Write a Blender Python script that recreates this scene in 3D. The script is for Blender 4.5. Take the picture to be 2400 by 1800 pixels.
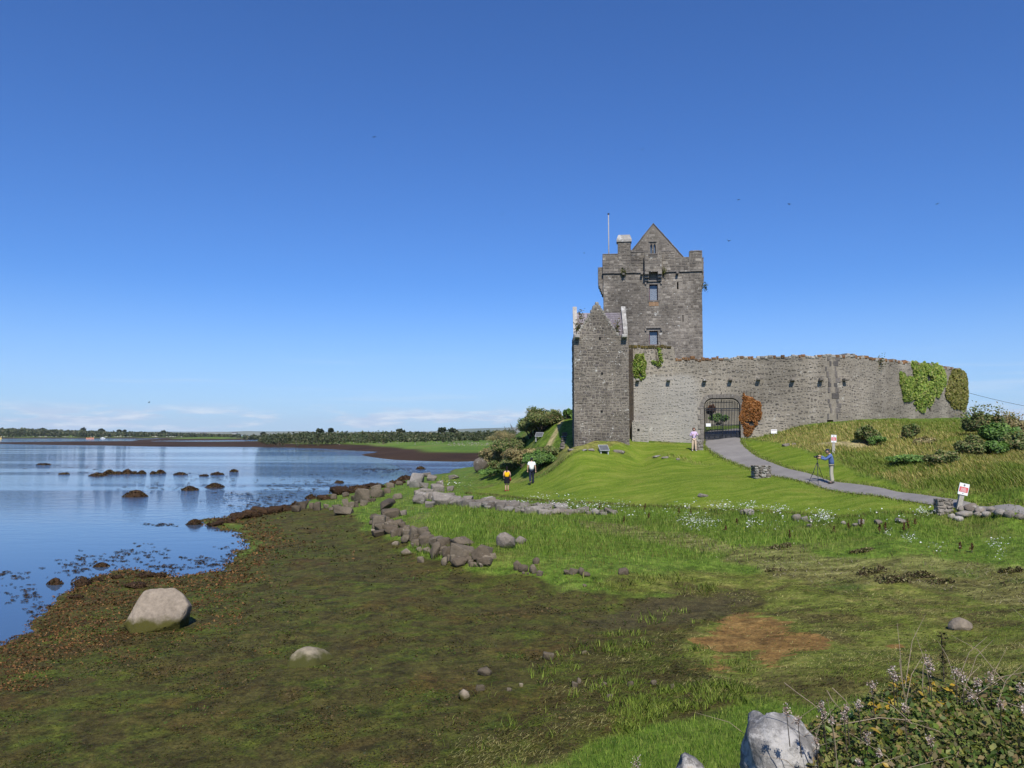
import bpy, bmesh, math, random
import numpy as np
from mathutils import Vector, Matrix

random.seed(7)
rng = np.random.default_rng(7)
for _o in list(bpy.data.objects):
    bpy.data.objects.remove(_o)
SC = bpy.context.scene
COL = SC.collection

# ------------------------------------------------------------------ camera
F = 1813.0          # focal length in photo pixels (photo is 2400 x 1800)
HZ = 1019.0         # horizon row
H = 5.0             # eye height above the water
PITCH = math.atan((HZ - 900.0) / F)
CP, SP = math.cos(PITCH), math.sin(PITCH)
cam = bpy.data.cameras.new('camera')
cam.sensor_width = 36.0
cam.lens = F / 2400.0 * 36.0
cam.clip_start = 0.1
cam.clip_end = 30000.0
camo = bpy.data.objects.new('camera', cam)
COL.objects.link(camo)
camo.location = (0, 0, H)
camo.rotation_euler = (math.pi / 2 + PITCH, 0, 0)
SC.camera = camo

# ------------------------------------------------------------------ sky, sun, exposure
SUN = Vector((0.09, -0.92, 1.0)).normalized()
EL = math.asin(SUN.z)
AZ = math.atan2(SUN.x, SUN.y)
W = bpy.data.worlds.new('World')
SC.world = W
W.use_nodes = True
wn = W.node_tree
for _n in list(wn.nodes):
    wn.nodes.remove(_n)


class NT:
    """small helper to write node trees in few lines"""
    def __init__(self, tree):
        self.t = tree

    def n(self, kind, **kw):
        nd = self.t.nodes.new(kind)
        for k, v in kw.items():
            if k in nd.bl_rna.properties:
                setattr(nd, k, v)
            else:
                self.set(nd, k, v)
        return nd

    def set(self, nd, key, v):
        s = nd.inputs[key] if not isinstance(key, str) or key in nd.inputs else None
        if s is None:
            raise KeyError(key)
        if isinstance(v, bpy.types.NodeSocket):
            self.t.links.new(v, s)
        else:
            s.default_value = v

    def link(self, a, b):
        self.t.links.new(a, b)

    def math(self, op, a, b=None, c=None, clamp=False):
        nd = self.t.nodes.new('ShaderNodeMath')
        nd.operation = op
        nd.use_clamp = clamp
        for i, v in enumerate((a, b, c)):
            if v is not None:
                self.set(nd, i, v)
        return nd.outputs[0]

    def mix(self, fac, a, b, blend='MIX'):
        nd = self.t.nodes.new('ShaderNodeMix')
        nd.data_type = 'RGBA'
        nd.blend_type = blend
        self.set(nd, 0, fac)
        for i, v in ((6, a), (7, b)):
            if not isinstance(v, bpy.types.NodeSocket) and len(v) == 3:
                v = (*v, 1)
            self.set(nd, i, v)
        return nd.outputs[2]

    def noise(self, scale, detail=4, rough=0.55, vec=None, dist=0.0, out=0):
        nd = self.t.nodes.new('ShaderNodeTexNoise')
        nd.inputs['Scale'].default_value = scale
        nd.inputs['Detail'].default_value = detail
        nd.inputs['Roughness'].default_value = rough
        nd.inputs['Distortion'].default_value = dist
        if vec is not None:
            self.t.links.new(vec, nd.inputs['Vector'])
        return nd.outputs[out]

    def voro(self, scale, vec=None, out=0, feature='F1', rand=1.0):
        nd = self.t.nodes.new('ShaderNodeTexVoronoi')
        nd.feature = feature
        nd.inputs['Scale'].default_value = scale
        nd.inputs['Randomness'].default_value = rand
        if vec is not None:
            self.t.links.new(vec, nd.inputs['Vector'])
        return nd.outputs[out]

    def ramp(self, fac, stops, interp='LINEAR'):
        nd = self.t.nodes.new('ShaderNodeValToRGB')
        cr = nd.color_ramp
        cr.interpolation = interp
        while len(cr.elements) < len(stops):
            cr.elements.new(0.5)
        for e, (p, c) in zip(cr.elements, stops):
            e.position = p
            if not hasattr(c, '__len__'):
                c = (c, c, c)
            e.color = (*c[:3], 1)
        self.set(nd, 0, fac)
        return nd.outputs[0]

    def step(self, v, a, b):
        nd = self.t.nodes.new('ShaderNodeMapRange')
        nd.interpolation_type = 'SMOOTHSTEP'
        self.set(nd, 0, v)
        nd.inputs[1].default_value = a
        nd.inputs[2].default_value = b
        return nd.outputs[0]

    def attr(self, name, out=2):
        nd = self.t.nodes.new('ShaderNodeAttribute')
        nd.attribute_name = name
        return nd.outputs[out]

    def scalevec(self, vec, s):
        nd = self.t.nodes.new('ShaderNodeVectorMath')
        nd.operation = 'MULTIPLY'
        self.t.links.new(vec, nd.inputs[0])
        nd.inputs[1].default_value = s
        return nd.outputs[0]


g = NT(wn)
sky = g.n('ShaderNodeTexSky')
sky.sky_type = 'NISHITA'
sky.sun_disc = False
sky.sun_elevation = EL
sky.sun_rotation = AZ
sky.altitude = 0.0
sky.air_density = 1.0
sky.dust_density = 0.25
sky.ozone_density = 3.0
tc = g.n('ShaderNodeTexCoord')
sep = g.n('ShaderNodeSeparateXYZ')
g.link(tc.outputs['Generated'], sep.inputs[0])
zz = sep.outputs['Z']
# the deep saturated blue of the photograph
skycol = g.mix(1.0, sky.outputs[0], (0.47, 0.81, 1.36), 'MULTIPLY')
# the pale air that rings the horizon
skycol = g.mix(g.math('MULTIPLY', g.math('SUBTRACT', 1.0, g.step(zz, -0.02, 0.20)), 0.55), skycol, (5.2, 7.0, 9.6))
# low cumulus bank all round the horizon and thin wisps above it
v1 = g.scalevec(tc.outputs['Generated'], (9.0, 9.0, 62.0))
n1 = g.noise(1.0, 7, 0.6, v1)
band = g.math('MULTIPLY', g.step(zz, 0.001, 0.010), g.math('SUBTRACT', 1.0, g.step(zz, 0.022, 0.042)))
cum = g.math('MULTIPLY', g.step(n1, 0.45, 0.57), band)
v2 = g.scalevec(tc.outputs['Generated'], (3.0, 3.0, 60.0))
n2 = g.noise(1.0, 6, 0.6, v2)
band2 = g.math('MULTIPLY', g.step(zz, 0.03, 0.05), g.math('SUBTRACT', 1.0, g.step(zz, 0.07, 0.11)))
cir = g.math('MULTIPLY', g.math('MULTIPLY', g.step(n2, 0.52, 0.75), band2), 0.40)
n3 = g.noise(1.0, 6, 0.6, g.scalevec(tc.outputs['Generated'], (26.0, 26.0, 150.0)))
ccol = g.mix(g.step(n3, 0.40, 0.68), (5.4, 6.7, 8.8), (8.4, 9.0, 9.9))
c1 = g.mix(g.math('MULTIPLY', cum, 0.8), skycol, ccol)
c2 = g.mix(cir, c1, (6.2, 7.6, 9.6))
bg = g.n('ShaderNodeBackground')
bg.inputs['Strength'].default_value = 0.088
g.link(c2, bg.inputs['Color'])
wo = g.n('ShaderNodeOutputWorld')
g.link(bg.outputs[0], wo.inputs[0])

sl = bpy.data.lights.new('sun', 'SUN')
sl.energy = 4.8
sl.angle = math.radians(0.53)
sl.color = (1.0, 0.95, 0.87)
slo = bpy.data.objects.new('sun', sl)
COL.objects.link(slo)
slo.rotation_euler = (-SUN).to_track_quat('-Z', 'Y').to_euler()
slo.location = (30, -40, 60)

SC.view_settings.view_transform = 'Standard'
SC.view_settings.look = 'None'
SC.view_settings.gamma = 1.0
SC.view_settings.exposure = 0.20
SC.view_settings.use_curve_mapping = False
SC.cycles.use_denoising = True
SC.cycles.max_bounces = 6
SC.cycles.transparent_max_bounces = 6
SC.cycles.caustics_reflective = False
SC.cycles.caustics_refractive = False


# ------------------------------------------------------------------ picture rays -> places
def ray(px, py):
    a, b = (px - 1200.0), -(py - 900.0)
    return np.array([a, F * CP - b * SP, F * SP + b * CP])


def at_Y(px, py, Y):
    d = ray(px, py)
    return np.array([0, 0, H]) + d * (Y / d[1])


def at_Z(px, py, z):
    d = ray(px, py)
    return np.array([0, 0, H]) + d * ((z - H) / d[2])


def project(p):
    x, y, z = p[0], p[1], p[2] - H
    dep = y * CP + z * SP
    up = -y * SP + z * CP
    return 1200 + F * x / dep, 900 - F * up / dep


# ------------------------------------------------------------------ noise in numpy
def _hash(ix, iy, seed):
    h = (ix.astype(np.int64) * 374761393 + iy.astype(np.int64) * 668265263 + seed * 974711) & 0x7fffffff
    h = ((h ^ (h >> 13)) * 1274126177) & 0x7fffffff
    return ((h ^ (h >> 16)) & 0xffff) / 65535.0


def vnoise(x, y, seed=0):
    x = np.asarray(x, float); y = np.asarray(y, float)
    ix, iy = np.floor(x), np.floor(y)
    fx, fy = x - ix, y - iy
    fx = fx * fx * (3 - 2 * fx); fy = fy * fy * (3 - 2 * fy)
    a = _hash(ix, iy, seed); b = _hash(ix + 1, iy, seed)
    c = _hash(ix, iy + 1, seed); d = _hash(ix + 1, iy + 1, seed)
    return (a * (1 - fx) + b * fx) * (1 - fy) + (c * (1 - fx) + d * fx) * fy


def fbm(x, y, octv=4, seed=0):
    s = 0; a = 0.5; t = 0
    for k in range(octv):
        s = s + a * vnoise(np.asarray(x) * 2 ** k + 17.3 * k, np.asarray(y) * 2 ** k - 9.1 * k, seed + k)
        t += a
        a *= 0.5
    return s / t - 0.5


def sstep(x, a, b):
    t = np.clip((np.asarray(x, float) - a) / (b - a), 0, 1)
    return t * t * (3 - 2 * t)


# ------------------------------------------------------------------ object helpers
def tag(o, label=None, cat=None, group=None, kind=None):
    if label: o['label'] = label
    if cat: o['category'] = cat
    if group: o['group'] = group
    if kind: o['kind'] = kind
    return o


def world_of(o):
    w = o.matrix_basis.copy()
    if o.parent is not None:
        w = world_of(o.parent) @ o.matrix_parent_inverse @ w
    return w


LOCAL = [False]     # True while parts are written in their thing's own coordinates


def link(o, parent=None):
    COL.objects.link(o)
    if parent is not None:
        o.parent = parent
        if not LOCAL[0]:
            o.matrix_parent_inverse = world_of(parent).inverted()
    return o


def empty(name, loc=(0, 0, 0), rz=0.0, scale=1.0):
    o = bpy.data.objects.new(name, None)
    o.empty_display_size = 0.3
    o.location = loc
    o.rotation_euler = (0, 0, rz)
    o.scale = (scale,) * 3
    return link(o)


def mesh_obj(name, verts, faces, m, parent=None, smooth=False, origin=None):
    """one mesh object; verts in world space (or parent space); origin shifts the pivot"""
    me = bpy.data.meshes.new(name)
    v = np.array(verts, float).reshape(-1, 3)
    if origin is not None:
        v = v - np.asarray(origin, float)
    me.from_pydata(v.tolist(), [], [list(f) for f in faces])
    if smooth:
        me.polygons.foreach_set('use_smooth', [True] * len(me.polygons))
    me.update()
    if m is not None:
        me.materials.append(m)
    o = bpy.data.objects.new(name, me)
    if origin is not None:
        o.location = origin
    return link(o, parent)


class MB:
    """collects shapes into one mesh"""
    def __init__(self):
        self.v, self.f = [], []

    def add(self, verts, faces):
        b = len(self.v)
        self.v.extend([tuple(map(float, p)) for p in verts])
        self.f.extend([[b + i for i in f] for f in faces])
        return self

    def box(self, x0, x1, y0, y1, z0, z1, fr=None):
        p = [(x, y, z) for z in (z0, z1) for y in (y0, y1) for x in (x0, x1)]
        if fr is not None:
            p = [fr(*q) for q in p]
        return self.add(p, [(0, 2, 3, 1), (4, 5, 7, 6), (0, 1, 5, 4), (1, 3, 7, 5), (3, 2, 6, 7), (2, 0, 4, 6)])

    def prism(self, bottom, top):
        n = len(bottom)
        return self.add(list(bottom) + list(top),
                        [tuple(range(n))[::-1], tuple(range(n, 2 * n))] +
                        [(i, (i + 1) % n, n + (i + 1) % n, n + i) for i in range(n)])

    def tube(self, pts, radii, n=8, caps=True):
        pts = [Vector(p) for p in pts]
        if not hasattr(radii, '__len__'):
            radii = [radii] * len(pts)
        rings = []
        ref = None
        for i, p in enumerate(pts):
            t = (pts[min(i + 1, len(pts) - 1)] - pts[max(i - 1, 0)]).normalized()
            if ref is None:
                ref = Vector((0, 0, 1)) if abs(t.z) < 0.9 else Vector((1, 0, 0))
            a = t.cross(ref)
            if a.length < 1e-4:
                a = t.cross(Vector((0, 1, 0.3)))
            a.normalize()
            b = t.cross(a)
            ref = -b.cross(t).cross(t) if False else ref
            rings.append([p + float(radii[i]) * (math.cos(2 * math.pi * k / n) * a + math.sin(2 * math.pi * k / n) * b) for k in range(n)])
        base = len(self.v)
        for r in rings:
            self.v.extend([tuple(q) for q in r])
        for i in range(len(rings) - 1):
            for k in range(n):
                self.f.append([base + i * n + k, base + i * n + (k + 1) % n, base + (i + 1) * n + (k + 1) % n, base + (i + 1) * n + k])
        if caps:
            self.f.append([base + k for k in range(n)][::-1])
            self.f.append([base + (len(rings) - 1) * n + k for k in range(n)])
        return self

    def lathe(self, prof, n=12, c=(0, 0, 0)):
        base = len(self.v)
        for r, z in prof:
            for k in range(n):
                a = 2 * math.pi * k / n
                self.v.append((c[0] + r * math.cos(a), c[1] + r * math.sin(a), c[2] + z))
        for i in range(len(prof) - 1):
            for k in range(n):
                self.f.append([base + i * n + k, base + i * n + (k + 1) % n, base + (i + 1) * n + (k + 1) % n, base + (i + 1) * n + k])
        self.f.append([base + k for k in range(n)][::-1])
        self.f.append([base + (len(prof) - 1) * n + k for k in range(n)])
        return self

    def build(self, name, m, parent=None, smooth=False, origin=None):
        return mesh_obj(name, self.v, self.f, m, parent, smooth, origin)


def soup(name, verts, cols, m, parent=None, origin=None):
    """verts (N,k,3): N separate polygons of k corners, each with its own colour"""
    N, k, _ = verts.shape
    v = verts.reshape(-1, 3).astype(np.float32)
    if origin is not None:
        v = v - np.asarray(origin, np.float32)
    me = bpy.data.meshes.new(name)
    me.vertices.add(N * k)
    me.vertices.foreach_set('co', v.ravel())
    me.loops.add(N * k)
    me.loops.foreach_set('vertex_index', np.arange(N * k, dtype=np.int32))
    me.polygons.add(N)
    me.polygons.foreach_set('loop_start', np.arange(0, N * k, k, dtype=np.int32))
    a = me.attributes.new('Col', 'FLOAT_COLOR', 'POINT')
    c4 = np.ones((N * k, 4), np.float32)
    c4[:, :3] = np.repeat(np.asarray(cols, np.float32), k, axis=0) if cols.ndim == 2 else cols.reshape(-1, 3)
    a.data.foreach_set('color', c4.ravel())
    me.update(calc_edges=True)
    me.materials.append(m)
    o = bpy.data.objects.new(name, me)
    if origin is not None:
        o.location = origin
    if parent is not None:
        o['kind'] = 'stuff'
    return link(o, parent)


def unit(v):
    return v / np.maximum(np.linalg.norm(v, axis=-1, keepdims=True), 1e-9)


def leaves(P, size, cols, up=0.5, aspect=0.55, outward=None):
    """diamond leaves at P with random facing (biased upwards / outwards)"""
    n = len(P)
    nr = rng.normal(size=(n, 3))
    nr[:, 2] += up * 1.5
    if outward is not None:
        nr += outward * 1.2
    nr = unit(nr)
    t = unit(np.cross(nr, rng.normal(size=(n, 3))))
    b = np.cross(nr, t)
    s = (np.asarray(size) * rng.uniform(0.6, 1.3, n))[:, None]
    V = np.stack([P - t * s, P + b * s * aspect + nr * s * 0.15, P + t * s, P - b * s * aspect + nr * s * 0.15], 1)
    return V


def palette(n, cols, jit=0.25):
    cols = np.array(cols, float)
    i = rng.integers(0, len(cols), n)
    j = rng.integers(0, len(cols), n)
    t = rng.random((n, 1))
    c = cols[i] * t + cols[j] * (1 - t)
    return np.clip(c * rng.uniform(1 - jit, 1 + jit, (n, 1)), 0.003, 1)


# ------------------------------------------------------------------ materials
def new_mat(name):
    m = bpy.data.materials.new(name)
    m.use_nodes = True
    nt = m.node_tree
    for x in list(nt.nodes):
        nt.nodes.remove(x)
    q = NT(nt)
    out = q.n('ShaderNodeOutputMaterial')
    b = q.n('ShaderNodeBsdfPrincipled')
    q.link(b.outputs[0], out.inputs[0])
    b.inputs['Specular IOR Level'].default_value = 0.3
    return m, q, b, out


def bump(q, b, h, strength=0.4, dist=0.05):
    nd = q.n('ShaderNodeBump')
    nd.inputs['Strength'].default_value = strength
    nd.inputs['Distance'].default_value = dist
    q.link(h, nd.inputs['Height'])
    q.link(nd.outputs[0], b.inputs['Normal'])


def plain(name, col, rough=0.6, metal=0.0, var=0.15, scale=8.0, spec=0.3):
    m, q, b, out = new_mat(name)
    geo = q.n('ShaderNodeTexCoord').outputs['Object']
    n = q.noise(scale, 4, 0.6, geo)
    k = q.ramp(n, [(0.3, 1 - var), (0.7, 1 + var)])
    q.link(q.mix(1.0, col, k, 'MULTIPLY'), b.inputs['Base Color'])
    b.inputs['Roughness'].default_value = rough
    b.inputs['Metallic'].default_value = metal
    b.inputs['Specular IOR Level'].default_value = spec
    return m


def stone_mat(name, cols, lichen=(0.62, 0.70), lcol=(0.55, 0.54, 0.49), big=0.35, orange=None, lscale=1.6, dirt=0.0, wet=None, algae=None, speck=1.0, wash=None):
    """grey stone: a tone for every block, weathering, pale lichen, optional orange lichen / wet foot"""
    m, q, b, out = new_mat(name)
    pos = q.n('ShaderNodeNewGeometry')
    oi = q.n('ShaderNodeObjectInfo')
    P = pos.outputs['Position']
    rnd = q.math('FRACT', q.math('ADD', q.math('MULTIPLY', oi.outputs['Random'], 7.31), pos.outputs['Random Per Island']))
    base = q.ramp(rnd, [(i / (len(cols) - 1), c) for i, c in enumerate(cols)])
    nb = q.noise(big, 5, 0.6, P)
    base = q.mix(1.0, base, q.ramp(nb, [(0.3, 0.60), (0.7, 1.38)]), 'MULTIPLY')
    nf = q.noise(9.0, 6, 0.65, P)
    base = q.mix(1.0, base, q.ramp(nf, [(0.25, 0.7), (0.75, 1.28)]), 'MULTIPLY')
    if dirt:
        st = q.noise(1.0, 4, 0.6, q.scalevec(P, (1.6, 1.6, 0.22)))
        base = q.mix(q.math('MULTIPLY', q.step(st, 0.48, 0.7), dirt), base, (0.06, 0.052, 0.045))
    if wash:            # old limewash left on one stretch of the wall
        sw = q.n('ShaderNodeSeparateXYZ'); q.link(P, sw.inputs[0])
        wx = q.math('MULTIPLY', q.math('SUBTRACT', 1.0, q.step(sw.outputs['X'], wash[0], wash[1])), q.math('SUBTRACT', 1.0, q.step(sw.outputs['Z'], wash[2], wash[3])))
        wf = q.step(q.math('ADD', q.math('MULTIPLY', wx, 0.8), q.math('MULTIPLY', q.noise(1.5, 7, 0.7, P), 0.6)), 0.62, 1.0)
        base = q.mix(q.math('MULTIPLY', wf, 0.55), base, (0.37, 0.35, 0.315))
    ln = q.noise(lscale, 8, 0.72, P)
    base = q.mix(q.math('MULTIPLY', q.step(ln, *lichen), 0.85), base, lcol)
    sp_ = q.noise(6.5, 3, 0.6, P)
    base = q.mix(q.math('MULTIPLY', q.step(sp_, 0.665, 0.71), 0.8 * speck), base, lcol)
    if orange:
        on = q.noise(2.3, 5, 0.6, P, out=0)
        base = q.mix(q.math('MULTIPLY', q.step(on, *orange), 0.8), base, (0.30, 0.19, 0.07))
    if wet:
        sp = q.n('ShaderNodeSeparateXYZ')
        q.link(P, sp.inputs[0])
        h = q.math('ADD', sp.outputs['Z'], q.math('MULTIPLY', q.math('SUBTRACT', q.noise(3.0, 4, 0.6, P), 0.5), 0.35))
        base = q.mix(q.math('SUBTRACT', 1.0, q.step(h, wet[0], wet[1])), base, algae or (0.045, 0.05, 0.018))
    q.link(base, b.inputs['Base Color'])
    b.inputs['Roughness'].default_value = 0.9
    b.inputs['Specular IOR Level'].default_value = 0.15
    hh = q.math('ADD', q.noise(5.0, 6, 0.7, P), q.math('MULTIPLY', q.noise(26.0, 4, 0.7, P), 0.35))
    bump(q, b, hh, 0.7, 0.05)
    return m


def leaf_mat(name, trans=0.3, rough=0.55, spec=0.25):
    m, q, b, out = new_mat(name)
    c = q.attr('Col', 0)
    q.link(c, b.inputs['Base Color'])
    b.inputs['Roughness'].default_value = rough
    b.inputs['Specular IOR Level'].default_value = spec
    tr = q.n('ShaderNodeBsdfTranslucent')
    q.link(q.mix(1.0, c, (1.15, 1.25, 0.6), 'MULTIPLY'), tr.inputs['Color'])
    mx = q.n('ShaderNodeMixShader')
    mx.inputs[0].default_value = trans
    q.link(b.outputs[0], mx.inputs[1])
    q.link(tr.outputs[0], mx.inputs[2])
    q.link(mx.outputs[0], out.inputs[0])
    return m


M = {}
M['leaf'] = leaf_mat('leaf')
M['blade'] = leaf_mat('grass_blade', 0.35, 0.6, 0.2)
M['weed'] = leaf_mat('seaweed', 0.08, 0.6, 0.15)
M['bark'] = plain('bark', (0.09, 0.07, 0.05), 0.9, var=0.4)
M['tower'] = stone_mat('tower_stone', [(0.1064, 0.0927, 0.0774), (0.1615, 0.1411, 0.1164), (0.1958, 0.1717, 0.1407), (0.1339, 0.1166, 0.0989), (0.275, 0.2447, 0.2033), (0.1511, 0.1322, 0.1105)], (0.64, 0.70), (0.47, 0.45, 0.40), dirt=0.4)
M['tower_mortar'] = stone_mat('tower_mortar', [(0.1728, 0.1524, 0.1252), (0.1963, 0.1726, 0.1413)], (0.60, 0.68), dirt=0.3)
M['annex'] = stone_mat('gatehouse_stone', [(0.0991, 0.0847, 0.0733), (0.1522, 0.1309, 0.1085), (0.1203, 0.1029, 0.0919), (0.2051, 0.1785, 0.1451), (0.1344, 0.1155, 0.0981)], (0.60, 0.66), (0.52, 0.50, 0.45), dirt=0.4, lscale=1.1)
M['annex_mortar'] = stone_mat('gatehouse_mortar', [(0.1898, 0.164, 0.1303), (0.2221, 0.1944, 0.1565)], (0.58, 0.66), dirt=.3)
M['bawn'] = stone_mat('bawn_stone', [(0.1006, 0.0877, 0.0732), (0.1975, 0.1745, 0.1435), (0.1436, 0.126, 0.1042), (0.2622, 0.2356, 0.1976), (0.1185, 0.1047, 0.0894), (0.1832, 0.1603, 0.1295)], (0.62, 0.69), (0.52, 0.50, 0.45), wash=(13.0, 16.5, 9.0, 10.5), dirt=.15)
M['bawn_mortar'] = stone_mat('bawn_mortar', [(0.23, 0.201, 0.1575), (0.2617, 0.2302, 0.183)], (0.60, 0.70), (0.45, 0.43, 0.37), wash=(13.0, 16.5, 9.0, 10.5))
M['quoin'] = stone_mat('dressed_stone', [(0.1404, 0.1248, 0.1092), (0.1755, 0.156, 0.1342), (0.2028, 0.181, 0.1529)], (0.66, 0.74))
M['quoin_dark'] = stone_mat('dark_quoin', [(0.085, 0.078, 0.072), (0.12, 0.108, 0.097), (0.15, 0.133, 0.117)], (0.68, 0.76), (0.4, 0.38, 0.34))
M['coping'] = stone_mat('pale_coping', [(0.30, 0.28, 0.25), (0.37, 0.35, 0.315)], (0.52, 0.66), (0.50, 0.485, 0.45), dirt=.3)
M['cap'] = stone_mat('lichen_cap', [(0.24, 0.22, 0.18), (0.31, 0.285, 0.24), (0.19, 0.17, 0.145), (0.38, 0.355, 0.31)], (0.56, 0.66), (0.50, 0.48, 0.43), orange=(0.66, 0.80))
M['rust_cap'] = stone_mat('rust_lichen_cap', [(0.17, 0.088, 0.042), (0.21, 0.115, 0.055), (0.13, 0.08, 0.045)], (0.64, 0.74), orange=(0.7, 0.85))
M['moss_cap'] = stone_mat('moss_cap', [(0.06, 0.05, 0.015), (0.10, 0.075, 0.02), (0.05, 0.045, 0.02)], (0.66, 0.74), (0.4, 0.38, 0.3))
M['slate'] = stone_mat('slate', [(0.17, 0.15, 0.165), (0.22, 0.195, 0.21), (0.19, 0.17, 0.18)], (0.68, 0.75))
M['shore'] = stone_mat('shore_stone', [(0.0866, 0.0671, 0.0462), (0.1202, 0.0965, 0.0677), (0.1529, 0.1259, 0.0903), (0.1019, 0.0798, 0.0554)], (0.68, 0.80), (0.24, 0.21, 0.175), orange=(0.70, 0.80), wet=(0.15, 0.42), algae=(0.06, 0.05, 0.025))
M['field'] = stone_mat('field_stone', [(0.168, 0.1445, 0.1193), (0.2184, 0.1932, 0.1638), (0.147, 0.1226, 0.0991), (0.2604, 0.2369, 0.2058)], (0.60, 0.70), (0.44, 0.42, 0.38), orange=(0.66, 0.74))
M['boulder'] = stone_mat('pale_boulder', [(0.245, 0.20, 0.15), (0.275, 0.225, 0.17)], (0.66, 0.85), (0.34, 0.30, 0.25), big=0.9, wet=(0.30, 0.48), algae=(0.06, 0.055, 0.012), speck=0.1)
M['lichen'] = stone_mat('lichen_boulder', [(0.15, 0.14, 0.13), (0.22, 0.21, 0.195)], (0.46, 0.58), (0.42, 0.40, 0.37), orange=(0.62, 0.70), lscale=4.0, big=3.0, dirt=.5)
M['weedrock'] = stone_mat('weed_rock', [(0.030, 0.017, 0.009), (0.045, 0.025, 0.012)], (0.72, 0.8), (0.08, 0.05, 0.03), speck=0.3)
M['iron'] = plain('black_iron', (0.012, 0.013, 0.016), 0.45, 0.0, 0.3, 6, 0.5)
M['redframe'] = plain('red_frame', (0.10, 0.012, 0.015), 0.5)
M['wood'] = plain('grey_timber', (0.36, 0.33, 0.28), 0.85, var=0.3, scale=14)
M['white'] = plain('white_paint', (0.78, 0.77, 0.75), 0.5, var=0.05)
M['red'] = plain('red_print', (0.62, 0.10, 0.10), 0.5, var=0.08)
M['pink'] = plain('faded_print', (0.50, 0.42, 0.44), 0.5, var=0.1)
M['dark'] = plain('dark_print', (0.10, 0.10, 0.11), 0.5)
M['panel'] = plain('slate_panel', (0.10, 0.105, 0.11), 0.35, var=0.25, spec=0.5)
M['asphalt'] = None
# ================================================================== TERRAIN
CT = []
def cz(*a):
    for px, py, z in a: CT.append(at_Z(px, py, z))
def cy(*a):
    for px, py, Y in a: CT.append(at_Y(px, py, Y))
def cw(*a):
    for p in a: CT.append(np.array(p, float))

# the edge of the water, near shore
SHORE = [(-150, 1560), (0, 1516), (58, 1488), (104, 1443), (162, 1386), (211, 1358), (289, 1335), (382, 1343), (463, 1350), (541, 1330),
         (576, 1284), (556, 1244), (474, 1227), (560, 1207), (640, 1196), (700, 1181), (775, 1158), (830, 1147), (884, 1138),
         (935, 1127), (1006, 1112), (1060, 1107), (1105, 1096)]
cz(*[(x, y, 0.0) for x, y in SHORE])
cz((-150, 1480, -.3), (0, 1440, -.25), (120, 1350, -.3), (250, 1290, -.35), (400, 1310, -.2), (480, 1295, -.15), (420, 1270, -.25), (350, 1200, -.5), (500, 1190, -.35),
   (150, 1250, -.6), (0, 1300, -.7), (-100, 1200, -1.0), (640, 1160, -.35), (800, 1125, -.4), (900, 1105, -.5), (700, 1110, -.7), (1000, 1095, -.4),
   (300, 1130, -1.0), (100, 1120, -1.2), (500, 1100, -1.1), (0, 1080, -1.6), (300, 1065, -1.6), (600, 1070, -1.3), (800, 1085, -.8), (500, 1056, -.8), (700, 1060, -.8), (200, 1052, -.9), (0, 1050, -.9))
# tidal flat
cz((-100, 1700, .18), (0, 1800, .2), (400, 1800, .22), (800, 1800, .25), (1100, 1800, .33), (1400, 1800, .55), (1650, 1800, .85),
   (0, 1600, .12), (300, 1560, .15), (600, 1600, .2), (900, 1600, .22), (1200, 1600, .28), (1500, 1600, .38), (1800, 1600, .5), (2100, 1600, .68), (2390, 1560, .85),
   (450, 1450, .12), (250, 1420, .09), (700, 1450, .2), (1000, 1450, .22), (1300, 1450, .25), (1600, 1450, .33), (1900, 1450, .48), (2200, 1430, .66), (2400, 1430, .8),
   (600, 1310, .1), (800, 1330, .22), (1000, 1370, .25), (1200, 1390, .26), (1500, 1410, .28), (1730, 1400, .35), (620, 1225, .12), (750, 1225, .25), (830, 1255, .28))
# foot and top of the shore wall, grass shelf, meadow
cz((880, 1258, .32), (960, 1290, .33), (1060, 1330, .33), (1160, 1345, .34), (1300, 1368, .34), (1420, 1392, .32),
   (700, 1195, .3), (800, 1180, .5), (870, 1170, .75), (935, 1195, .85), (985, 1225, .92), (1100, 1265, .92), (1165, 1290, .85), (1230, 1320, .62), (1350, 1345, .55), (1500, 1365, .5),
   (1250, 1270, .85), (1400, 1290, .8), (1600, 1330, .62), (1800, 1340, .65), (2000, 1320, .85), (2200, 1330, .9), (2400, 1340, 1.0),
   (960, 1140, .95), (1040, 1135, .85), (1000, 1180, .98), (1150, 1210, 1.0), (1300, 1215, 1.02), (1500, 1225, 1.05), (1700, 1240, 1.1), (1900, 1255, 1.2), (2100, 1270, 1.3), (2400, 1280, 1.4))
# lawn
cz((1100, 1160, 1.05), (1187, 1151, 1.2), (1245, 1135, 1.65), (1150, 1180, 1.08), (1300, 1185, 1.15), (1300, 1130, 1.9), (1350, 1090, 2.75), (1500, 1188, 1.3), (1500, 1130, 2.2), (1500, 1090, 2.9),
   (1640, 1195, 1.4), (1640, 1130, 2.4), (1640, 1085, 3.1), (1800, 1200, 1.55), (1850, 1150, 2.25), (2000, 1212, 1.65), (2050, 1180, 2.1), (2190, 1212, 1.8), (2300, 1225, 1.75), (2400, 1232, 1.75))
cy((1414, 1062, 55.5), (1300, 1085, 60), (1560, 1062, 54), (1480, 1036, 60), (1410, 1033, 56.6), (1620, 1040, 59.6), (1628, 1058, 55))
cy((1346, 1038, 56.8), (1380, 1036, 56.8), (1445, 1034, 56.8), (1472, 1034, 57.6), (1350, 1050, 55.2), (1390, 1047, 55.0), (1450, 1046, 55.6), (1325, 1052, 57.5))
# driveway
cy((1694, 1031, 59.3), (1690, 1058, 54.0))
cz((1740, 1082, 3.25), (1820, 1108, 2.85), (1945, 1132, 2.5), (2100, 1162, 2.3), (2300, 1190, 2.15), (2400, 1206, 2.08))
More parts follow.
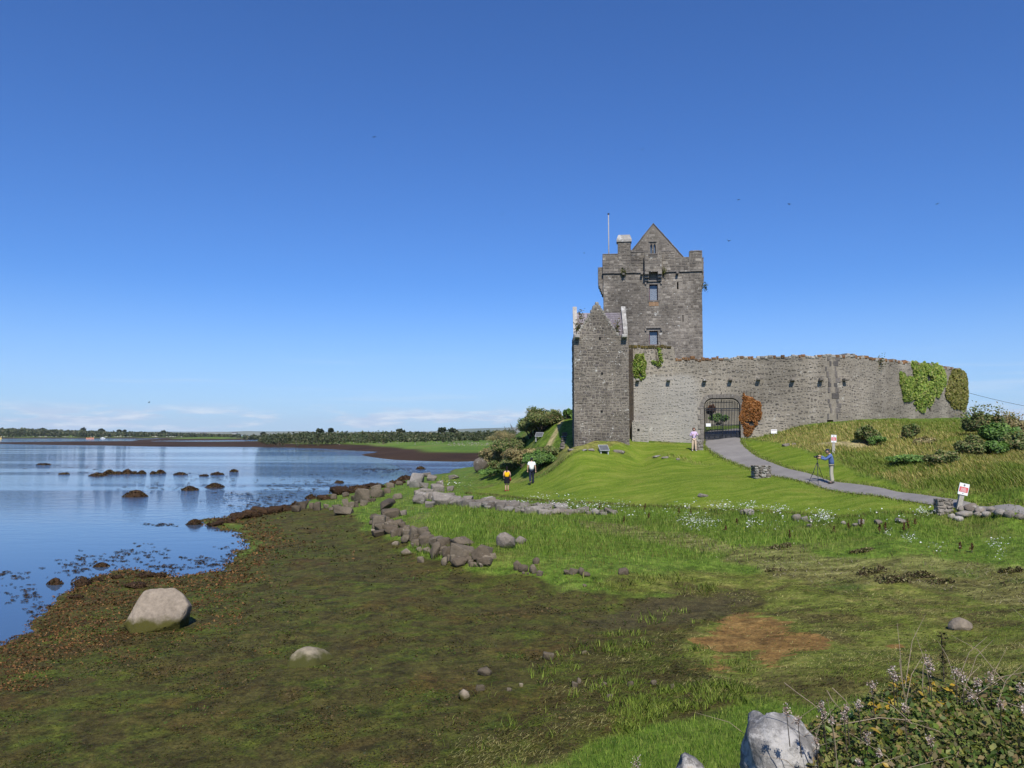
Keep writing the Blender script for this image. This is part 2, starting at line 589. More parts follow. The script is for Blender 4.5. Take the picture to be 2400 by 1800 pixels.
# mound below the bawn wall
cy((1780, 1024, 58.6), (1860, 1002, 57.5), (1950, 990, 56.6), (2030, 984, 58.0), (2100, 980, 61), (2190, 980, 64.5), (2262, 984, 70),
   (1850, 1040, 53), (1850, 1072, 48), (2000, 1060, 47), (2000, 1100, 42), (2100, 1030, 51), (2100, 1100, 39.5), (2200, 1100, 36.5), (2200, 1050, 45), (2200, 1008, 56),
   (2300, 1140, 31.5), (2300, 1080, 38.5), (2300, 1020, 51), (2400, 1160, 29), (2400, 1090, 36.5), (2400, 1030, 47), (2330, 1003, 60), (2400, 1010, 60))
cw((45, 74, 6.0), (50, 66, 5.3), (62, 78, 4.2), (60, 60, 4.6), (70, 50, 4.0), (50, 36, 3.4), (55, 95, 3.0), (26, 72, 5.9), (30, 82, 6.0), (13, 75, 5.6), (18, 68, 5.5), (20, 90, 5.6), (10, 62, 5.0),
   (38, 62, 6.4 - .3), (0.5, 100, 2.5), (-6, 112, .4), (20, 105, 4.0), (45, 110, 2.5), (25, 130, 1.5), (70, 120, 1.5))
# hill left of the castle
cy((1150, 1075, 86), (1185, 1042, 85), (1240, 1000, 83), (1285, 985, 80), (1335, 1030, 60), (1316, 1010, 65), (1318, 978, 70), (1264, 1030, 66), (1285, 1000, 70), (1240, 1062, 67), (1200, 1085, 70), (1215, 1020, 78), (1170, 1075, 80))
cz((1160, 1105, .95), (1115, 1105, .65), (1180, 1125, 1.2), (1240, 1118, 1.75))
cw((3.5, 84, 5.2), (-1, 96, 1.6))
# bank that carries the bramble and the photographer's feet
cw((1.0, 3.2, 3.0), (3.5, 3.2, 3.0), (-2, 3.2, 2.4), (2.0, 6.0, 1.75), (3.4, 6.6, 1.75), (4.6, 7.2, 1.75), (6.5, 8, 1.7), (2.6, 8.6, 1.2), (4.5, 9.6, 1.15), (7.5, 11.5, 1.15), (1.0, 7.5, 1.1), (-1.0, 6, .8), (-4, 5, .6), (10, 14, 1.05), (14, 20, .95), (20, 28, 1.4), (12, 12, 1.4))
# far side of the inlet, spit and far shore
FAR0 = [(1124, 1080), (1075, 1082), (1000, 1080), (922, 1077), (849, 1065), (880, 1058), (762, 1051.5), (676, 1048.3), (560, 1047.5), (400, 1047), (285, 1045.3), (150, 1043), (32, 1041), (-60, 1039.5)]
cz(*[(x, y, 0.0) for x, y in FAR0])
cy((1110, 1051, 185), (1000, 1048, 215), (900, 1046, 250), (700, 1041, 335), (560, 1040, 370), (400, 1039.5, 385), (285, 1040, 385), (150, 1040, 400),
   (1100, 1036, 290), (1000, 1036, 310), (900, 1036, 340), (700, 1035, 420), (560, 1036.5, 430), (420, 1036.5, 430), (1250, 1032, 300), (1400, 1030, 320), (1800, 1028, 330), (2300, 1026, 340),
   (1100, 1030, 450), (900, 1029, 480), (700, 1030, 520), (1800, 1025, 500))
cz((150, 1035, 0), (0, 1036.5, 0), (330, 1033, 0), (520, 1031.5, 0), (600, 1030.5, 0), (-60, 1037, 0))
cz((0, 1032, -1), (300, 1030.5, -1), (540, 1029.5, -1))
cz(*[(x, 1027.6, 0) for x in (-100, 0, 100, 200, 300, 400, 500)])
cy((-100, 1022, 1180), (0, 1022, 1180), (100, 1022, 1180), (200, 1022.5, 1180), (300, 1023, 1180), (400, 1023.5, 1180), (500, 1024, 1180),
   (-100, 1014, 1500), (0, 1013, 1500), (100, 1015, 1500), (200, 1016, 1500), (300, 1018, 1500), (400, 1020, 1500), (500, 1021, 1500))
cw((-560, 1300, -1), (-500, 900, -1.2), (-620, 1700, -1), (-440, 1700, -1), (-300, 800, 3), (-100, 800, 3.5), (200, 800, 3.5), (700, 900, 3.5), (200, 1500, 4), (-350, 1500, 2.5), (900, 1500, 4))

CT = np.array(CT)
def _tp(x, y):
    return np.stack([x / y, 0.42 * np.log(np.minimum(y, 1700.0))], -1)
_c = _tp(CT[:, 0], CT[:, 1])
def _k(r2):
    return 0.5 * r2 * np.log(r2 + 1e-12)
_n = len(_c)
_A = np.zeros((_n + 3, _n + 3))
_A[:_n, :_n] = _k(((_c[:, None] - _c[None]) ** 2).sum(-1)) + 2e-4 * np.eye(_n)
_A[:_n, _n] = 1; _A[:_n, _n + 1:] = _c
_A[_n, :_n] = 1; _A[_n + 1:, :_n] = _c.T
_w = np.linalg.solve(_A, np.concatenate([CT[:, 2], np.zeros(3)]))
def tps(x, y):
    x = np.asarray(x, float); y = np.asarray(y, float)
    p = _tp(x, y); sh = p.shape[:-1]
    p = p.reshape(-1, 2)
    out = np.empty(len(p))
    for i in range(0, len(p), 20000):
        q = p[i:i + 20000]
        r2 = ((q[:, None] - _c[None]) ** 2).sum(-1)
        out[i:i + 20000] = _k(r2) @ _w[:_n] + _w[_n] + q @ _w[_n + 1:]
    return out.reshape(sh)

def ground_pts(pts):
    """photo pixels -> where those rays meet the ground"""
    ys = np.geomspace(3.5, 1600, 900)
    res = []
    for px, py in pts:
        d = ray(px, py)
        xs = d[0] / d[1] * ys
        zr = H + d[2] / d[1] * ys
        dz = zr - tps(xs, ys)
        k = np.argmax(dz < 0) if (dz < 0).any() else len(ys) - 1
        k = max(k, 1)
        t = dz[k - 1] / (dz[k - 1] - dz[k] + 1e-9)
        Y = ys[k - 1] + np.clip(t, 0, 1) * (ys[k] - ys[k - 1])
        res.append((d[0] / d[1] * Y, Y))
    return np.array(res)

def poly_sd(x, y, poly):
    """signed distance (m), positive inside"""
    x = x.ravel(); y = y.ravel()
    ins = np.zeros(len(x), bool); dm = np.full(len(x), 1e9)
    n = len(poly)
    for i in range(n):
        x0, y0 = poly[i]; x1, y1 = poly[(i + 1) % n]
        c = ((y0 > y) != (y1 > y))
        with np.errstate(divide='ignore', invalid='ignore'):
            xi = (x1 - x0) * (y - y0) / (y1 - y0 + 1e-12) + x0
        ins ^= c & (x < xi)
        l2 = (x1 - x0) ** 2 + (y1 - y0) ** 2 + 1e-12
        t = np.clip(((x - x0) * (x1 - x0) + (y - y0) * (y1 - y0)) / l2, 0, 1)
        dm = np.minimum(dm, np.hypot(x - x0 - t * (x1 - x0), y - y0 - t * (y1 - y0)))
    return np.where(ins, dm, -dm)

# grid
US = np.concatenate([np.arange(-1.40, -0.725, 0.02), np.arange(-0.72, 0.7201, 0.0032), np.arange(0.74, 1.41, 0.02)])
YS = [3.3]
while YS[-1] < 9000:
    YS.append(YS[-1] * (1.0085 if YS[-1] < 120 else 1.02))
YS = np.array(YS)
LY = np.log(YS)
GU, GY = np.meshgrid(US, YS)
GX = GU * GY
Z0 = tps(GX, GY)
_far = GY > 1650
Z0 = np.where(_far, np.minimum(Z0, 6) * np.clip(1 - (GY - 1650) / 2500, 0, 1) - 3.0 * sstep(GY, 1650, 3500), Z0)

def mask(px_poly, soft, wob, ws, seed):
    poly = ground_pts(px_poly)
    m = np.zeros(GX.size)
    sel = (GY.ravel() < 130)
    x, y = GX.ravel()[sel], GY.ravel()[sel]
    d = poly_sd(x, y, poly) + wob * 2 * fbm(x * ws, y * ws, 4, seed)
    m[sel] = sstep(d, -soft, soft)
    return m.reshape(GX.shape), poly

LAWN_PX = [(1095, 1158), (1200, 1166), (1250, 1173), (1340, 1179), (1500, 1187), (1640, 1196), (1800, 1201), (1990, 1213), (2190, 1206), (2240, 1204), (2410, 1224), (2410, 1199),
           (2187, 1170), (2098, 1157), (2008, 1140), (1907, 1120), (1808, 1095), (1733, 1055), (1700, 1031),
           (1480, 1034), (1440, 1045), (1380, 1056), (1330, 1072), (1300, 1098), (1270, 1117), (1180, 1131), (1120, 1146)]
LAWN2_PX = [(1734, 1034), (1800, 1034), (1850, 1046), (1900, 1062), (1960, 1082), (2000, 1106), (2060, 1126), (2150, 1146), (2250, 1166), (2330, 1181), (2410, 1193), (2410, 1205), (2277, 1185), (2205, 1173), (2098, 1158), (2008, 1142), (1907, 1118), (1849, 1105), (1797, 1086), (1762, 1068), (1730, 1046)]
MUD_PX = [(-300, 1560), (0, 1500), (100, 1430), (211, 1345), (300, 1320), (480, 1330), (600, 1290), (560, 1230), (440, 1220), (640, 1185), (700, 1190), (800, 1195), (860, 1238), (930, 1272), (1040, 1318), (1150, 1342), (1290, 1366), (1420, 1394), (1560, 1405), (1690, 1378), (1755, 1380),
          (1755, 1432), (1640, 1455), (1590, 1500), (1600, 1560), (1700, 1600), (1720, 1640), (1560, 1685), (1420, 1735), (1300, 1775), (1150, 1795), (1000, 1840), (-400, 1840)]
WRACK_PX = [(1330, 1212), (1500, 1232), (1640, 1258), (1760, 1272), (1900, 1288), (2050, 1303), (2200, 1318), (2420, 1338), (2420, 1425), (2200, 1392), (2000, 1375), (1850, 1352), (1700, 1312), (1550, 1280), (1400, 1250)]
ORANGE_PX = [(1600, 1500), (1640, 1475), (1665, 1442), (1720, 1438), (1760, 1446), (1820, 1442), (1862, 1456), (1850, 1478), (1890, 1492), (1955, 1502), (1930, 1516), (1860, 1524), (1850, 1548), (1800, 1566), (1770, 1548), (1790, 1528), (1740, 1520), (1700, 1532), (1690, 1556), (1660, 1540), (1640, 1515)]
GRAVEL_PX = [(1380, 1425), (1500, 1410), (1600, 1400), (1740, 1385), (1752, 1430), (1640, 1452), (1480, 1475), (1390, 1470)]
DRY_PX = [(1750, 1024), (1860, 1004), (1960, 994), (2100, 985), (2262, 985), (2500, 1000), (2500, 1200), (2250, 1163), (2060, 1122), (1960, 1078), (1900, 1058), (1850, 1042), (1790, 1032)]
FLAT_PX = [(1300, 1370), (1600, 1345), (1800, 1335), (2000, 1330), (2500, 1360), (2500, 1640), (2200, 1640), (1900, 1640), (1750, 1640), (1560, 1670), (1330, 1740), (1200, 1800), (1000, 1800), (1150, 1700), (1330, 1560), (1620, 1450), (1750, 1400), (1500, 1400)]
PATHS_PX = [(1990, 1036), (2030, 1036), (2050, 1042), (2010, 1048), (1960, 1044), (1900, 1040)]
m_lawn, P_LAWN = mask(LAWN_PX, .12, .25, .7, 3)
m_l2, P_LAWN2 = mask(LAWN2_PX, .15, .35, .5, 4)
m_lawn = np.maximum(m_lawn, m_l2)
m_mud, P_MUD = mask(MUD_PX, .18, .8, .6, 5)
m_wrack, _ = mask(WRACK_PX, .35, 1.6, .45, 6)
m_or, _ = mask(ORANGE_PX, .7, .9, .8, 7)
m_or2, _ = mask([(2040, 1495), (2140, 1508), (2150, 1538), (2090, 1532)], .2, .6, .9, 9)
m_or = np.maximum(m_or, m_or2 * .8)
m_grav, _ = mask(GRAVEL_PX, 1.0, .8, .7, 8)
m_dry, _ = mask(DRY_PX, .3, .6, .4, 10)
m_dry2, _ = mask([(1296, 1066), (1345, 1044), (1420, 1040), (1474, 1036), (1478, 1043), (1425, 1052), (1365, 1060), (1318, 1078), (1290, 1100), (1250, 1120), (1190, 1134), (1186, 1128), (1262, 1112), (1282, 1090)], .25, .3, .6, 15)
m_dry3, _ = mask([(1440, 1058), (1540, 1068), (1620, 1078), (1700, 1084), (1690, 1089), (1600, 1083), (1520, 1074), (1440, 1063)], .2, .5, .6, 16)
m_dry2 = np.maximum(m_dry2 * .8, m_dry3 * .55)
m_dry = np.maximum(m_dry, m_dry2)
m_lawn = m_lawn * (1 - m_dry2)
m_flat, _ = mask(FLAT_PX, .4, 1.2, .5, 11)
m_bare, _ = mask(PATHS_PX, .25, .5, .6, 12)
m_bare2, _ = mask([(1276, 1052), (1288, 1030), (1300, 1012), (1310, 990), (1318, 975), (1326, 975), (1318, 995), (1306, 1018), (1294, 1040), (1290, 1055), (1310, 1060), (1300, 1064)], .12, .12, 1.0, 13)
m_bare3, _ = mask([(2094, 1028), (2118, 1018), (2126, 1022), (2110, 1032)], .15, .3, .9, 14)
m_bare = np.maximum(np.maximum(m_bare, m_bare2), m_bare3)
m_far = sstep(GY, 105, 150)
m_mud = np.maximum(m_mud, m_far * (1 - sstep(Z0 + .5 * fbm(GX * .04, GY * .04, 4, 20), .95, 1.35)))
m_mud = np.maximum(m_mud, (GY < 130) * (1 - sstep(Z0, -.02, .05)))
# relief: weed lumps on the flat, tussocks in the meadow
rel = 0.07 * fbm(GX * 1.1, GY * 1.1, 5, 30) + 0.05 * np.abs(fbm(GX * 3.1, GY * 3.1, 3, 31))
tus = 0.16 * fbm(GX * .9, GY * .9, 5, 32)
lawnr = 0.02 * fbm(GX * .35, GY * .35, 3, 33)
near = 1 - m_far
hill = 0.35 * fbm(GX * .45, GY * .45, 5, 34)
amp_t = (1 - m_lawn) * (1 - m_mud) * near * (1 - m_dry)
Z = Z0 + near * m_mud * rel * 1.4 + amp_t * tus + near * m_lawn * lawnr + near * m_dry * hill * (1 - m_bare)
Z = Z + (1 - near) * (1 - _far) * fbm(GX * .02, GY * .02, 4, 35) * np.clip((Z0 + .2) * .7, 0, 1.6)

def gidx(x, y):
    u = np.interp(np.asarray(x) / np.asarray(y), US, np.arange(len(US)))
    r = np.interp(np.log(np.maximum(y, YS[0])), LY, np.arange(len(YS)))
    u = np.clip(u, 0, len(US) - 1.001); r = np.clip(r, 0, len(YS) - 1.001)
    return r, u
def samp(A, x, y):
    r, u = gidx(x, y)
    i, j = np.floor(r).astype(int), np.floor(u).astype(int)
    fr, fu = r - i, u - j
    return (A[i, j] * (1 - fr) + A[i + 1, j] * fr) * (1 - fu) + (A[i, j + 1] * (1 - fr) + A[i + 1, j + 1] * fr) * fu
def tz(x, y):
    return samp(Z, x, y)
def on_ground(px, py):
    """point of the finished ground seen at a photo pixel"""
    ys = np.geomspace(3.5, 1600, 2500)
    d = ray(px, py)
    xs = d[0] / d[1] * ys
    dz = H + d[2] / d[1] * ys - tz(xs, ys)
    k = np.argmax(dz < 0) if (dz < 0).any() else len(ys) - 1
    return np.array([xs[k], ys[k], float(tz(xs[k], ys[k]))])

def ground_fast(pts):
    pts = np.array(pts, float)
    ys = np.geomspace(4.5, 150, 700)
    a, b_ = pts[:, 0] - 1200.0, -(pts[:, 1] - 900.0)
    dy = F * CP - b_ * SP; dz = F * SP + b_ * CP
    X = (a / dy)[:, None] * ys; Zr = H + (dz / dy)[:, None] * ys
    hit = (Zr - tz(X, np.broadcast_to(ys, X.shape))) < 0
    k = np.where(hit.any(1), hit.argmax(1), len(ys) - 1)
    return np.stack([X[np.arange(len(pts)), k], ys[k]], 1)

# ground material --------------------------------------------------------
gm, q, b, out = new_mat('ground')
P = q.n('ShaderNodeNewGeometry').outputs['Position']
nA = q.noise(0.35, 6, 0.62, P); nB = q.noise(1.7, 6, 0.65, P); nC = q.noise(9.0, 5, 0.7, P); nD = q.noise(32.0, 4, 0.7, P)
sA = q.noise(1.0, 5, 0.65, q.scalevec(P, (0.7, 2.6, 1.0)))
grass = q.ramp(nB, [(0.28, (0.05, 0.085, 0.014)), (0.5, (0.085, 0.135, 0.022)), (0.72, (0.14, 0.17, 0.045))])
grass = q.mix(q.step(nA, 0.5, 0.75), grass, (0.13, 0.12, 0.05))
farg = q.ramp(q.noise(0.03, 6, 0.6, P), [(0.35, (0.07, 0.12, 0.02)), (0.55, (0.11, 0.17, 0.03)), (0.7, (0.15, 0.14, 0.07))])
grass = q.mix(q.attr('m_far'), grass, farg)
lawnn = q.noise(1.0, 5, 0.6, q.scalevec(P, (0.5, 1.5, 1.0)))
lawn = q.ramp(lawnn, [(0.25, (0.070, 0.118, 0.012)), (0.48, (0.118, 0.168, 0.022)), (0.72, (0.19, 0.215, 0.05))])
lawn = q.mix(q.math('MULTIPLY', q.step(nA, 0.52, 0.72), 0.55), lawn, (0.175, 0.175, 0.045))
lawn = q.mix(1.0, lawn, q.ramp(nD, [(0.2, 0.72), (0.8, 1.25)]), 'MULTIPLY')
dry = q.ramp(nB, [(0.3, (0.085, 0.11, 0.025)), (0.48, (0.17, 0.16, 0.06)), (0.7, (0.26, 0.21, 0.10))])
wrk = q.ramp(sA, [(0.28, (0.045, 0.03, 0.022)), (0.42, (0.10, 0.085, 0.04)), (0.55, (0.16, 0.15, 0.07)), (0.72, (0.26, 0.23, 0.13))])
wrk = q.mix(q.step(nA, 0.52, 0.66), wrk, (0.055, 0.085, 0.02))
flat = q.ramp(q.noise(1.0, 6, 0.68, q.scalevec(P, (0.8, 1.5, 1.0)), 0.6), [(0.28, (0.045, 0.034, 0.018)), (0.40, (0.075, 0.072, 0.022)), (0.50, (0.10, 0.118, 0.026)), (0.60, (0.155, 0.155, 0.05)), (0.68, (0.21, 0.18, 0.075)), (0.82, (0.31, 0.27, 0.14))])
mud = q.ramp(q.math('ADD', q.math('MULTIPLY', nB, 0.6), q.math('MULTIPLY', nC, 0.4)), [(0.30, (0.026, 0.022, 0.011)), (0.45, (0.052, 0.042, 0.018)), (0.56, (0.068, 0.060, 0.021)), (0.7, (0.10, 0.072, 0.032))])
alg = q.noise(0.9, 7, 0.66, P, 0.7)
mud = q.mix(q.math('MULTIPLY', q.step(alg, 0.44, 0.64), 0.72), mud, q.ramp(nC, [(0.3, (0.034, 0.056, 0.013)), (0.6, (0.078, 0.100, 0.014)), (0.8, (0.13, 0.155, 0.021))]))
mud = q.mix(q.math('MULTIPLY', q.step(q.noise(0.45, 5, 0.6, P), 0.50, 0.68), 0.7), mud, q.ramp(nC, [(0.3, (0.035, 0.018, 0.009)), (0.7, (0.10, 0.055, 0.025))]))
farmud = q.ramp(q.noise(0.05, 5, 0.6, P), [(0.3, (0.028, 0.014, 0.008)), (0.7, (0.060, 0.032, 0.017))])
mud = q.mix(q.attr('m_far'), mud, farmud)
orc = q.ramp(sA, [(0.25, (0.115, 0.058, 0.028)), (0.5, (0.185, 0.098, 0.046)), (0.75, (0.25, 0.155, 0.078))])
grv = q.ramp(nD, [(0.3, (0.034, 0.026, 0.015)), (0.55, (0.068, 0.054, 0.034)), (0.78, (0.18, 0.155, 0.115))])
bare = q.ramp(nC, [(0.3, (0.24, 0.19, 0.13)), (0.7, (0.36, 0.30, 0.22))])
c = q.mix(q.attr('m_dry'), grass, dry)
flat = q.mix(q.math('MULTIPLY', q.step(q.noise(0.55, 6, 0.65, P, 0.8), 0.46, 0.64), 0.8), flat, q.ramp(nC, [(0.3, (0.040, 0.028, 0.016)), (0.7, (0.105, 0.080, 0.04))]))
flat = q.mix(q.math('MULTIPLY', q.step(q.noise(0.7, 6, 0.65, q.scalevec(P, (1.0, 1.6, 1.3)), 0.8), 0.55, 0.68), 0.6), flat, (0.085, 0.125, 0.020))
c = q.mix(q.attr('m_flat'), c, flat)
c = q.mix(q.math('MULTIPLY', q.attr('m_wrack'), 0.8), c, wrk)
c = q.mix(q.attr('m_mud'), c, mud)
def ragged(name, lo=.42, hi=.60, amp=1.0):
    nz = q.math('ADD', q.math('MULTIPLY', q.math('SUBTRACT', q.noise(1.0, 7, 0.72, q.scalevec(P, (0.9, 2.4, 1.0)), 0.5), 0.5), 1.9 * amp), q.math('MULTIPLY', q.math('SUBTRACT', nC, 0.5), 0.6 * amp))
    return q.step(q.math('ADD', q.attr(name), nz), lo, hi)
c = q.mix(q.math('MULTIPLY', ragged('m_or', .50, .72, 1.35), .9), c, orc)
c = q.mix(q.math('MULTIPLY', ragged('m_grav', .35, .9, 1.2), .8), c, grv)
c = q.mix(q.attr('m_lawn'), c, lawn)
c = q.mix(q.attr('m_bare'), c, bare)
grain = q.ramp(q.noise(13.0, 8, 0.78, P), [(0.30, 0.45), (0.5, 1.0), (0.70, 1.65)])
c = q.mix(q.math('SUBTRACT', 1.0, q.math('MULTIPLY', q.attr('m_lawn'), 0.6)), c, q.mix(1.0, c, grain, 'MULTIPLY'))
blot = q.ramp(q.noise(2.6, 6, 0.7, P, 0.6), [(0.36, 0.55), (0.5, 1.0), (0.64, 1.35)])
c = q.mix(q.math('SUBTRACT', 1.0, q.math('MULTIPLY', q.attr('m_lawn'), 0.75)), c, q.mix(1.0, c, blot, 'MULTIPLY'))
c = q.mix(1.0, c, (1.05, 1.07, 0.72), 'MULTIPLY')
q.link(c, b.inputs['Base Color'])
b.inputs['Specular IOR Level'].default_value = 0.12
b.inputs['Roughness'].default_value = 0.85
bump(q, b, q.math('ADD', nC, q.math('MULTIPLY', nD, 0.5)), 0.6, 0.06)

# split the sheet into the named pieces of the setting -------------------
nr, nc = GX.shape
idx = np.arange(nr * nc).reshape(nr, nc)
quads = np.stack([idx[:-1, :-1], idx[:-1, 1:], idx[1:, 1:], idx[1:, :-1]], -1).reshape(-1, 4)
ml = (m_lawn.ravel()[quads].mean(1) > 0.5)
mm = (m_mud.ravel()[quads].mean(1) > 0.5) & ~ml
fr_ = (GY.ravel()[quads].mean(1) > 105)
XYZ = np.stack([GX, GY, Z], -1).reshape(-1, 3)
keep = ~((GY.ravel()[quads].mean(1) > 130) & (Z.ravel()[quads].max(1) < -2.2))
MASKS = dict(m_lawn=m_lawn, m_mud=m_mud, m_wrack=m_wrack, m_or=m_or, m_grav=m_grav, m_dry=m_dry, m_flat=m_flat, m_bare=m_bare, m_far=m_far)
def ground_piece(name, sel):
    f = quads[sel]
    used, inv = np.unique(f.ravel(), return_inverse=True)
    me = bpy.data.meshes.new(name)
    me.vertices.add(len(used)); me.vertices.foreach_set('co', XYZ[used].astype(np.float32).ravel())
    me.loops.add(len(inv)); me.loops.foreach_set('vertex_index', inv.astype(np.int32))
    me.polygons.add(len(f)); me.polygons.foreach_set('loop_start', np.arange(0, len(inv), 4, dtype=np.int32))
    me.polygons.foreach_set('use_smooth', np.ones(len(f), bool))
    for k, A in MASKS.items():
        at = me.attributes.new(k, 'FLOAT', 'POINT')
        at.data.foreach_set('value', A.ravel()[used].astype(np.float32))
    me.update(calc_edges=True)
    me.materials.append(gm)
    return tag(link(bpy.data.objects.new(name, me)), kind='structure')
ground_piece('lawn', ml & keep)
ground_piece('tidal_flat', mm & ~fr_ & keep)
ground_piece('meadow', ~ml & ~mm & ~fr_ & keep)
ground_piece('far_shore', fr_ & keep & ~ml)

# water -------------------------------------------------------------------
wm, q, b, out = new_mat('sea_water')
P = q.n('ShaderNodeNewGeometry').outputs['Position']
b.inputs['Base Color'].default_value = (0.050, 0.085, 0.140, 1)
b.inputs['Roughness'].default_value = 0.03
b.inputs['IOR'].default_value = 1.33
b.inputs['Specular IOR Level'].default_value = 0.5
patch = q.step(q.noise(1.0, 2, 0.5, q.scalevec(P, (0.005, 0.034, 1.0)), 1.0), 0.40, 0.58)
fine = q.noise(1.0, 3, 0.6, q.scalevec(P, (2.2, 3.4, 1.0)))
mid = q.noise(1.0, 3, 0.6, q.scalevec(P, (0.35, 0.8, 1.0)))
sp = q.n('ShaderNodeSeparateXYZ'); q.link(P, sp.inputs[0])
away = q.step(sp.outputs['Y'], 30.0, 90.0)
st = q.math('ADD', 0.006, q.math('MULTIPLY', q.math('ADD', q.math('MULTIPLY', patch, 0.85), 0.13), away))
nd = q.n('ShaderNodeBump'); nd.inputs['Distance'].default_value = 0.22
q.link(st, nd.inputs['Strength'])
q.link(q.math('ADD', q.math('MULTIPLY', fine, 0.6), q.math('MULTIPLY', mid, 1.0)), nd.inputs['Height'])
q.link(nd.outputs[0], b.inputs['Normal'])
ang = np.linspace(0, 2 * math.pi, 65)[:-1]
rr = [0.0, 60, 250, 1000, 3000, 9000]
vv = [(0, 0, 0)]
ff = []
for i, r in enumerate(rr[1:]):
    for a in ang:
        vv.append((r * math.cos(a), r * math.sin(a), 0))
    for k in range(64):
        k2 = (k + 1) % 64
        if i == 0:
            ff.append((0, 1 + k, 1 + k2))
        else:
            o0, o1 = 1 + (i - 1) * 64, 1 + i * 64
            ff.append((o0 + k, o1 + k, o1 + k2, o0 + k2))
tag(mesh_obj('water', vv, ff, wm), kind='structure')

# driveway -----------------------------------------------------------------
am, q, b, out = new_mat('asphalt')
P = q.n('ShaderNodeNewGeometry').outputs['Position']
a1 = q.ramp(q.noise(0.8, 5, 0.6, P), [(0.3, (0.175, 0.162, 0.15)), (0.7, (0.235, 0.218, 0.20))])
a1 = q.mix(1.0, a1, q.ramp(q.noise(30.0, 3, 0.7, P), [(0.25, 0.8), (0.75, 1.2)]), 'MULTIPLY')
q.link(a1, b.inputs['Base Color']); b.inputs['Roughness'].default_value = 0.9
M['asphalt'] = am
LOW = [(1649.5, 1031.5), (1651, 1040), (1656, 1051), (1676, 1064), (1706, 1080.5), (1733.5, 1089.5), (1770, 1102), (1808.5, 1117), (1907, 1137), (2008, 1159), (2098, 1172), (2187, 1187), (2260, 1197), (2330, 1206), (2420, 1218)]
UPP = [(1734.5, 1031.5), (1736, 1037), (1741, 1045), (1762, 1063), (1797, 1081.5), (1822, 1091), (1849, 1101), (1907, 1114), (2008, 1136.5), (2098, 1153), (2160, 1162), (2205, 1168.5), (2277, 1180), (2340, 1190), (2420, 1203)]
def resample(pts, n):
    pts = np.array(pts); s = np.concatenate([[0], np.cumsum(np.hypot(*np.diff(pts, axis=0).T))])
    t = np.linspace(0, s[-1], n)
    return np.stack([np.interp(t, s, pts[:, 0]), np.interp(t, s, pts[:, 1])], 1)
eL = np.array([on_ground(*p)[:2] for p in LOW]); eU = np.array([on_ground(*p)[:2] for p in UPP])
tmid = at_Y(1694, 1031, 66)
eL = np.vstack([[at_Y(1652, 1000, 66)[:2]], eL]); eU = np.vstack([[at_Y(1738, 1000, 66)[:2]], eU])
eL, eU = resample(eL, 90), resample(eU, 90)
for _ in range(3):
    eL[1:-1] = (eL[:-2] + 2 * eL[1:-1] + eL[2:]) / 4; eU[1:-1] = (eU[:-2] + 2 * eU[1:-1] + eU[2:]) / 4
NCR = 9
vv, ff = [], []
for i in range(90):
    for k in range(NCR):
        t = k / (NCR - 1)
        p = eL[i] * (1 - t) + eU[i] * t
        p = p + (0.06 * fbm(p[0] * 1.5, p[1] * 1.5, 3, 40) if k in (0, NCR - 1) else 0)
        zt = float(tz(p[0], p[1]))
        vv.append((p[0], p[1], zt + (0.07 if 0 < k < NCR - 1 else 0.03)))
for i in range(89):
    for k in range(NCR - 1):
        ff.append((i * NCR + k, i * NCR + k + 1, (i + 1) * NCR + k + 1, (i + 1) * NCR + k))
tag(mesh_obj('driveway_path', vv, ff, am, smooth=True), kind='structure')

_pp = np.vstack([eL, eU[::-1]])
m_path = np.zeros(GX.size)
_s = (GY.ravel() < 70) & (GY.ravel() > 22) & (GX.ravel() > 8)
m_path[_s] = sstep(poly_sd(GX.ravel()[_s], GY.ravel()[_s], _pp), -.16, .0)
MASKS['m_path'] = m_path.reshape(GX.shape)
# ================================================================== CASTLE
class Face:
    """a flat upright wall face: u along it, v up (world z), n outwards"""
    def __init__(self, O, U):
        self.O = np.array(O, float); self.U = np.array(U, float)
        self.N = np.array([self.U[1], -self.U[0], 0.0])
    def pos(self, u, v, n=0.0):
        p = self.O + self.U * u + self.N * n
        return (p[0], p[1], v)
    def uv(self, px, py):
        d = ray(px, py)
        t = ((self.O - np.array([0, 0, 0])) @ self.N - 0) / (d @ self.N)
        p = np.array([0, 0, H]) + d * t
        return float((p - self.O) @ self.U), float(p[2])


class PolyFace:
    """a wall that follows a plan polyline"""
    def __init__(self, pts):
        self.p = np.array(pts, float)
        seg = np.diff(self.p, axis=0)
        self.l = np.hypot(seg[:, 0], seg[:, 1])
        self.s = np.concatenate([[0], np.cumsum(self.l)])
        t = seg / self.l[:, None]
        vt = np.vstack([t[:1], (t[:-1] + t[1:]) / 2, t[-1:]])
        self.vt = vt / np.hypot(vt[:, 0], vt[:, 1])[:, None]
        self.L = self.s[-1]
    def pos(self, u, v, n=0.0):
        x = np.interp(u, self.s, self.p[:, 0]); y = np.interp(u, self.s, self.p[:, 1])
        tx = np.interp(u, self.s, self.vt[:, 0]); ty = np.interp(u, self.s, self.vt[:, 1])
        return (x + ty * n, y - tx * n, v)
    def uv(self, px, py):
        d = ray(px, py); best = None
        for i in range(len(self.l)):
            a, e = self.p[i], self.p[i + 1] - self.p[i]
            det = d[0] * -e[1] + e[0] * d[1]
            if abs(det) < 1e-9: continue
            t = (a[0] * -e[1] + e[0] * a[1]) / det
            s = (d[0] * a[1] - d[1] * a[0]) / det
            if t > 0 and -0.02 <= s <= 1.02 and (best is None or t < best[0]):
                best = (t, self.s[i] + np.clip(s, 0, 1) * self.l[i])
        t, u = best
        return float(u), float(H + d[2] * t)


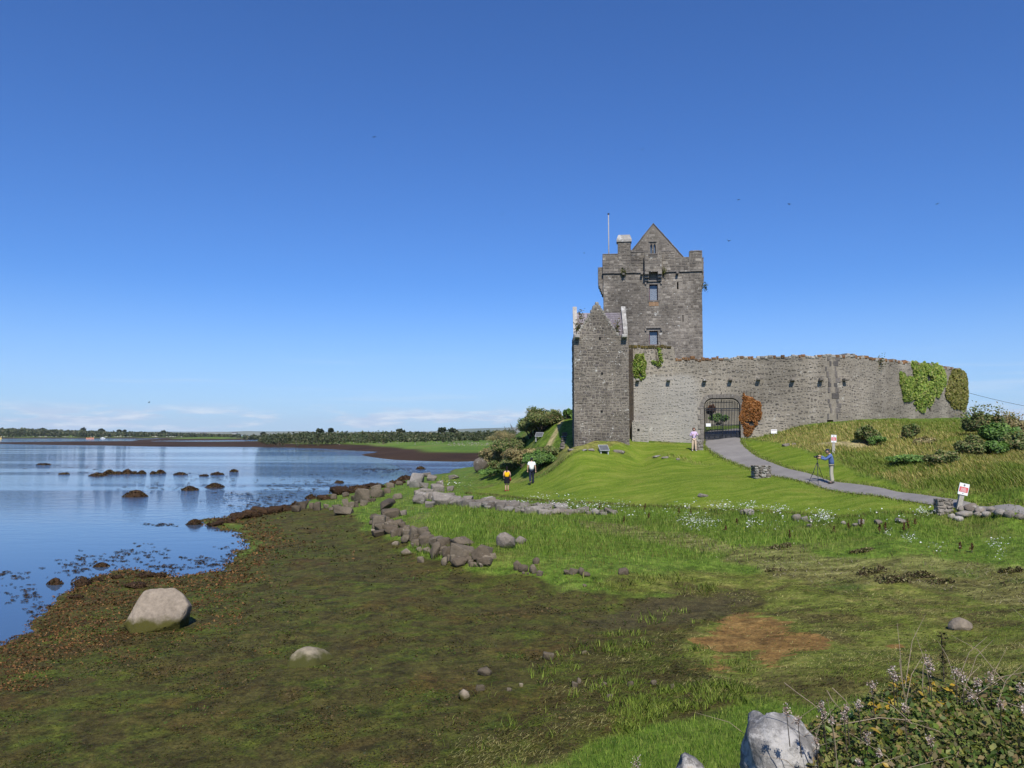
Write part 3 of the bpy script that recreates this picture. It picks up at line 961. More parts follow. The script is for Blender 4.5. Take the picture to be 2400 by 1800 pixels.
def column_wall(mb, us, segs, face, t):
    """solid wall made of upright strips; segs(u) gives the solid intervals [(v0, v1)...]"""
    prev = None
    for i in range(len(us) - 1):
        a, c = us[i], us[i + 1]
        S = segs((a + c) / 2)
        for v0, v1 in S:
            v1a = v1(a) if callable(v1) else v1; v1c = v1(c) if callable(v1) else v1
            v0a = v0(a) if callable(v0) else v0; v0c = v0(c) if callable(v0) else v0
            p = [face.pos(a, v0a, 0), face.pos(c, v0c, 0), face.pos(c, v1c, 0), face.pos(a, v1a, 0),
                 face.pos(a, v0a, -t), face.pos(c, v0c, -t), face.pos(c, v1c, -t), face.pos(a, v1a, -t)]
            mb.add(p, [(0, 1, 2, 3), (5, 4, 7, 6), (3, 2, 6, 7), (1, 0, 4, 5), (0, 3, 7, 4), (2, 1, 5, 6)])


def stones(face, u0, u1, v0, v1, inside, hr, wr, proud=(0.015, 0.05), rough=0.3, parent=None, m=None, keep=300, rowwave=0.0, name='stone', seed=1):
    """courses of separate stones standing proud of the mortar; the largest become parts of their own"""
    R = random.Random(seed)
    out = []
    v = v0
    row = 0
    while v < v1:
        h = R.uniform(*hr)
        u = u0 - R.uniform(0, wr[1])
        ph = R.uniform(0, 6.28)
        while u < u1:
            w = R.uniform(*wr) * (0.7 + 0.6 * R.random())
            a, c = max(u, u0), min(u + w, u1)
            if c - a > 0.5 * wr[0]:
                wob = rowwave * math.sin(ph + u * 1.7) + rowwave * 0.6 * math.sin(ph * 2 + u * 4.1)
                b0, b1 = v + wob, v + h + wob
                hh = h
                if rough > 0.25 and R.random() < 0.16:      # a course split in two thin stones
                    b1 = b0 + h * 0.5
                    cand = [(a, c, b0, b1), (a, c, b1, b0 + h)]
                else:
                    cand = [(a, c, b0, b1)]
                for (a_, c_, y0, y1) in cand:
                    if inside(a_, y0) and inside(c_, y0) and inside(a_, y1) and inside(c_, y1) and inside((a_ + c_) / 2, (y0 + y1) / 2):
                        out.append((a_, c_, y0, y1, R.uniform(*proud)))
            u += w
        v += h
        row += 1
    big = sorted(range(len(out)), key=lambda i: -(out[i][1] - out[i][0]) * (out[i][3] - out[i][2]))[:keep]
    big = set(big)
    mb = MB()
    gap = 0.012
    for i, (a, c, y0, y1, pr) in enumerate(out):
        cu, cv = (a + c) / 2, (y0 + y1) / 2
        gap = 0.011 + 0.017 * (rough > .4)
        hw, hh = (c - a) / 2 - gap * (0.6 + R.random()), (y1 - y0) / 2 - gap * (0.6 + R.random())
        if hw < 0.02 or hh < 0.02: continue
        k = min(0.6, rough) * min(hw, hh)
        ring = []
        for sx, sy, ex, ey in ((-1, -1, 1, 0), (1, -1, -1, 0), (1, -1, 0, 1), (1, 1, 0, -1), (1, 1, -1, 0), (-1, 1, 1, 0), (-1, 1, 0, -1), (-1, -1, 0, 1)):
            f1 = k * R.uniform(0.5, 1.6)
            ring.append((cu + sx * hw + ex * f1 + R.uniform(-.25, .25) * k, cv + sy * hh + ey * f1 + R.uniform(-.25, .25) * k))
        ins = 0.018 + rough * 0.03
        fr = []
        for (x, y) in ring:
            fr.append((cu + (x - cu) * max(0.3, 1 - ins / hw), cv + (y - cv) * max(0.3, 1 - ins / hh)))
        tl, tl2 = R.uniform(-1, 1) * 0.010 * (1 + 2 * rough), R.uniform(-1, 1) * 0.010 * (1 + 2 * rough)
        vs = [face.pos(x, y, -0.02) for x, y in ring] + [face.pos(x, y, pr + tl * (x - cu) / hw + tl2 * (y - cv) / hh) for x, y in fr]
        fs = [(j, (j + 1) % 8, 8 + (j + 1) % 8, 8 + j) for j in range(8)] + [tuple(range(8, 16))]
        if i in big:
            mesh_obj(name, vs, fs, m, parent, origin=face.pos(cu, cv, 0))
        else:
            mb.add(vs, fs)
    if mb.f:
        o = mb.build('small_' + name + 's', m, parent)
        o['kind'] = 'stuff'
    return out


def fbox(mb, face, u0, u1, v0, v1, n0, n1):
    return mb.box(u0, u1, n0, n1, v0, v1, fr=lambda x, y, z: face.pos(x, z, y))


def child_box(name, face, u0, u1, v0, v1, n0, n1, m, parent, bev=0.0):
    mb = MB()
    if bev:
        p0 = [face.pos(u, v, n0) for u, v in ((u0, v0), (u1, v0), (u1, v1), (u0, v1))]
        p1 = [face.pos(u, v, n1 - bev) for u, v in ((u0, v0), (u1, v0), (u1, v1), (u0, v1))]
        p2 = [face.pos(u, v, n1) for u, v in ((u0 + bev, v0 + bev), (u1 - bev, v0 + bev), (u1 - bev, v1 - bev), (u0 + bev, v1 - bev))]
        mb.add(p0 + p1 + p2, [(3, 2, 1, 0), (8, 9, 10, 11)] + [(i, (i + 1) % 4, 4 + (i + 1) % 4, 4 + i) for i in range(4)] + [(4 + i, 4 + (i + 1) % 4, 8 + (i + 1) % 4, 8 + i) for i in range(4)])
    else:
        fbox(mb, face, u0, u1, v0, v1, n0, n1)
    return mb.build(name, m, parent)


gl, q, b, out = new_mat('window_glass')
b.inputs['Base Color'].default_value = (0.06, 0.085, 0.11, 1)
b.inputs['Roughness'].default_value = 0.12
b.inputs['Specular IOR Level'].default_value = 0.9
q.link(q.ramp(q.noise(3.0, 3, 0.6, q.n('ShaderNodeNewGeometry').outputs['Position']), [(0.3, (0.08, 0.11, 0.15)), (0.7, (0.16, 0.20, 0.25))]), b.inputs['Base Color'])
M['glass'] = gl
M['lead'] = plain('lead_lattice', (0.36, 0.37, 0.38), 0.5)
M['black'] = plain('painted_void', (0.01, 0.01, 0.01), 1.0)  # black painted in place of the shade inside slits and holes

# ---------------------------------------------------------------- the tower house
def solve_width(O, U, px, py):
    lo, hi = 0.5, 30
    for _ in range(50):
        w = (lo + hi) / 2
        p = O + U * w
        X = project((p[0], p[1], H + 3))[0]
        lo, hi = (w, hi) if X < px else (lo, w)
    return w

TR = math.radians(7.0)
TO = at_Y(1416, 900, 68.5); TO[2] = 0
TU = np.array([math.cos(TR), -math.sin(TR), 0])
TW = solve_width(TO, TU, 1649.5, 900)
TF = Face(TO, TU)
TD = 9.0
tower = empty('tower_house', (TO[0] + TU[0] * TW / 2 - TF.N[0] * TD / 2, TO[1] + TU[1] * TW / 2 - TF.N[1] * TD / 2, 5.0))
tag(tower, 'tall square grey stone tower house with steep gable and battlements behind the curtain wall', 'castle tower')
bpy.context.view_layer.update()
TINV = np.array(tower.location)
def tp(o):          # children are built in world space: undo the root's offset
    return o

zS = TF.uv(1532, 637)[1]            # string course
zP = TF.uv(1500, 592)[1]            # parapet top
zPl = TF.uv(1430, 597)[1]
zCr = TF.uv(1605, 605)[1]           # low crenel
zMr = TF.uv(1632, 590)[1]
Z0T = 4.8
def rect(x0, y0, x1, y1, face=TF):
    u0, v1 = face.uv(x0, y0); u1, v0 = face.uv(x1, y1)
    return [u0, u1, v0, v1]
WIN_UP = rect(1521.5, 667, 1542, 704)
WIN_LO = rect(1521.5, 776, 1542, 808)
SLIT1 = rect(1586.5, 661, 1590.5, 678)
SLIT2 = rect(1599.5, 732, 1602, 754)
HOLES = [WIN_UP, WIN_LO, SLIT1, SLIT2]
us = sorted(set([0, TW] + [x for h in HOLES for x in h[:2]]))
def tsegs(u):
    hs = sorted([h for h in HOLES if h[0] < u < h[1]], key=lambda h: h[2])
    S, v = [], Z0T - 1
    for h in hs:
        S.append((v, h[2])); v = h[3]
    S.append((v, zP - 1.6))
    return S
mb = MB()
column_wall(mb, us, tsegs, TF, 0.6)
# other three walls as one shell behind the front
for (u0, u1, n0, n1) in ((0.002, 0.6, -TD, -0.6), (TW - 0.6, TW - 0.002, -TD, -0.6), (0.6, TW - 0.6, -TD, -TD + 0.6), (0.6, TW - 0.6, -TD + 0.6, -2.2)):
    fbox(mb, TF, u0, u1, Z0T - 1, zP - 1.6, n0, n1)
tp(mb.build('wall', M['tower_mortar'], tower))
def notin(holes, mg=0.10):
    def f(u, v):
        return not any(h[0] - mg < u < h[1] + mg and h[2] - mg < v < h[3] + mg for h in holes)
    return f
DRESS = [[h[0] - .16, h[1] + .16, h[2] - .18, h[3] + .28] for h in (WIN_UP, WIN_LO)] + [SLIT1, SLIT2]
machU = (TF.uv(1509, 600)[0], TF.uv(1551, 600)[0])
insT = notin(DRESS, 0.05)
stones(TF, 0.0, TW, Z0T + 1.0, zS - 0.12, insT, (0.15, 0.29), (0.20, 0.50), (0.004, 0.022), 0.16, tower, M['tower'], 300, 0.008, seed=3)
LF = Face(TO - TF.N * TD, TF.N); RF = Face(TO + TU * TW, -TF.N)
stones(LF, 0.05, TD, Z0T + 2, zS, lambda u, v: True, (0.22, 0.36), (0.3, 0.6), (0.004, 0.02), 0.12, tower, M['tower'], 0, 0.008, 'side_stone', seed=4)
stones(RF, 0.05, TD, Z0T + 2, zS, lambda u, v: True, (0.22, 0.36), (0.3, 0.6), (0.004, 0.02), 0.12, tower, M['tower'], 0, 0.008, 'side_stone', seed=5)
# string course
for i, (a, c) in enumerate([(k * TW / 9 - 0.06 * (k == 0), (k + 1) * TW / 9 + 0.06 * (k == 8)) for k in range(9)]):
    child_box('string_course', TF, a + .004, c - .004, zS - 0.09 - 0.02 * (i % 2), zS + 0.05, -0.1, 0.13, M['quoin'], tower, 0.03)
child_box('string_course', LF, 0, TD, zS - 0.09, zS + 0.05, -0.1, 0.12, M['quoin'], tower, 0.03)
child_box('string_course', RF, 0, TD, zS - 0.09, zS + 0.05, -0.1, 0.12, M['quoin'], tower, 0.03)
# parapet: pieces with their own heights
PT = 0.42
mU0, mU1 = machU
gU = TF.uv(1582, 592)[0]; gU2 = TF.uv(1615.5, 592)[0]; cU0 = TF.uv(1448, 597)[0]; cU1 = TF.uv(1478, 597)[0]
PARA = [(-0.06, cU0, zPl), (cU1, mU0, zP), (mU1, gU, zP + 0.02), (gU, gU2, zCr), (gU2, TW + 0.06, zMr)]
TFp = Face(TO + TF.N * 0.07, TU)
for k, (a, c, zt) in enumerate(PARA):
    pm = MB(); fbox(pm, TFp, a, c, zS + 0.05, zt, -PT, 0)
    po = tp(pm.build('parapet', M['tower_mortar'], tower))
    stones(TFp, a, c, zS + 0.06, zt + 0.01, lambda u, v: True, (0.18, 0.30), (0.25, 0.55), (0.01, 0.035), 0.2, po, M['tower'], 12, 0.008, seed=20 + k)
    nC = max(2, int((c - a) / 0.55))
    for j in range(nC):
        w = (c - a) / nC
        child_box('coping_stone', TFp, a + j * w + .006, a + (j + 1) * w - .006, zt, zt + random.uniform(.06, .11), -PT - .05, .05, M['quoin'], po, .02)
pm = MB()
fbox(pm, TFp, cU0, cU1, zS + 0.05, zPl - 0.3, -PT, 0)
tp(pm.build('parapet', M['tower_mortar'], tower))
pm = MB()
fbox(pm, TFp, mU0, mU1, zS + 0.05, zCr - 0.2, -PT, -0.01)
tp(pm.build('parapet', M['tower_mortar'], tower))
stones(TFp, cU0, cU1, zS + 0.06, zPl - 0.3, lambda u, v: True, (0.18, 0.30), (0.25, 0.55), (0.01, 0.035), 0.2, tower, M['tower'], 0, 0.008, 'chimney_base_stone', seed=26)
for fc in (LF, RF):
    pm = MB(); fbox(pm, fc, 0.36, TD - .36, zS + 0.05, zPl - 0.1, -PT, 0.05)
    po = tp(pm.build('parapet', M['tower_mortar'], tower))
    stones(Face(fc.O + fc.N * .05, fc.U), 0.1, TD - .1, zS + 0.06, zPl - 0.1, lambda u, v: True, (0.2, 0.32), (0.3, 0.6), (0.01, 0.03), 0.2, po, M['tower'], 0, 0.008, seed=28)
BFc = Face(TO + TU * TW - TF.N * TD, -TU)
pm = MB(); fbox(pm, BFc, 0, TW, zS, zP, -PT, 0.05); tp(pm.build('parapet', M['tower_mortar'], tower))
# chimney
zc0, zc1, zc2 = zPl - 0.3, TF.uv(1463, 567)[1], TF.uv(1463, 550)[1]
CF = Face(TO + TF.N * 0.02, TU)
cm = MB(); fbox(cm, CF, cU0, cU1, zc0, zc1, -0.75, 0)
ch = tp(cm.build('chimney', M['tower_mortar'], tower))
stones(CF, cU0, cU1, zc0, zc1, lambda u, v: True, (0.14, 0.24), (0.2, 0.4), (0.008, 0.03), 0.25, ch, M['tower'], 20, 0.005, seed=31)
stones(Face(CF.O + TU * cU1, -TF.N), 0, 0.75, zc0, zc1, lambda u, v: True, (0.14, 0.24), (0.2, 0.4), (0.008, 0.03), 0.25, ch, M['tower'], 0, 0.005, seed=32)
e = 0.10
bot = [CF.pos(u, zc1, n) for u, n in ((cU0 - e, e), (cU1 + e, e), (cU1 + e, -.85), (cU0 - e, -.85))]
mid = [CF.pos(u, zc1 + .22, n) for u, n in ((cU0 - e, e), (cU1 + e, e), (cU1 + e, -.85), (cU0 - e, -.85))]
top = [CF.pos(u, zc2, n) for u, n in ((cU0 + .05, -.05), (cU1 - .05, -.05), (cU1 - .05, -.7), (cU0 + .05, -.7))]
MB().add(bot + mid + top, [(3, 2, 1, 0), (8, 9, 10, 11)] + [(i, (i + 1) % 4, 4 + (i + 1) % 4, 4 + i) for i in range(4)] + [(4 + i, 4 + (i + 1) % 4, 8 + (i + 1) % 4, 8 + i) for i in range(4)]).build('chimney_cap', M['coping'], ch)
# attic gable set back behind the parapet walk
GF = Face(TO - TF.N * 1.0, TU)
gp = GF.uv(1531, 524); gl_ = GF.uv(1470, 600); gr_ = GF.uv(1604, 605)
slope_l = (gp[1] - GF.uv(1479, 590)[1]) / (gp[0] - GF.uv(1479, 590)[0])
slope_r = (gp[1] - gr_[1]) / (gr_[0] - gp[0])
zg0 = zS - 0.5
GW = rect(1523.5, 571, 1537, 594, GF)
def gtop(u):
    return gp[1] - slope_l * max(0, gp[0] - u) - slope_r * max(0, u - gp[0])
ga = gp[0] - (gp[1] - zg0) / slope_l; gc = gp[0] + (gp[1] - zg0) / slope_r
ga, gc = max(ga, .65), min(gc, TW - .65)
gmid = (GW[0] + GW[1]) / 2
LT = [[GW[0], gmid - .05, GW[2], GW[3]], [gmid + .05, GW[1], GW[2], GW[3]]]
usg = sorted(set([ga, gp[0], gc] + [x for h in LT for x in h[:2]]))
def gsegs(u):
    for h in LT:
        if h[0] < u < h[1]:
            return [(zg0, h[2]), (h[3], gtop)]
    return [(zg0, gtop)]
mb = MB(); column_wall(mb, usg, gsegs, GF, 0.5)
gb = tp(mb.build('gable', M['tower_mortar'], tower))
insG = notin([[GW[0] - .15, GW[1] + .15, GW[2] - .15, GW[3] + .2]], 0.0)
stones(GF, ga, gc, zg0, gp[1], lambda u, v: v < gtop(u) - .08 and insG(u, v), (0.16, 0.28), (0.22, 0.5), (0.003, 0.016), 0.18, gb, M['tower'], 60, 0.008, seed=41)
for s_, sl_ in ((-1, slope_l), (1, slope_r)):
    n_ = 14
    ln_ = (gp[0] - ga) if s_ < 0 else (gc - gp[0])
    for j in range(n_):
        a0, a1 = j / n_ * ln_, (j + 1) / n_ * ln_ - .01
        h_ = 0.05 + 0.05 * random.random()
        vs = []
        for n_off in (.06, -.56):
            for (a_, dv) in ((a0, -.02), (a1, -.02), (a1, h_), (a0, h_)):
                u_ = gp[0] + s_ * a_
                vs.append(GF.pos(u_, gtop(u_) + dv, n_off))
        mesh_obj('coping_stone', vs, [(0, 1, 2, 3), (7, 6, 5, 4), (0, 4, 5, 1), (1, 5, 6, 2), (2, 6, 7, 3), (3, 7, 4, 0)], M['quoin'], gb)
# slate roof behind the gable
vs = [GF.pos(ga, gtop(ga) - .1, -.5), GF.pos(gp[0], gp[1] - .1, -.5), GF.pos(gc, gtop(gc) - .1, -.5), GF.pos(ga, gtop(ga) - .1, -TD + 2), GF.pos(gp[0], gp[1] - .1, -TD + 2), GF.pos(gc, gtop(gc) - .1, -TD + 2)]
tp(mesh_obj('roof', vs, [(0, 1, 4, 3), (1, 2, 5, 4), (3, 4, 5), (0, 3, 5, 2)], M['slate'], tower))

def window(parent, face, h, lattice=True, red=True, hood=True, depth=0.28, name='window'):
    u0, u1, v0, v1 = h
    fm = MB()
    w = 0.055
    for (a, c, d, e_) in ((u0, u0 + w, v0, v1), (u1 - w, u1, v0, v1), (u0 + w, u1 - w, v0, v0 + w), (u0 + w, u1 - w, v1 - w, v1)):
        fbox(fm, face, a, c, d, e_, -depth - .05, -depth + .03)
    wd = tp2(fm.build(name, M['redframe'] if red else M['iron'], parent), parent)
    gm_ = MB(); fbox(gm_, face, u0 + w, u1 - w, v0 + w, v1 - w, -depth - .035, -depth - .02)
    gm_.build('pane', M['glass'], wd)
    if lattice:
        lm = MB(); st = 0.125; hw = 0.011
        W_, H_ = u1 - u0 - 2 * w, v1 - v0 - 2 * w
        k = -int(H_ / st) - 2
        while k * st < W_ + H_:
            for sgn in (1, -1):
                # line u = c + sgn*(v)*0.62
                x0_ = k * st if sgn > 0 else k * st + H_ * .62
                pts = []
                for v_ in np.linspace(0, H_, 25):
                    u_ = x0_ + sgn * v_ * .62
                    if 0 <= u_ <= W_: pts.append((u_, v_))
                if len(pts) > 1:
                    (a0, b0), (a1, b1) = pts[0], pts[-1]
                    lm.add([face.pos(u0 + w + a0 - hw, v0 + w + b0, -depth - .012), face.pos(u0 + w + a0 + hw, v0 + w + b0, -depth - .012), face.pos(u0 + w + a1 + hw, v0 + w + b1, -depth - .012), face.pos(u0 + w + a1 - hw, v0 + w + b1, -depth - .012)], [(0, 1, 2, 3)])
            k += 1
        lm.build('lattice', M['lead'], wd)
    return wd
def tp2(o, parent):
    return tp(o) if parent is tower else o

for h in (WIN_UP, WIN_LO):
    window(tower, TF, h)
    u0, u1, v0, v1 = h
    for k in range(4):
        hh = (v1 - v0) / 4
        for s_ in (0, 1):
            a, c = (u0 - .15 - .1 * (k % 2), u0) if s_ == 0 else (u1, u1 + .15 + .1 * ((k + 1) % 2))
            tp(child_box('jamb_stone', TF, a, c, v0 + k * hh + .004, v0 + (k + 1) * hh - .004, -.3, .03, M['quoin'], tower, .01))
    tp(child_box('lintel', TF, u0 - .2, u1 + .2, v1, v1 + .24, -.3, .035, M['quoin'], tower, .01))
    tp(child_box('sill', TF, u0 - .15, u1 + .15, v0 - .14, v0, -.3, .05, M['quoin'], tower, .015))
    hd = MB()
    fbox(hd, TF, u0 - .30, u1 + .30, v1 + .24, v1 + .36, -.02, .16)
    fbox(hd, TF, u0 - .38, u0 - .24, v1 + .02, v1 + .24, -.02, .13)
    fbox(hd, TF, u1 + .24, u1 + .38, v1 + .02, v1 + .24, -.02, .13)
    tp(hd.build('hood_mould', M['quoin'], tower))
for h in (SLIT1, SLIT2):
    tp(child_box('slit_back', TF, h[0] - .01, h[1] + .01, h[2], h[3], -.55, -.5, M['black'], tower))
# orange stained blocks under the upper window
for k in range(3):
    w_ = (WIN_UP[1] - WIN_UP[0] + .1) / 3
    tp(child_box('stained_stone', TF, WIN_UP[0] - .05 + k * w_ + .004, WIN_UP[0] - .05 + (k + 1) * w_ - .004, WIN_UP[2] - .50, WIN_UP[2] - .145, -.1, .035, stone_mat('stained_stone%d' % k, [(0.30, 0.19, 0.11), (0.27, 0.17, 0.10)], (0.7, 0.8)), tower, .01))
# gable window dressings with two pointed lights
for i, h in enumerate(LT):
    wd = window(tower, GF, h, lattice=False, red=False, depth=.2)
    hm = MB()
    uc = (h[0] + h[1]) / 2; tv = h[3]
    for s_ in (-1, 1):
        pts = [(uc + s_ * (h[1] - h[0]) / 2, tv - .30), (uc + s_ * (h[1] - h[0]) / 2, tv), (uc, tv)]
        pts2 = [(uc + s_ * (h[1] - h[0]) / 2 * .7, tv - .12)]
        poly = [pts[0], pts[1], pts[2], (uc, tv - .02), pts2[0]]
        if s_ > 0: poly = poly[::-1]
        hm.prism([GF.pos(u, v, -.18) for u, v in poly], [GF.pos(u, v, -.02) for u, v in poly])
    hm.build('arch_head', M['quoin'], wd)
tp(child_box('hood_mould', GF, GW[0] - .12, GW[1] + .12, GW[3] + .12, GW[3] + .22, -.05, .10, M['quoin'], tower, .02))
for s_ in (0, 1):
    a = GW[0] - .14 if s_ == 0 else GW[1]
    tp(child_box('jamb_stone', GF, a, a + .14, GW[2] - .1, GW[3] + .12, -.2, .03, M['quoin'], tower, .01))
tp(child_box('sill', GF, GW[0] - .14, GW[1] + .14, GW[2] - .12, GW[2], -.2, .06, M['quoin'], tower, .01))
# box machicolation on corbels
MF = Face(TO + TF.N * 0.62, TU)
zmB = TF.uv(1530, 640)[1]; zmT = MF.uv(1530, 590)[1]; zmC = TF.uv(1530, 660)[1]
aU, cU = MF.uv(1511, 620)[0], MF.uv(1551, 620)[0]
mb = MB()
fbox(mb, MF, aU, cU, zmB, zCr + .05, -.2, 0)
for (a, c) in ((aU, aU + .34), (cU - .34, cU)):
    fbox(mb, MF, a, c, zCr + .05, zmT, -.2, 0)
fbox(mb, MF, aU, aU + .18, zmB, zmT - .1, -.6, -.2); fbox(mb, MF, cU - .18, cU, zmB, zmT - .1, -.6, -.2)
mach = tp(mb.build('machicolation', M['tower_mortar'], tower))
stones(MF, aU, cU, zmB, zmT, lambda u, v: (v < zCr + .03 or u < aU + .33 or u > cU - .33), (0.18, 0.28), (0.25, 0.5), (0.005, 0.025), 0.15, mach, M['tower'], 24, 0.005, seed=51)
child_box('sill', MF, aU + .34, cU - .34, zCr + .05, zCr + .13, -.25, .05, M['quoin'], mach, .01)
for (a, c) in ((aU - .02, aU + .36), (cU - .36, cU + .02)):
    zl = zmB
    for k in range(3):
        hh = (zmB - zmC) / 3
        n1 = 0.66 - 0.21 * k
        child_box('corbel', TF, a + .01, c - .01, zl - hh + .004, zl, -.1, n1, M['quoin'], mach, .04)
        zl -= hh
# little gargoyles below the string course
for px in (1504, 1587, 1461):
    u_ = TF.uv(px, 640)[0]
    tp(child_box('water_spout', TF, u_ - .10, u_ + .10, zS - .30, zS - .11, -.1, .40, M['quoin'], tower, .03))
# corner machicolations on the two side walls
for fc, flip in ((LF, 1), (RF, 0)):
    a_, c_ = (TD - 2.0, TD - .25) if flip else (.25, 1.6)
    zt_ = TF.uv(1410, 627)[1]; zb_ = TF.uv(1410, 662)[1]; zc_ = TF.uv(1410, 688)[1]
    if not flip: zt_ += .6
    dep = .46 if flip else .2
    bm_ = MB(); fbox(bm_, fc, a_, c_, zb_, zt_, -.05, dep)
    bx_ = tp(bm_.build('bartizan', M['tower_mortar'], tower))
    stones(Face(fc.O + fc.N * dep, fc.U), a_, c_, zb_, zt_, lambda u, v: True, (0.18, 0.28), (0.25, 0.5), (0.005, 0.025), 0.2, bx_, M['tower'], 0, .005, seed=55)
    sideF = Face(fc.O + fc.U * (c_ if flip else a_) + fc.N * 0.0, fc.N if flip else -fc.N)
    if flip:
        stones(Face(fc.O + fc.U * c_ + fc.N * dep, -fc.N), 0, dep, zb_, zt_, lambda u, v: True, (0.18, 0.28), (0.2, 0.4), (0.005, 0.02), 0.2, bx_, M['tower'], 0, .005, seed=56)
    for k in range(4):
        hh = (zb_ - zc_) / 4
        child_box('corbel', fc, a_ + .02, c_ - .02, zb_ - (k + 1) * hh + .004, zb_ - k * hh, -.1, dep - (dep + .0) / 4.6 * k, M['quoin'], bx_, .05)
# flagpole
fp0 = TF.pos(TF.uv(1427, 596)[0], zPl - 1.2, -1.2); fpt = at_Y(1427.3, 503, fp0[1])
fp = MB().tube([(fp0[0], fp0[1], zS - .3), (fp0[0], fp0[1], fpt[2])], [.055, .04], 10).build('flagpole', M['wood'], None, True, origin=(fp0[0], fp0[1], zS - .3))
tag(fp, 'bare pale flagpole standing on the tower roof beside the chimney', 'flagpole')
MB().lathe([(.05, 0), (.10, .03), (.11, .08), (.05, .14)], 10, (fp0[0], fp0[1], fpt[2] - .01)).build('finial', M['iron'], fp, True)

# ---------------------------------------------------------------- gatehouse / annex
AO = at_Y(1346, 1000, 57.0); AO[2] = 0
AR = math.radians(3.0)
AU = np.array([math.cos(AR), -math.sin(AR), 0])
AW = solve_width(AO, AU, 1474, 900)
AF = Face(AO, AU)
AD = 5.0
annex = empty('gatehouse', tuple(AO + AU * AW / 2 - AF.N * AD / 2) [:2] + (4.5,))
tag(annex, 'narrow dark stone wing with ragged gable and two pale coping slabs below the tower', 'castle wing')
zE = AF.uv(1410, 786)[1]; zpk = AF.uv(1399, 709); zR = Face(AO - AF.N * 2.0, AU).uv(1399, 733)[1]
upk = zpk[0]
def atop(u):
    return zE + (zpk[1] - zE) * max(0.0, 1 - abs(u - upk) / (AW * .39)) ** 1.0
mb = MB()
column_wall(mb, list(np.linspace(0, AW, 40)), lambda u: [(3.0, atop)], AF, 0.7)
fbox(mb, AF, 0.002, .6, 3.0, zE, -AD, -.7); fbox(mb, AF, AW - .6, AW - .002, 3.0, zE, -AD, -.7); fbox(mb, AF, .6, AW - .6, 3, zE, -AD, -AD + .6)
mb.build('wall', M['annex_mortar'], annex)
apin = Matrix.Translation(-annex.location)
def ap(o):
    return o
stones(AF, 0, AW, 4.0, zpk[1], lambda u, v: v < atop(u) - .02, (0.12, 0.23), (0.15, 0.40), (0.006, 0.03), 0.34, annex, M['annex'], 300, 0.02, seed=61)
ALF = Face(AO - AF.N * AD, AF.N); ARF = Face(AO + AU * AW, -AF.N)
for fc, sd in ((ALF, 62), (ARF, 63)):
    stones(fc, 0, AD, 4.0, zE, lambda u, v: True, (0.18, 0.30), (0.25, 0.5), (0.008, 0.03), 0.28, annex, M['annex'], 0, 0.02, 'side_stone', seed=sd)
# pitched slate roof with its slope towards the viewer; each slate course split in slates
ridge_n, eave_n = -2.2, -.72
zr0 = zE + .35
sf = MB().add([AF.pos(.3, zr0, eave_n), AF.pos(AW - .3, zr0, eave_n), AF.pos(AW - .3, zR, ridge_n), AF.pos(.3, zR, ridge_n), AF.pos(.3, zr0, -3.7), AF.pos(AW - .3, zr0, -3.7), AF.pos(.3, zE - .4, eave_n), AF.pos(AW - .3, zE - .4, eave_n), AF.pos(.3, zE - .4, -3.7), AF.pos(AW - .3, zE - .4, -3.7)],
              [(0, 1, 2, 3), (3, 2, 5, 4), (6, 7, 1, 0), (8, 4, 5, 9)])
roof = ap(sf.build('roof', M['slate'], annex))
ncr = 9
for r_ in range(ncr):
    t0, t1 = r_ / ncr, (r_ + 1.25) / ncr
    t1 = min(t1, 1)
    u_ = .3 - random.random() * .2
    while u_ < AW - .3:
        w_ = random.uniform(.26, .34)
        a, c = max(u_, .3), min(u_ + w_ - .01, AW - .3)
        if c - a > .06:
            lo = lambda t, up: (zr0 + (zR - zr0) * t + up, eave_n + (ridge_n - eave_n) * t)
            (va, na), (vb, nb) = lo(t0, .045), lo(t1, .02)
            mesh_obj('slate', [AF.pos(a, va, na + .02), AF.pos(c, va, na + .02), AF.pos(c, vb, nb), AF.pos(a, vb, nb), AF.pos(a, va - .03, na + .02), AF.pos(c, va - .03, na + .02)], [(0, 1, 2, 3), (4, 5, 1, 0)], M['slate'], roof)
        u_ += w_
# raised verge copings, leaning back with the roof
for (a, c) in ((-.02, .30), (AW - .32, AW + .0)):
    n_ = 4
    for j in range(n_):
        t0, t1 = j / n_, (j + 1) / n_ - .012
        def lo(t): return (zE + .12 + (zR + .30 - zE) * t, -.35 + (ridge_n + .3) * t)
        (va, na), (vb, nb) = lo(t0), lo(t1)
        vs = []
        for dv in (-.35, .12):
            vs += [AF.pos(a, va + dv, na + .05), AF.pos(c, va + dv, na + .05), AF.pos(c, vb + dv, nb + .05), AF.pos(a, vb + dv, nb + .05)]
        ap(mesh_obj('coping_slab', vs, [(3, 2, 1, 0), (4, 5, 6, 7), (0, 1, 5, 4), (1, 2, 6, 5), (2, 3, 7, 6), (3, 0, 4, 7)], M['coping'], annex))
# kneelers that throw the two dark shadows
for (a, c) in ((.05, .42), (AW - .50, AW - .12)):
    ap(child_box('kneeler', AF, a, c, zE - .22, zE + .02, -.2, .50, M['coping'], annex, .05))
# ragged cap stones along the gable
for s_ in (-1, 1):
    for j in range(20):
        t = (j + .5) / 20
        u_ = upk + s_ * t * AW * .39 + random.uniform(-.03, .03)
        z_ = atop(u_)
        w_ = random.uniform(.05, .12); h_ = random.uniform(.0, .09)
        ap(child_box('cap_stone', AF, u_ - w_, u_ + w_, z_ - .16, z_ + h_, -.62 + random.uniform(-.1, .05), random.uniform(.0, .05), M['cap'], annex, .04))
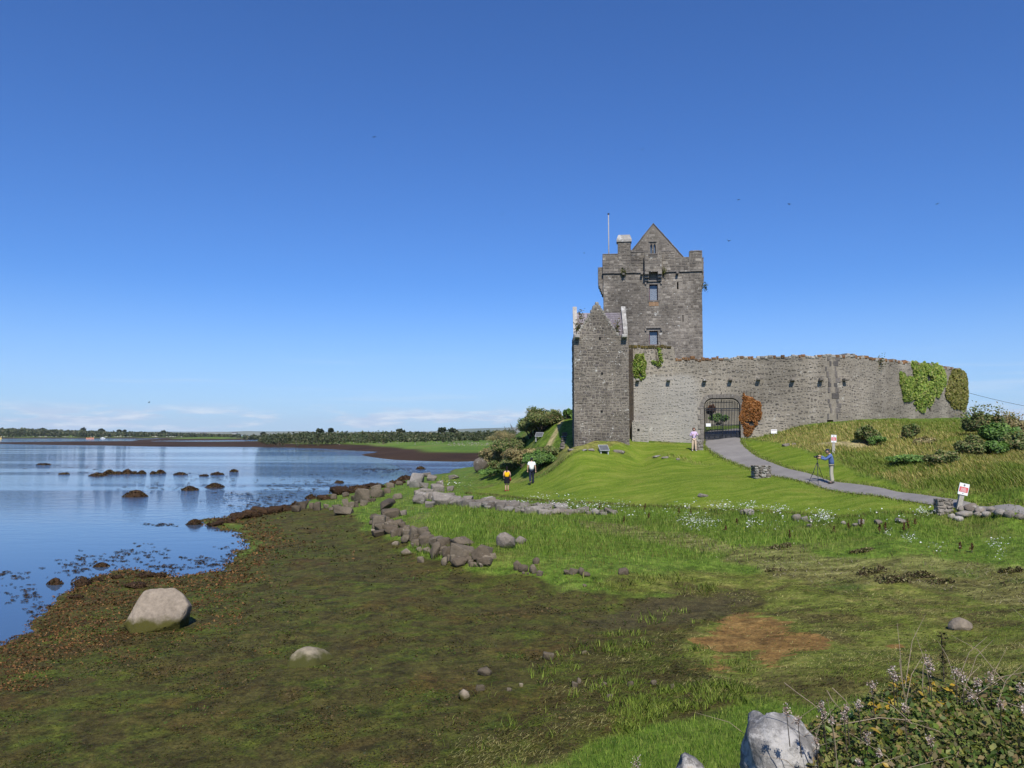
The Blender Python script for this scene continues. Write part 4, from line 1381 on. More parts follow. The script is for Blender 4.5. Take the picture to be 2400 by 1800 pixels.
# put-log holes as solid black blocks, their inner shade put into the colour
for px, py in ((1406, 793), (1411, 875), (1410.5, 964)):
    u_, v_ = AF.uv(px, py)
    ap(child_box('putlog_shade', AF, u_ - .07, u_ + .07, v_ - .08, v_ + .08, -.02, .045, M['black'], annex))
# ---------------------------------------------------------------- bawn (curtain) wall
BP = [at_Y(1474, 900, 60.6)[:2]]
for px, Y in ((1560, 60.2), (1694, 59.3), (1800, 58.4), (1900, 57.4), (1950, 57.0), (1990, 57.4), (2030, 58.5), (2110, 61.4), (2190, 65.0), (2235, 67.6), (2256, 69.4), (2264, 71.0)):
    BP.append(at_Y(px, 900, Y)[:2])
NV = len(BP)
BP += [np.array(p, float) for p in ((42.3, 74.5), (42.5, 80), (37, 91), (24, 97), (10.5, 93), (8.2, 80), (7.6, 62))]
BP = np.array(BP)
BFull = PolyFace(BP)
LV = BFull.s[NV]                       # visible length
bawn = empty('curtain_wall', (BP[2][0], BP[2][1], 4.6))
bpin = Matrix.Translation(-bawn.location)
def bp(o):
    return o
tag(bawn, 'long curved rubble stone curtain wall with arched gateway joined to the tower', 'castle wall')
TOPPX = [(1476, 812), (1579, 812), (1582, 841), (1660, 841), (1720, 838.5), (1800, 837), (1850, 835), (1950, 833), (2000, 834.5), (2050, 840), (2100, 846), (2135, 849.5), (2200, 860), (2248, 867.5), (2262, 876)]
TUV = np.array([BFull.uv(*p) for p in TOPPX])
zend = TUV[-1, 1]
def btop(u):
    return float(np.interp(u, TUV[:, 0], TUV[:, 1])) + (0.05 * math.sin(u * 3.1) + 0.04 * math.sin(u * 7.7 + 1) + .03 * math.sin(u * 17.)) * (1 if u > TUV[2, 0] + .3 else .4)
gu0, gv0 = BFull.uv(1650.5, 1031); gu1, _ = BFull.uv(1736.5, 1031)
gTop = BFull.uv(1694, 933)[1]; gSpr = BFull.uv(1694, 953)[1]
gR = gTop - gSpr
gC = (gu0 + gu1) / 2
def arch(u):
    d = min(u - gu0, gu1 - u)
    if d >= gR: return gTop + .02
    d = max(d, 0)
    return gSpr + gR * math.sqrt(max(0, 1 - (1 - d / gR) ** 2))
dU, dV = BFull.uv(1946, 988)
us = set(list(np.arange(0, LV + 4, .35)) + [gu0, gu1, dU - .22, dU + .22, TUV[1, 0], TUV[2, 0]] + list(np.linspace(gu0, gu1, 25)))
us = sorted(u for u in us)
us2 = [us[0]]
for u in us[1:]:
    if u - us2[-1] > 1e-3: us2.append(u)
us = us2 + list(np.arange(us2[-1] + 1.2, BFull.L, 1.2)) + [BFull.L]
def bsegs(u):
    if gu0 < u < gu1: return [(arch, btop)]
    if dU - .22 < u < dU + .22: return [(3.0, dV - .28), (dV + .12, btop)]
    return [(3.0, btop)]
mb = MB(); column_wall(mb, us, bsegs, BFull, 1.1)
bp(mb.build('wall', M['bawn_mortar'], bawn))
qU = BFull.uv(1953, 900)[0]
QS = []
def inB(u, v):
    if v > btop(u) - .06: return False
    if gu0 - .34 < u < gu1 + .34 and v < arch(min(max(u, gu0), gu1)) + .36: return False
    if abs(u - dU) < .3 and abs(v - dV) < .4: return False
    if abs(u - qU) < .36: return False
    return v < TUV[:, 1].max() + 2
def bawn_part(u0, u1, keep, seed, hr, wr, pr, rg):
    stones(BFull, u0, u1, 3.9, 12.5, inB, hr, wr, pr, rg, bawn, M['bawn'], keep, .075, seed=seed)
bawn_part(0, qU - .36, 180, 71, (.14, .25), (.17, .36), (.004, .034), .62)
bawn_part(qU + .36, LV + .5, 120, 72, (.13, .23), (.14, .32), (.004, .034), .66)
# quoins of an older corner
zq = dV + .15
k = 0
while zq < btop(qU) - .35:
    hh = random.uniform(.28, .48)
    s_ = random.uniform(-.16, .16)
    wq = random.choice([.30, .42, .5, .36])
    bp(child_box('quoin_stone', BFull, qU + s_ - wq, qU + s_ + wq, zq + .01, zq + hh - .01, -.1, random.uniform(.03, .07), M['quoin_dark'], bawn, .02))
    zq += hh; k += 1
# gateway: jambs and voussoirs
v_ = gv0 - .4; k = 0
while v_ < gSpr - .05:
    hh = min(random.uniform(.34, .55), gSpr - v_)
    for s_ in (0, 1):
        w_ = .26 + .18 * ((k + s_) % 2)
        a, c = (gu0 - w_, gu0) if s_ == 0 else (gu1, gu1 + w_)
        bp(child_box('jamb_stone', BFull, a, c, v_ + .005, v_ + hh - .005, -.5, .06, M['quoin'], bawn, .02))
    v_ += hh; k += 1
def archpt(t):
    """outline of the opening from left spring to right spring, t in 0..1"""
    Ls = gR * math.pi / 2; Lf = (gu1 - gu0) - 2 * gR; T = 2 * Ls + Lf; d = t * T
    if d < Ls:
        a = d / gR; return gu0 + gR - gR * math.cos(a), gSpr + gR * math.sin(a), -math.cos(a), math.sin(a)
    if d < Ls + Lf:
        return gu0 + gR + d - Ls, gTop, 0.0, 1.0
    a = math.pi / 2 - (d - Ls - Lf) / gR
    return gu1 - gR + gR * math.cos(a), gSpr + gR * math.sin(a), math.cos(a), math.sin(a)
NVS = 13
for j in range(NVS):
    t0, t1 = j / NVS + .002, (j + 1) / NVS - .002
    r_ = random.uniform(.28, .36)
    poly = []
    for t in (t0, (t0 + t1) / 2, t1):
        x, y, nx, ny = archpt(t); poly.append((x, y))
    for t in (t1, (t0 + t1) / 2, t0):
        x, y, nx, ny = archpt(t); poly.append((x + nx * r_, y + ny * r_))
    bp(MB().prism([BFull.pos(u, v, .06) for u, v in poly], [BFull.pos(u, v, -.5) for u, v in poly]).build('voussoir', M['quoin'], bawn))
# corbels (old roof brackets) with their long shadows
for px, py in ((1494.5, 891), (1567, 891), (1651.5, 891.5), (1712, 890.5), (1778, 889), (1858, 891), (1923, 890.5), (1977, 890)):
    u_, v_ = BFull.uv(px, py)
    bp(child_box('corbel', BFull, u_ - .13, u_ + .13, v_ - .09, v_ + .09, -.2, .42, M['bawn'], bawn, .05))
# ragged cap stones, rust and moss coloured lichen on the left
u_ = .0
while u_ < LV:
    w_ = random.uniform(.16, .38)
    z_ = btop(u_ + w_ / 2)
    if TUV[1, 0] - .05 < u_ + w_ / 2 < TUV[2, 0] + .12: u_ += w_; continue
    low = u_ > TUV[2, 0]
    rust = (low and u_ < BFull.uv(1668, 841)[0]) or (low and random.random() < .42)
    mt = M['moss_cap'] if not low else (M['rust_cap'] if rust else M['cap'])
    for (n0, n1) in ((-.55, .03), (-1.12, -.56)):
        bp(child_box('cap_stone', BFull, u_ + .008, u_ + w_ - .008, z_ - .16, z_ + random.uniform(.02, .13), n0, n1 + random.uniform(0, .05), mt, bawn, .05))
    u_ += w_
# low battered block at the foot of the wall beside the gatehouse
bu0, bv1 = BFull.uv(1481, 989); bu1, bv0 = BFull.uv(1520, 1032)
BLK = Face(np.array([*BFull.pos(bu0, 0, .75)[:2], 0.0]), np.array([*(np.array(BFull.pos(bu1, 0, .75)[:2]) - np.array(BFull.pos(bu0, 0, .75)[:2])) / np.linalg.norm(np.array(BFull.pos(bu1, 0, .75)[:2]) - np.array(BFull.pos(bu0, 0, .75)[:2])), 0.0]))
bw = bu1 - bu0
mb = MB(); fbox(mb, BLK, 0, bw, 3.4, bv1, -.8, 0)
blk = bp(mb.build('buttress', M['bawn_mortar'], bawn))
hx, hy = BLK.uv(1496.5, 1007.5)
stones(BLK, 0, bw, 4.0, bv1, lambda u, v: not (abs(u - hx) < .12 and abs(v - hy) < .12), (.14, .22), (.18, .4), (.01, .04), .4, blk, M['bawn'], 30, .02, seed=77)
stones(Face(BLK.O + BLK.U * bw, -BLK.N), 0, .8, 4.0, bv1, lambda u, v: True, (.14, .22), (.18, .4), (.01, .04), .4, blk, M['bawn'], 0, .02, seed=78)
child_box('drain_shade', BLK, hx - .09, hx + .09, hy - .09, hy + .09, -.02, .025, M['black'], blk)  # solid black block; the drain's inner shade is its colour
# weathered boarding / downpipe strip between wing and wall
su = 0.05
mb = MB()
for j in range(5):
    x = .02 + j * .075
    mb.tube([BFull.pos(x, 4.4, .10 + .03 * (j % 2)), BFull.pos(x + .02, 9.0, .10), BFull.pos(x, btop(.1) - (.2 if j else -1.2), .08)], .028, 6)
tag(mb.build('vine_stems', M['bark'], None), 'dry brown vine stems climbing the corner between wing and wall', 'vine')

# ---------------------------------------------------------------- iron gate
GO = np.array(BFull.pos(gu0 + .02, 0, -.35)); GE = np.array(BFull.pos(gu1 - .02, 0, -.35))
GUv = (GE - GO) / np.linalg.norm(GE - GO); GWd = np.linalg.norm(GE - GO)
GFc = Face(np.array([GO[0], GO[1], 0]), GUv)
zg = gv0 + .03
def garch(u, off=.0):
    return arch(gu0 + .02 + u * (gu1 - gu0 - .04) / GWd) - off
gate = empty('iron_gate', tuple(GFc.pos(GWd / 2, zg, 0)))
tag(gate, 'black iron double gate of close upright bars in the arched gateway', 'gate')
gpin = Matrix.Translation(-gate.location)
def gpn(o):
    return o
zRail = BFull.uv(1694, 957.5)[1]; zRail2 = BFull.uv(1694, 961.5)[1]; zMid = BFull.uv(1694, 996)[1]; zKick = BFull.uv(1694, 1018.5)[1]; zTopR = BFull.uv(1694, 943)[1]
nbar = 22
for j in range(nbar + 1):
    x = .06 + j * (GWd - .12) / nbar
    mid_ = j == nbar // 2
    top_ = zRail - .03
    gpn(MB().tube([GFc.pos(x, zg + .05, 0), GFc.pos(x, top_, 0)], .050 if mid_ or j in (0, nbar) else .026, 6).build('stile' if mid_ or j in (0, nbar) else 'bar', M['iron'], gate))
for j in range(1, nbar):
    x = .06 + j * (GWd - .12) / nbar
    ztp = min(garch(x, .18), zTopR + .12 + .10 * (1 - abs(2 * j / nbar - 1)))
    if ztp > zRail + .1:
        gpn(MB().tube([GFc.pos(x, zRail, 0), GFc.pos(x, ztp, 0)], .024, 6).build('upper_bar', M['iron'], gate))
for z_, hw, t in ((zRail, .035, .03), (zRail2, .02, .025), (zMid, .03, .03), (zKick + .02, .02, .03), (zg + .06, .03, .03)):
    gpn(child_box('rail', GFc, .02, GWd - .02, z_ - hw, z_ + hw, -t, t, M['iron'], gate))
gpn(child_box('rail', GFc, .55, GWd - .55, zTopR - .02, zTopR + .02, -.025, .025, M['iron'], gate))
for s_ in (0, 1):
    n_ = 14; w_ = GWd / 2 - .08
    for j in range(n_):
        a = .04 + s_ * (GWd / 2 + .02) + j * w_ / n_
        gpn(child_box('kick_plate', GFc, a + .01, a + w_ / n_ - .012, zg + .02, zKick, .032, .045, M['iron'], gate))
fr_pts = [GFc.pos(.02, zRail, .02)]
for t in np.linspace(0, 1, 25):
    x, y, nx, ny = archpt(t)
    fr_pts.append(GFc.pos(np.clip((x - gu0) / (gu1 - gu0) * GWd, .03, GWd - .03), y - .04, .02))
fr_pts.append(GFc.pos(GWd - .02, zRail, .02))
gpn(MB().tube(fr_pts, .035, 6).build('arch_frame', M['iron'], gate))
gpn(MB().tube([GFc.pos(GWd * .49, zTopR, .05), GFc.pos(GWd * .49, gTop + .45, .42)], .025, 6).build('finial_rod', M['iron'], gate))
gpn(child_box('lock_box', GFc, GWd - .28, GWd - .10, zg + .1, zKick + .18, .046, .12, M['iron'], gate))
us_, vs_ = .12, BFull.uv(1659, 999)[1]
sg = child_box('gate_notice', GFc, .14, .50, vs_ - .02, vs_ + .22, .05, .065, M['white'], None)
tag(sg, 'small blank-looking white notice hung on the iron gate', 'sign')
# ================================================================== ROCKS
M['flatrock'] = stone_mat('mossy_rock', [(0.22, 0.185, 0.125), (0.25, 0.21, 0.145)], (0.66, 0.85), (0.3, 0.27, 0.2), big=1.5, wet=(.26, .44), algae=(0.055, 0.055, 0.014), speck=.1)
def hull_rock(pts, bev=0.06, sub=0, noise_amp=0.0, seed=0, fq=2.2):
    bm = bmesh.new()
    for p in pts:
        bm.verts.new(p)
    r = bmesh.ops.convex_hull(bm, input=bm.verts)
    bmesh.ops.delete(bm, geom=[v for v in bm.verts if not v.link_faces], context='VERTS')
    bmesh.ops.dissolve_limit(bm, angle_limit=0.12, verts=bm.verts, edges=bm.edges)
    bmesh.ops.bevel(bm, geom=list(bm.edges), offset=bev, segments=1, affect='EDGES', clamp_overlap=True)
    if sub:
        bmesh.ops.triangulate(bm, faces=bm.faces)
        for _ in range(sub):
            bmesh.ops.subdivide_edges(bm, edges=[e for e in bm.edges if e.calc_length() > 0.12], cuts=1, use_grid_fill=True)
            bmesh.ops.triangulate(bm, faces=bm.faces)
        bm.normal_update()
        co = np.array([v.co for v in bm.verts])
        n1_ = fbm(co[:, 0] * fq + co[:, 2] * fq * .6 + seed, co[:, 1] * fq - co[:, 2] * fq * .8, 5, seed)
        d = noise_amp * (n1_ * 2 - 1.2 * np.maximum(0, .12 - np.abs(n1_ + .05)) / .12 * .35)
        for v, k in zip(bm.verts, d):
            v.co += v.normal * float(k)
    me = bpy.data.meshes.new('rock')
    bm.to_mesh(me)
    bm.free()
    return me


def rock_variant(seed, boxy=0.6, n=16, bev=0.10):
    R = random.Random(seed)
    pts = []
    if boxy > 0.3:          # blocky: eight worn corners and a few bulges
        j = R.uniform(.26, .46)
        for sx in (-1, 1):
            for sy in (-1, 1):
                for sz in (-1, 1):
                    p = Vector((sx, sy, sz))
                    for i in range(3): p[i] *= 1 - abs(R.gauss(0, j))
                    pts.append(p)
        for _ in range(9):
            v = Vector((R.gauss(0, 1), R.gauss(0, 1), R.gauss(0, 1))).normalized()
            pts.append(v * R.uniform(.98, 1.12))
    else:
        for _ in range(n):
            v = Vector((R.gauss(0, 1), R.gauss(0, 1), R.gauss(0, 1))).normalized()
            m_ = max(abs(v.x), abs(v.y), abs(v.z))
            s = (1 - boxy) + boxy / m_ * 0.85
            pts.append(v * s * R.uniform(.82, 1.05))
    me = hull_rock(pts, bev * 1.2)
    co = np.array([v.co for v in me.vertices])
    lo, hi = co.min(0), co.max(0)
    for v in me.vertices:
        v.co = Vector(((v.co[i] - (lo[i] + hi[i]) / 2) / (hi[i] - lo[i]) for i in range(3)))   # unit box
    return me

ROCKV = [rock_variant(100 + i, 0.45 + 0.05 * (i % 6)) for i in range(14)]
ROUNDV = [rock_variant(200 + i, 0.15, 34, 0.07) for i in range(8)]
def mound_variant(seed):
    R = random.Random(seed)
    pts = []
    for i in range(46):
        r = math.sqrt(R.random()); a = R.uniform(0, 6.283)
        k = R.uniform(.75, 1.1)
        pts.append((r * math.cos(a) * k, r * math.sin(a) * k, (1 - r ** 1.7) * R.uniform(.6, 1.0)))
    for i in range(12):
        a = i / 12 * 6.283
        pts.append((math.cos(a) * R.uniform(.85, 1.1), math.sin(a) * R.uniform(.85, 1.1), -.25))
    me = hull_rock(pts, .05)
    for v in me.vertices: v.co = Vector((v.co.x * .5, v.co.y * .5, v.co.z - .5 + .25))
    me.materials.append(M['weedrock']); me.polygons.foreach_set('use_smooth', [True] * len(me.polygons))
    return me
MOUNDV = [mound_variant(300 + i) for i in range(7)]
_rm = {}
def rockmesh(mat, i, rnd=False):
    key = (mat, i, rnd)
    if key not in _rm:
        me = (ROUNDV if rnd else ROCKV)[i].copy()
        me.materials.append(M[mat])
        if rnd:
            me.polygons.foreach_set('use_smooth', [True] * len(me.polygons))
        _rm[key] = me
    return _rm[key]


def rock(name, px, py, w, h, mat, parent=None, label=None, cat='rock', group=None, rnd=False, depth=0.8, sink=0.12, Rr=random.Random(5), up=0.0):
    """px,py = foot of the rock in the photo, w,h its size in photo pixels; distance from the ground it lies on"""
    p = on_ground(px, py)
    k = p[1] / F
    W_, H_ = w * k, h * k
    V = ROUNDV if rnd else ROCKV
    o = bpy.data.objects.new(name, rockmesh(mat, Rr.randrange(len(V)), rnd))
    D_ = max(W_, H_) * depth
    rz = Rr.uniform(-.35, .35)
    flip = Rr.random() < .5
    o.scale = (W_ * 1.03, D_, H_ * (1 + sink * 2))
    o.rotation_euler = (Rr.uniform(-.2, .2), Rr.uniform(-.22, .22), rz + (math.pi if flip else 0))
    z = float(tz(p[0], p[1] + D_ * .35))
    zb = max(p[2], min(z, p[2] + .25 * H_))
    o.location = (p[0], p[1] + D_ * .40, zb + H_ * (.5 - sink * .5) + up)
    link(o, parent)
    if label: tag(o, label, cat, group)
    return o


def zlist(ox, oy, sc, L):
    return [(ox + cx / sc, oy + (cy + h / 2) / sc, w / sc, h / sc) for cx, cy, w, h in L]

# shore retaining wall of big blocks
REV = zlist(640, 1060, 3.687, [(1000, 540, 135, 72), (905, 610, 105, 100), (1065, 620, 92, 48), (1010, 675, 115, 62), (910, 712, 112, 46), (1085, 690, 46, 50), (1140, 690, 84, 78), (1210, 722, 78, 98), (1290, 712, 92, 84),
        (1140, 755, 72, 58), (1235, 795, 82, 62), (1325, 772, 104, 100), (1392, 795, 92, 92), (1395, 855, 74, 122), (1475, 802, 112, 84), (1500, 880, 86, 96), (1622, 800, 205, 78), (1630, 892, 172, 104), (1802, 897, 158, 118),
        (1592, 968, 112, 64), (1330, 860, 62, 48), (1830, 968, 112, 60), (1480, 952, 54, 62), (1040, 712, 52, 44), (960, 585, 70, 50), (850, 610, 50, 36), (1205, 660, 50, 40), (1430, 760, 60, 46), (1260, 850, 52, 42), (1725, 975, 46, 34)])
rev = empty('shore_retaining_wall', tuple(on_ground(1050, 1310)))
tag(rev, 'tumbled retaining wall of big brown grey blocks between weedy mud and green grass', 'stone wall')
for a in sorted(REV, key=lambda t: -t[1]):
    rock('stone', a[0], a[1], a[2] * 1.1, a[3] * 1.05, 'shore', rev, depth=1.0, rnd=(len(rev.children) % 3 == 0))
p_ = on_ground(892, 1199)      # a long slab running away from the viewer
o_ = bpy.data.objects.new('stone', rockmesh('shore', 3)); o_.scale = (.75, 4.2, .55); o_.rotation_euler = (0, 0, .02); o_.location = (p_[0], p_[1] + 2.2, p_[2] + .22); link(o_, rev)
RV = random.Random(21)
_rl = resample([(868, 1232), (900, 1245), (940, 1256), (985, 1275), (1030, 1298), (1075, 1322), (1120, 1328), (1152, 1325)], 80)
for x_, y_ in _rl:      # smaller packing stones between and under the blocks
    s_ = RV.uniform(8, 17)
    rock('stone', x_ + RV.uniform(-8, 8), y_ + RV.uniform(-14, 6), s_ * RV.uniform(1, 1.5), s_, 'shore', rev, depth=.9, Rr=RV)
# breakwater of loose stones along the water
BRK = zlist(640, 1060, 3.687, [(232, 465, 112, 68), (190, 492, 74, 52), (330, 465, 42, 52), (375, 470, 62, 72), (455, 467, 46, 34), (540, 478, 62, 42), (620, 445, 54, 72), (675, 455, 52, 48), (715, 450, 38, 52), (600, 512, 165, 62), (765, 382, 142, 112), (890, 362, 124, 66), (885, 312, 92, 44),
        (780, 442, 62, 44), (820, 415, 42, 32), (862, 415, 42, 30), (520, 387, 52, 46), (625, 367, 62, 40), (1010, 287, 74, 44), (985, 335, 60, 40), (1240, 250, 122, 112), (1190, 270, 70, 40), (1370, 226, 84, 44), (1420, 310, 112, 62), (1532, 316, 62, 44), (1070, 386, 82, 46), (1262, 412, 112, 72), (1302, 345, 125, 54),
        (1300, 290, 80, 46), (1462, 415, 185, 84), (1545, 428, 62, 62), (1562, 216, 84, 34), (1350, 455, 82, 50), (1122, 528, 62, 40), (1325, 195, 74, 34), (1440, 270, 60, 40), (500, 490, 40, 26), (570, 470, 34, 30), (700, 400, 60, 40), (1090, 270, 60, 36)])
brk = empty('stone_breakwater', tuple(on_ground(860, 1175)))
tag(brk, 'heap of angular grey brown stones running out beside the calm water', 'stone heap')
for a in BRK:
    rock('stone', *a, 'shore' if a[0] < 940 else 'field', brk, depth=.8)
# collapsed field wall along the foot of the lawn
fw = empty('field_wall', tuple(on_ground(1180, 1195)))
tag(fw, 'low collapsed field wall of pale lichened stones along the foot of the lawn', 'stone wall')
FWL = np.array([(985, 1168), (1040, 1181), (1100, 1188), (1160, 1194), (1220, 1201), (1290, 1205), (1360, 1204), (1440, 1206)], float)
FWr = resample(FWL, 60)
RW = random.Random(11)
for i, (x, y) in enumerate(FWr):
    n_ = 2 if i < 45 else 1
    for k in range(n_):
        s_ = RW.uniform(12, 25) * (1.0 if i < 45 else .7)
        rock('stone', x + RW.uniform(-5, 5), y - k * RW.uniform(6, 12) + RW.uniform(-3, 3), s_ * RW.uniform(1, 1.4), s_ * RW.uniform(.5, .8), 'field', fw, depth=.8, Rr=RW)
# further single lichened boulders on the same line
for (x, y, w, h) in zlist(1740, 980, 3.352, [(60, 742, 80, 42), (10, 745, 50, 36), (432, 785, 72, 48), (495, 797, 50, 36), (545, 812, 40, 30), (528, 848, 36, 28), (890, 842, 40, 26), (940, 822, 46, 36), (1080, 822, 60, 34), (1262, 815, 84, 34), (800, 825, 40, 26)]):
    rock('field_boulder', x, y, w, h, 'field', None, 'whitened boulder among the white flowers below the lawn' if x < 1790 else ('pale boulder in the small group beside a patch of white flowers' if x < 1915 else 'low grey boulder sunk in grass near the dock stalks below the lawn'), 'boulder', 'boulders in the flowery strip below the lawn', rnd=RW.random() < .5, Rr=RW)
for (x, y, w, h) in zlist(1740, 980, 3.352, [(1738, 722, 60, 40), (1806, 716, 96, 58), (1888, 726, 86, 46), (1966, 726, 68, 44), (2045, 748, 92, 54), (2115, 768, 74, 50), (1770, 768, 125, 48), (1862, 757, 60, 40), (1935, 757, 70, 40), (2190, 790, 66, 42), (1650, 775, 50, 36), (1715, 800, 70, 36), (2010, 730, 40, 30)]):
    rock('kerb_boulder', x, y, w, h, 'field', None, 'large pale boulder in the row along the driveway right of the leaning sign' if w > 22 else 'smaller pale boulder tucked in the row along the driveway by the leaning sign', 'boulder', 'boulders lining the driveway beside the leaning sign', rnd=True, Rr=RW)

# loose rocks on the shore
for i, (x, y, w, h) in enumerate(zlist(1100, 1180, 3.352, [(287, 300, 146, 116), (406, 292, 98, 60)])):
    rock('boulder', x, y, w, h, 'field', None, ['large rounded pale boulder on the grass behind the retaining wall', 'small rounded pale boulder touching a larger one on the grass'][i], 'boulder', rnd=True, Rr=RW)
for (x, y, w, h) in zlist(1100, 1180, 3.352, [(380, 495, 66, 66), (425, 517, 78, 50), (500, 527, 58, 64), (524, 458, 54, 46), (553, 556, 52, 34), (770, 552, 50, 32), (820, 542, 64, 36), (880, 540, 52, 52), (917, 562, 74, 32), (1216, 542, 78, 44), (907, 650, 34, 20), (425, 546, 24, 18), (460, 552, 20, 16)]):
    rock('shore_stone', x, y, w, h, 'shore', None, 'brown stone in the tight cluster near the end of the retaining wall' if x < 1275 else ('brown stone lying alone under the grassy bank' if x > 1440 else 'brown stone in the short row under the grassy bank'), 'stone', 'loose stones along the grassy edge of the mud', rnd=RW.random() < .6, Rr=RW, sink=.2)
for (x, y, w, h) in zlist(600, 1380, 3.687, [(1975, 732, 122, 60), (1795, 937, 100, 82), (1935, 866, 76, 42), (2188, 876, 40, 26)]) + zlist(1200, 1480, 3.687, [(312, 222, 92, 52), (545, 470, 52, 42), (580, 432, 40, 42), (850, 576, 52, 36), (1226, 448, 46, 30), (1025, 462, 54, 42), (80, 470, 34, 24), (625, 192, 46, 26), (800, 460, 40, 24), (1390, 480, 40, 30)]) + zlist(640, 1060, 3.687, [(863, 686, 42, 26), (1055, 798, 56, 36), (1150, 868, 96, 56), (1275, 936, 66, 46)]):
    rock('mud_stone', x, y, w, h, 'shore' if RW.random() < .6 else 'boulder', None, ('small pale stone at the foot of the retaining wall' if y < 1330 else 'small pale stone lying among tufts on the open mud' if x > 1290 else 'pale stone poking from green weed on the open mud'), 'stone', 'small stones scattered over the weedy mud', rnd=RW.random() < .5, Rr=RW, sink=.25)
for (x, y, w, h), lb in zip(zlist(1720, 1180, 3.253, [(1755, 930, 165, 70)]),
                            ['low pale crusted rock sunk in the green algae flat']):
    rock('flat_rock', x, y, w, h, 'boulder', None, lb, 'rock', rnd=True, Rr=RW, sink=.3, depth=.7)

def weed_skirt(o, n, dens=1.0):
    """hanging seaweed over a rock, as its part"""
    d = unit(rng.normal(size=(n, 3))); d[:, 2] = np.abs(d[:, 2]) * 1.1 - .45
    sc = np.array(o.scale) * .5
    P = np.array(o.location) + unit(d) * sc * np.array([1.0, 1.0, 1.02])
    if o.name.startswith('weed_rock'):
        r = np.sqrt(rng.random(n)); a = rng.uniform(0, 6.283, n)
        P = np.array(o.location) + np.stack([r * np.cos(a) * .5, r * np.sin(a) * .5, (1 - r ** 1.7) * .82 - .25], -1) * np.array(o.scale)
    sz = np.clip(.0013 * P[:, 1], .02, .16) * rng.uniform(.6, 1.5, n)
    c = palette(n, [(0.040, 0.021, 0.010), (0.075, 0.040, 0.017), (0.105, 0.062, 0.026), (0.024, 0.014, 0.008), (0.06, 0.05, 0.016)], .35)
    w = soup('seaweed', leaves(P, sz, None, up=-.2, aspect=.5, outward=unit(d)), c, M['weed'], o)
    w['kind'] = 'stuff'

# the big pale boulder
c = on_ground(345, 1484); k = c[1] / F * .95
bp_pts = []
for x, yy, hpx in ((-40, .22, 88), (-36, .45, 92), (-5, .40, 96), (25, .45, 92), (50, .35, 80), (-10, .75, 80), (45, .75, 66), (73, .12, 57), (72, .02, 40), (76, .4, 50),
                   (-74, -.12, 16), (-37, -.42, -6), (14, -.36, 8), (44, -.26, 14), (66, -.10, 26), (-66, .5, -6), (64, .5, -6), (-74, .1, -8), (60, 0, -8), (-40, -.2, -14), (30, -.15, -14), (0, .8, -6), (-46, .12, 76)):
    bp_pts.append((x * k, yy, hpx * k))
me = hull_rock(bp_pts, 0.03, 4, 0.05, 3)
me.materials.append(M['boulder'])
me.polygons.foreach_set('use_smooth', [True] * len(me.polygons))
o = link(bpy.data.objects.new('boulder', me)); o.location = (c[0], c[1] + .42, c[2] - .02)
tag(o, 'large pale beige angular boulder alone on the seaweed beside the water', 'boulder')
# seaweed covered rocks standing in the water
WR = [(306, 1166, 56, 22), (438, 1150, 40, 13), (497, 1143, 43, 13), (220, 1116, 40, 9), (250, 1112, 30, 14), (272, 1112, 26, 9), (293, 1111, 26, 14), (312, 1111, 14, 8), (329, 1111, 18, 11), (357, 1111, 16, 7), (372, 1110, 22, 11), (418, 1113, 30, 7), (505, 1113, 30, 7), (546, 1106, 18, 7),
      (985, 1100, 20, 8), (726, 1170, 26, 15), (450, 1231, 37, 18), (793, 1132, 20, 5), (690, 1186, 22, 13), (948, 1126, 42, 15), (120, 1372, 36, 20), (145, 1112, 22, 4), (95, 1090, 30, 4), (475, 1116, 20, 4), (230, 1330, 36, 12)]
WRL = {0: 'largest of the dark weed covered rocks, standing alone in the open water', 1: 'oval weed covered rock just beside a flat topped one in the open water', 2: 'flat topped weed covered rock beside the oval one in the open water',
       14: 'small pointed weed covered rock off the grey boulder', 15: 'weed covered rock standing just off the stone breakwater', 16: 'weed covered rock just off the tip of the weedy spit', 19: 'long smooth dark rock lying in the water beside the breakwater end', 20: 'weed covered rock in the shallows near the pale beige boulder', 24: 'low weed patch rock in the shallows behind the pale beige boulder'}
WRL.update({i: 'dark weed covered rock in the long broken row across the bay' for i in range(3, 14)})
for wi, (x, y, w, h) in enumerate(WR):
    p = at_Z(x, y, 0.0); kk = p[1] / F
    o = bpy.data.objects.new('weed_rock', MOUNDV[RW.randrange(7)])
    o.scale = (w * kk * 1.05, w * kk * .8, max(.08, h * kk * .85))
    o.location = (p[0], p[1] + w * kk * .4, .25 * o.scale[2])
    o.rotation_euler = (0, 0, RW.choice([0, math.pi]) + RW.uniform(-.2, .2))
    link(o); weed_skirt(o, 220); tag(o, WRL.get(wi, 'small flat weed covered rock barely breaking the surface of the water'), 'rock', 'weed covered rocks in the water')
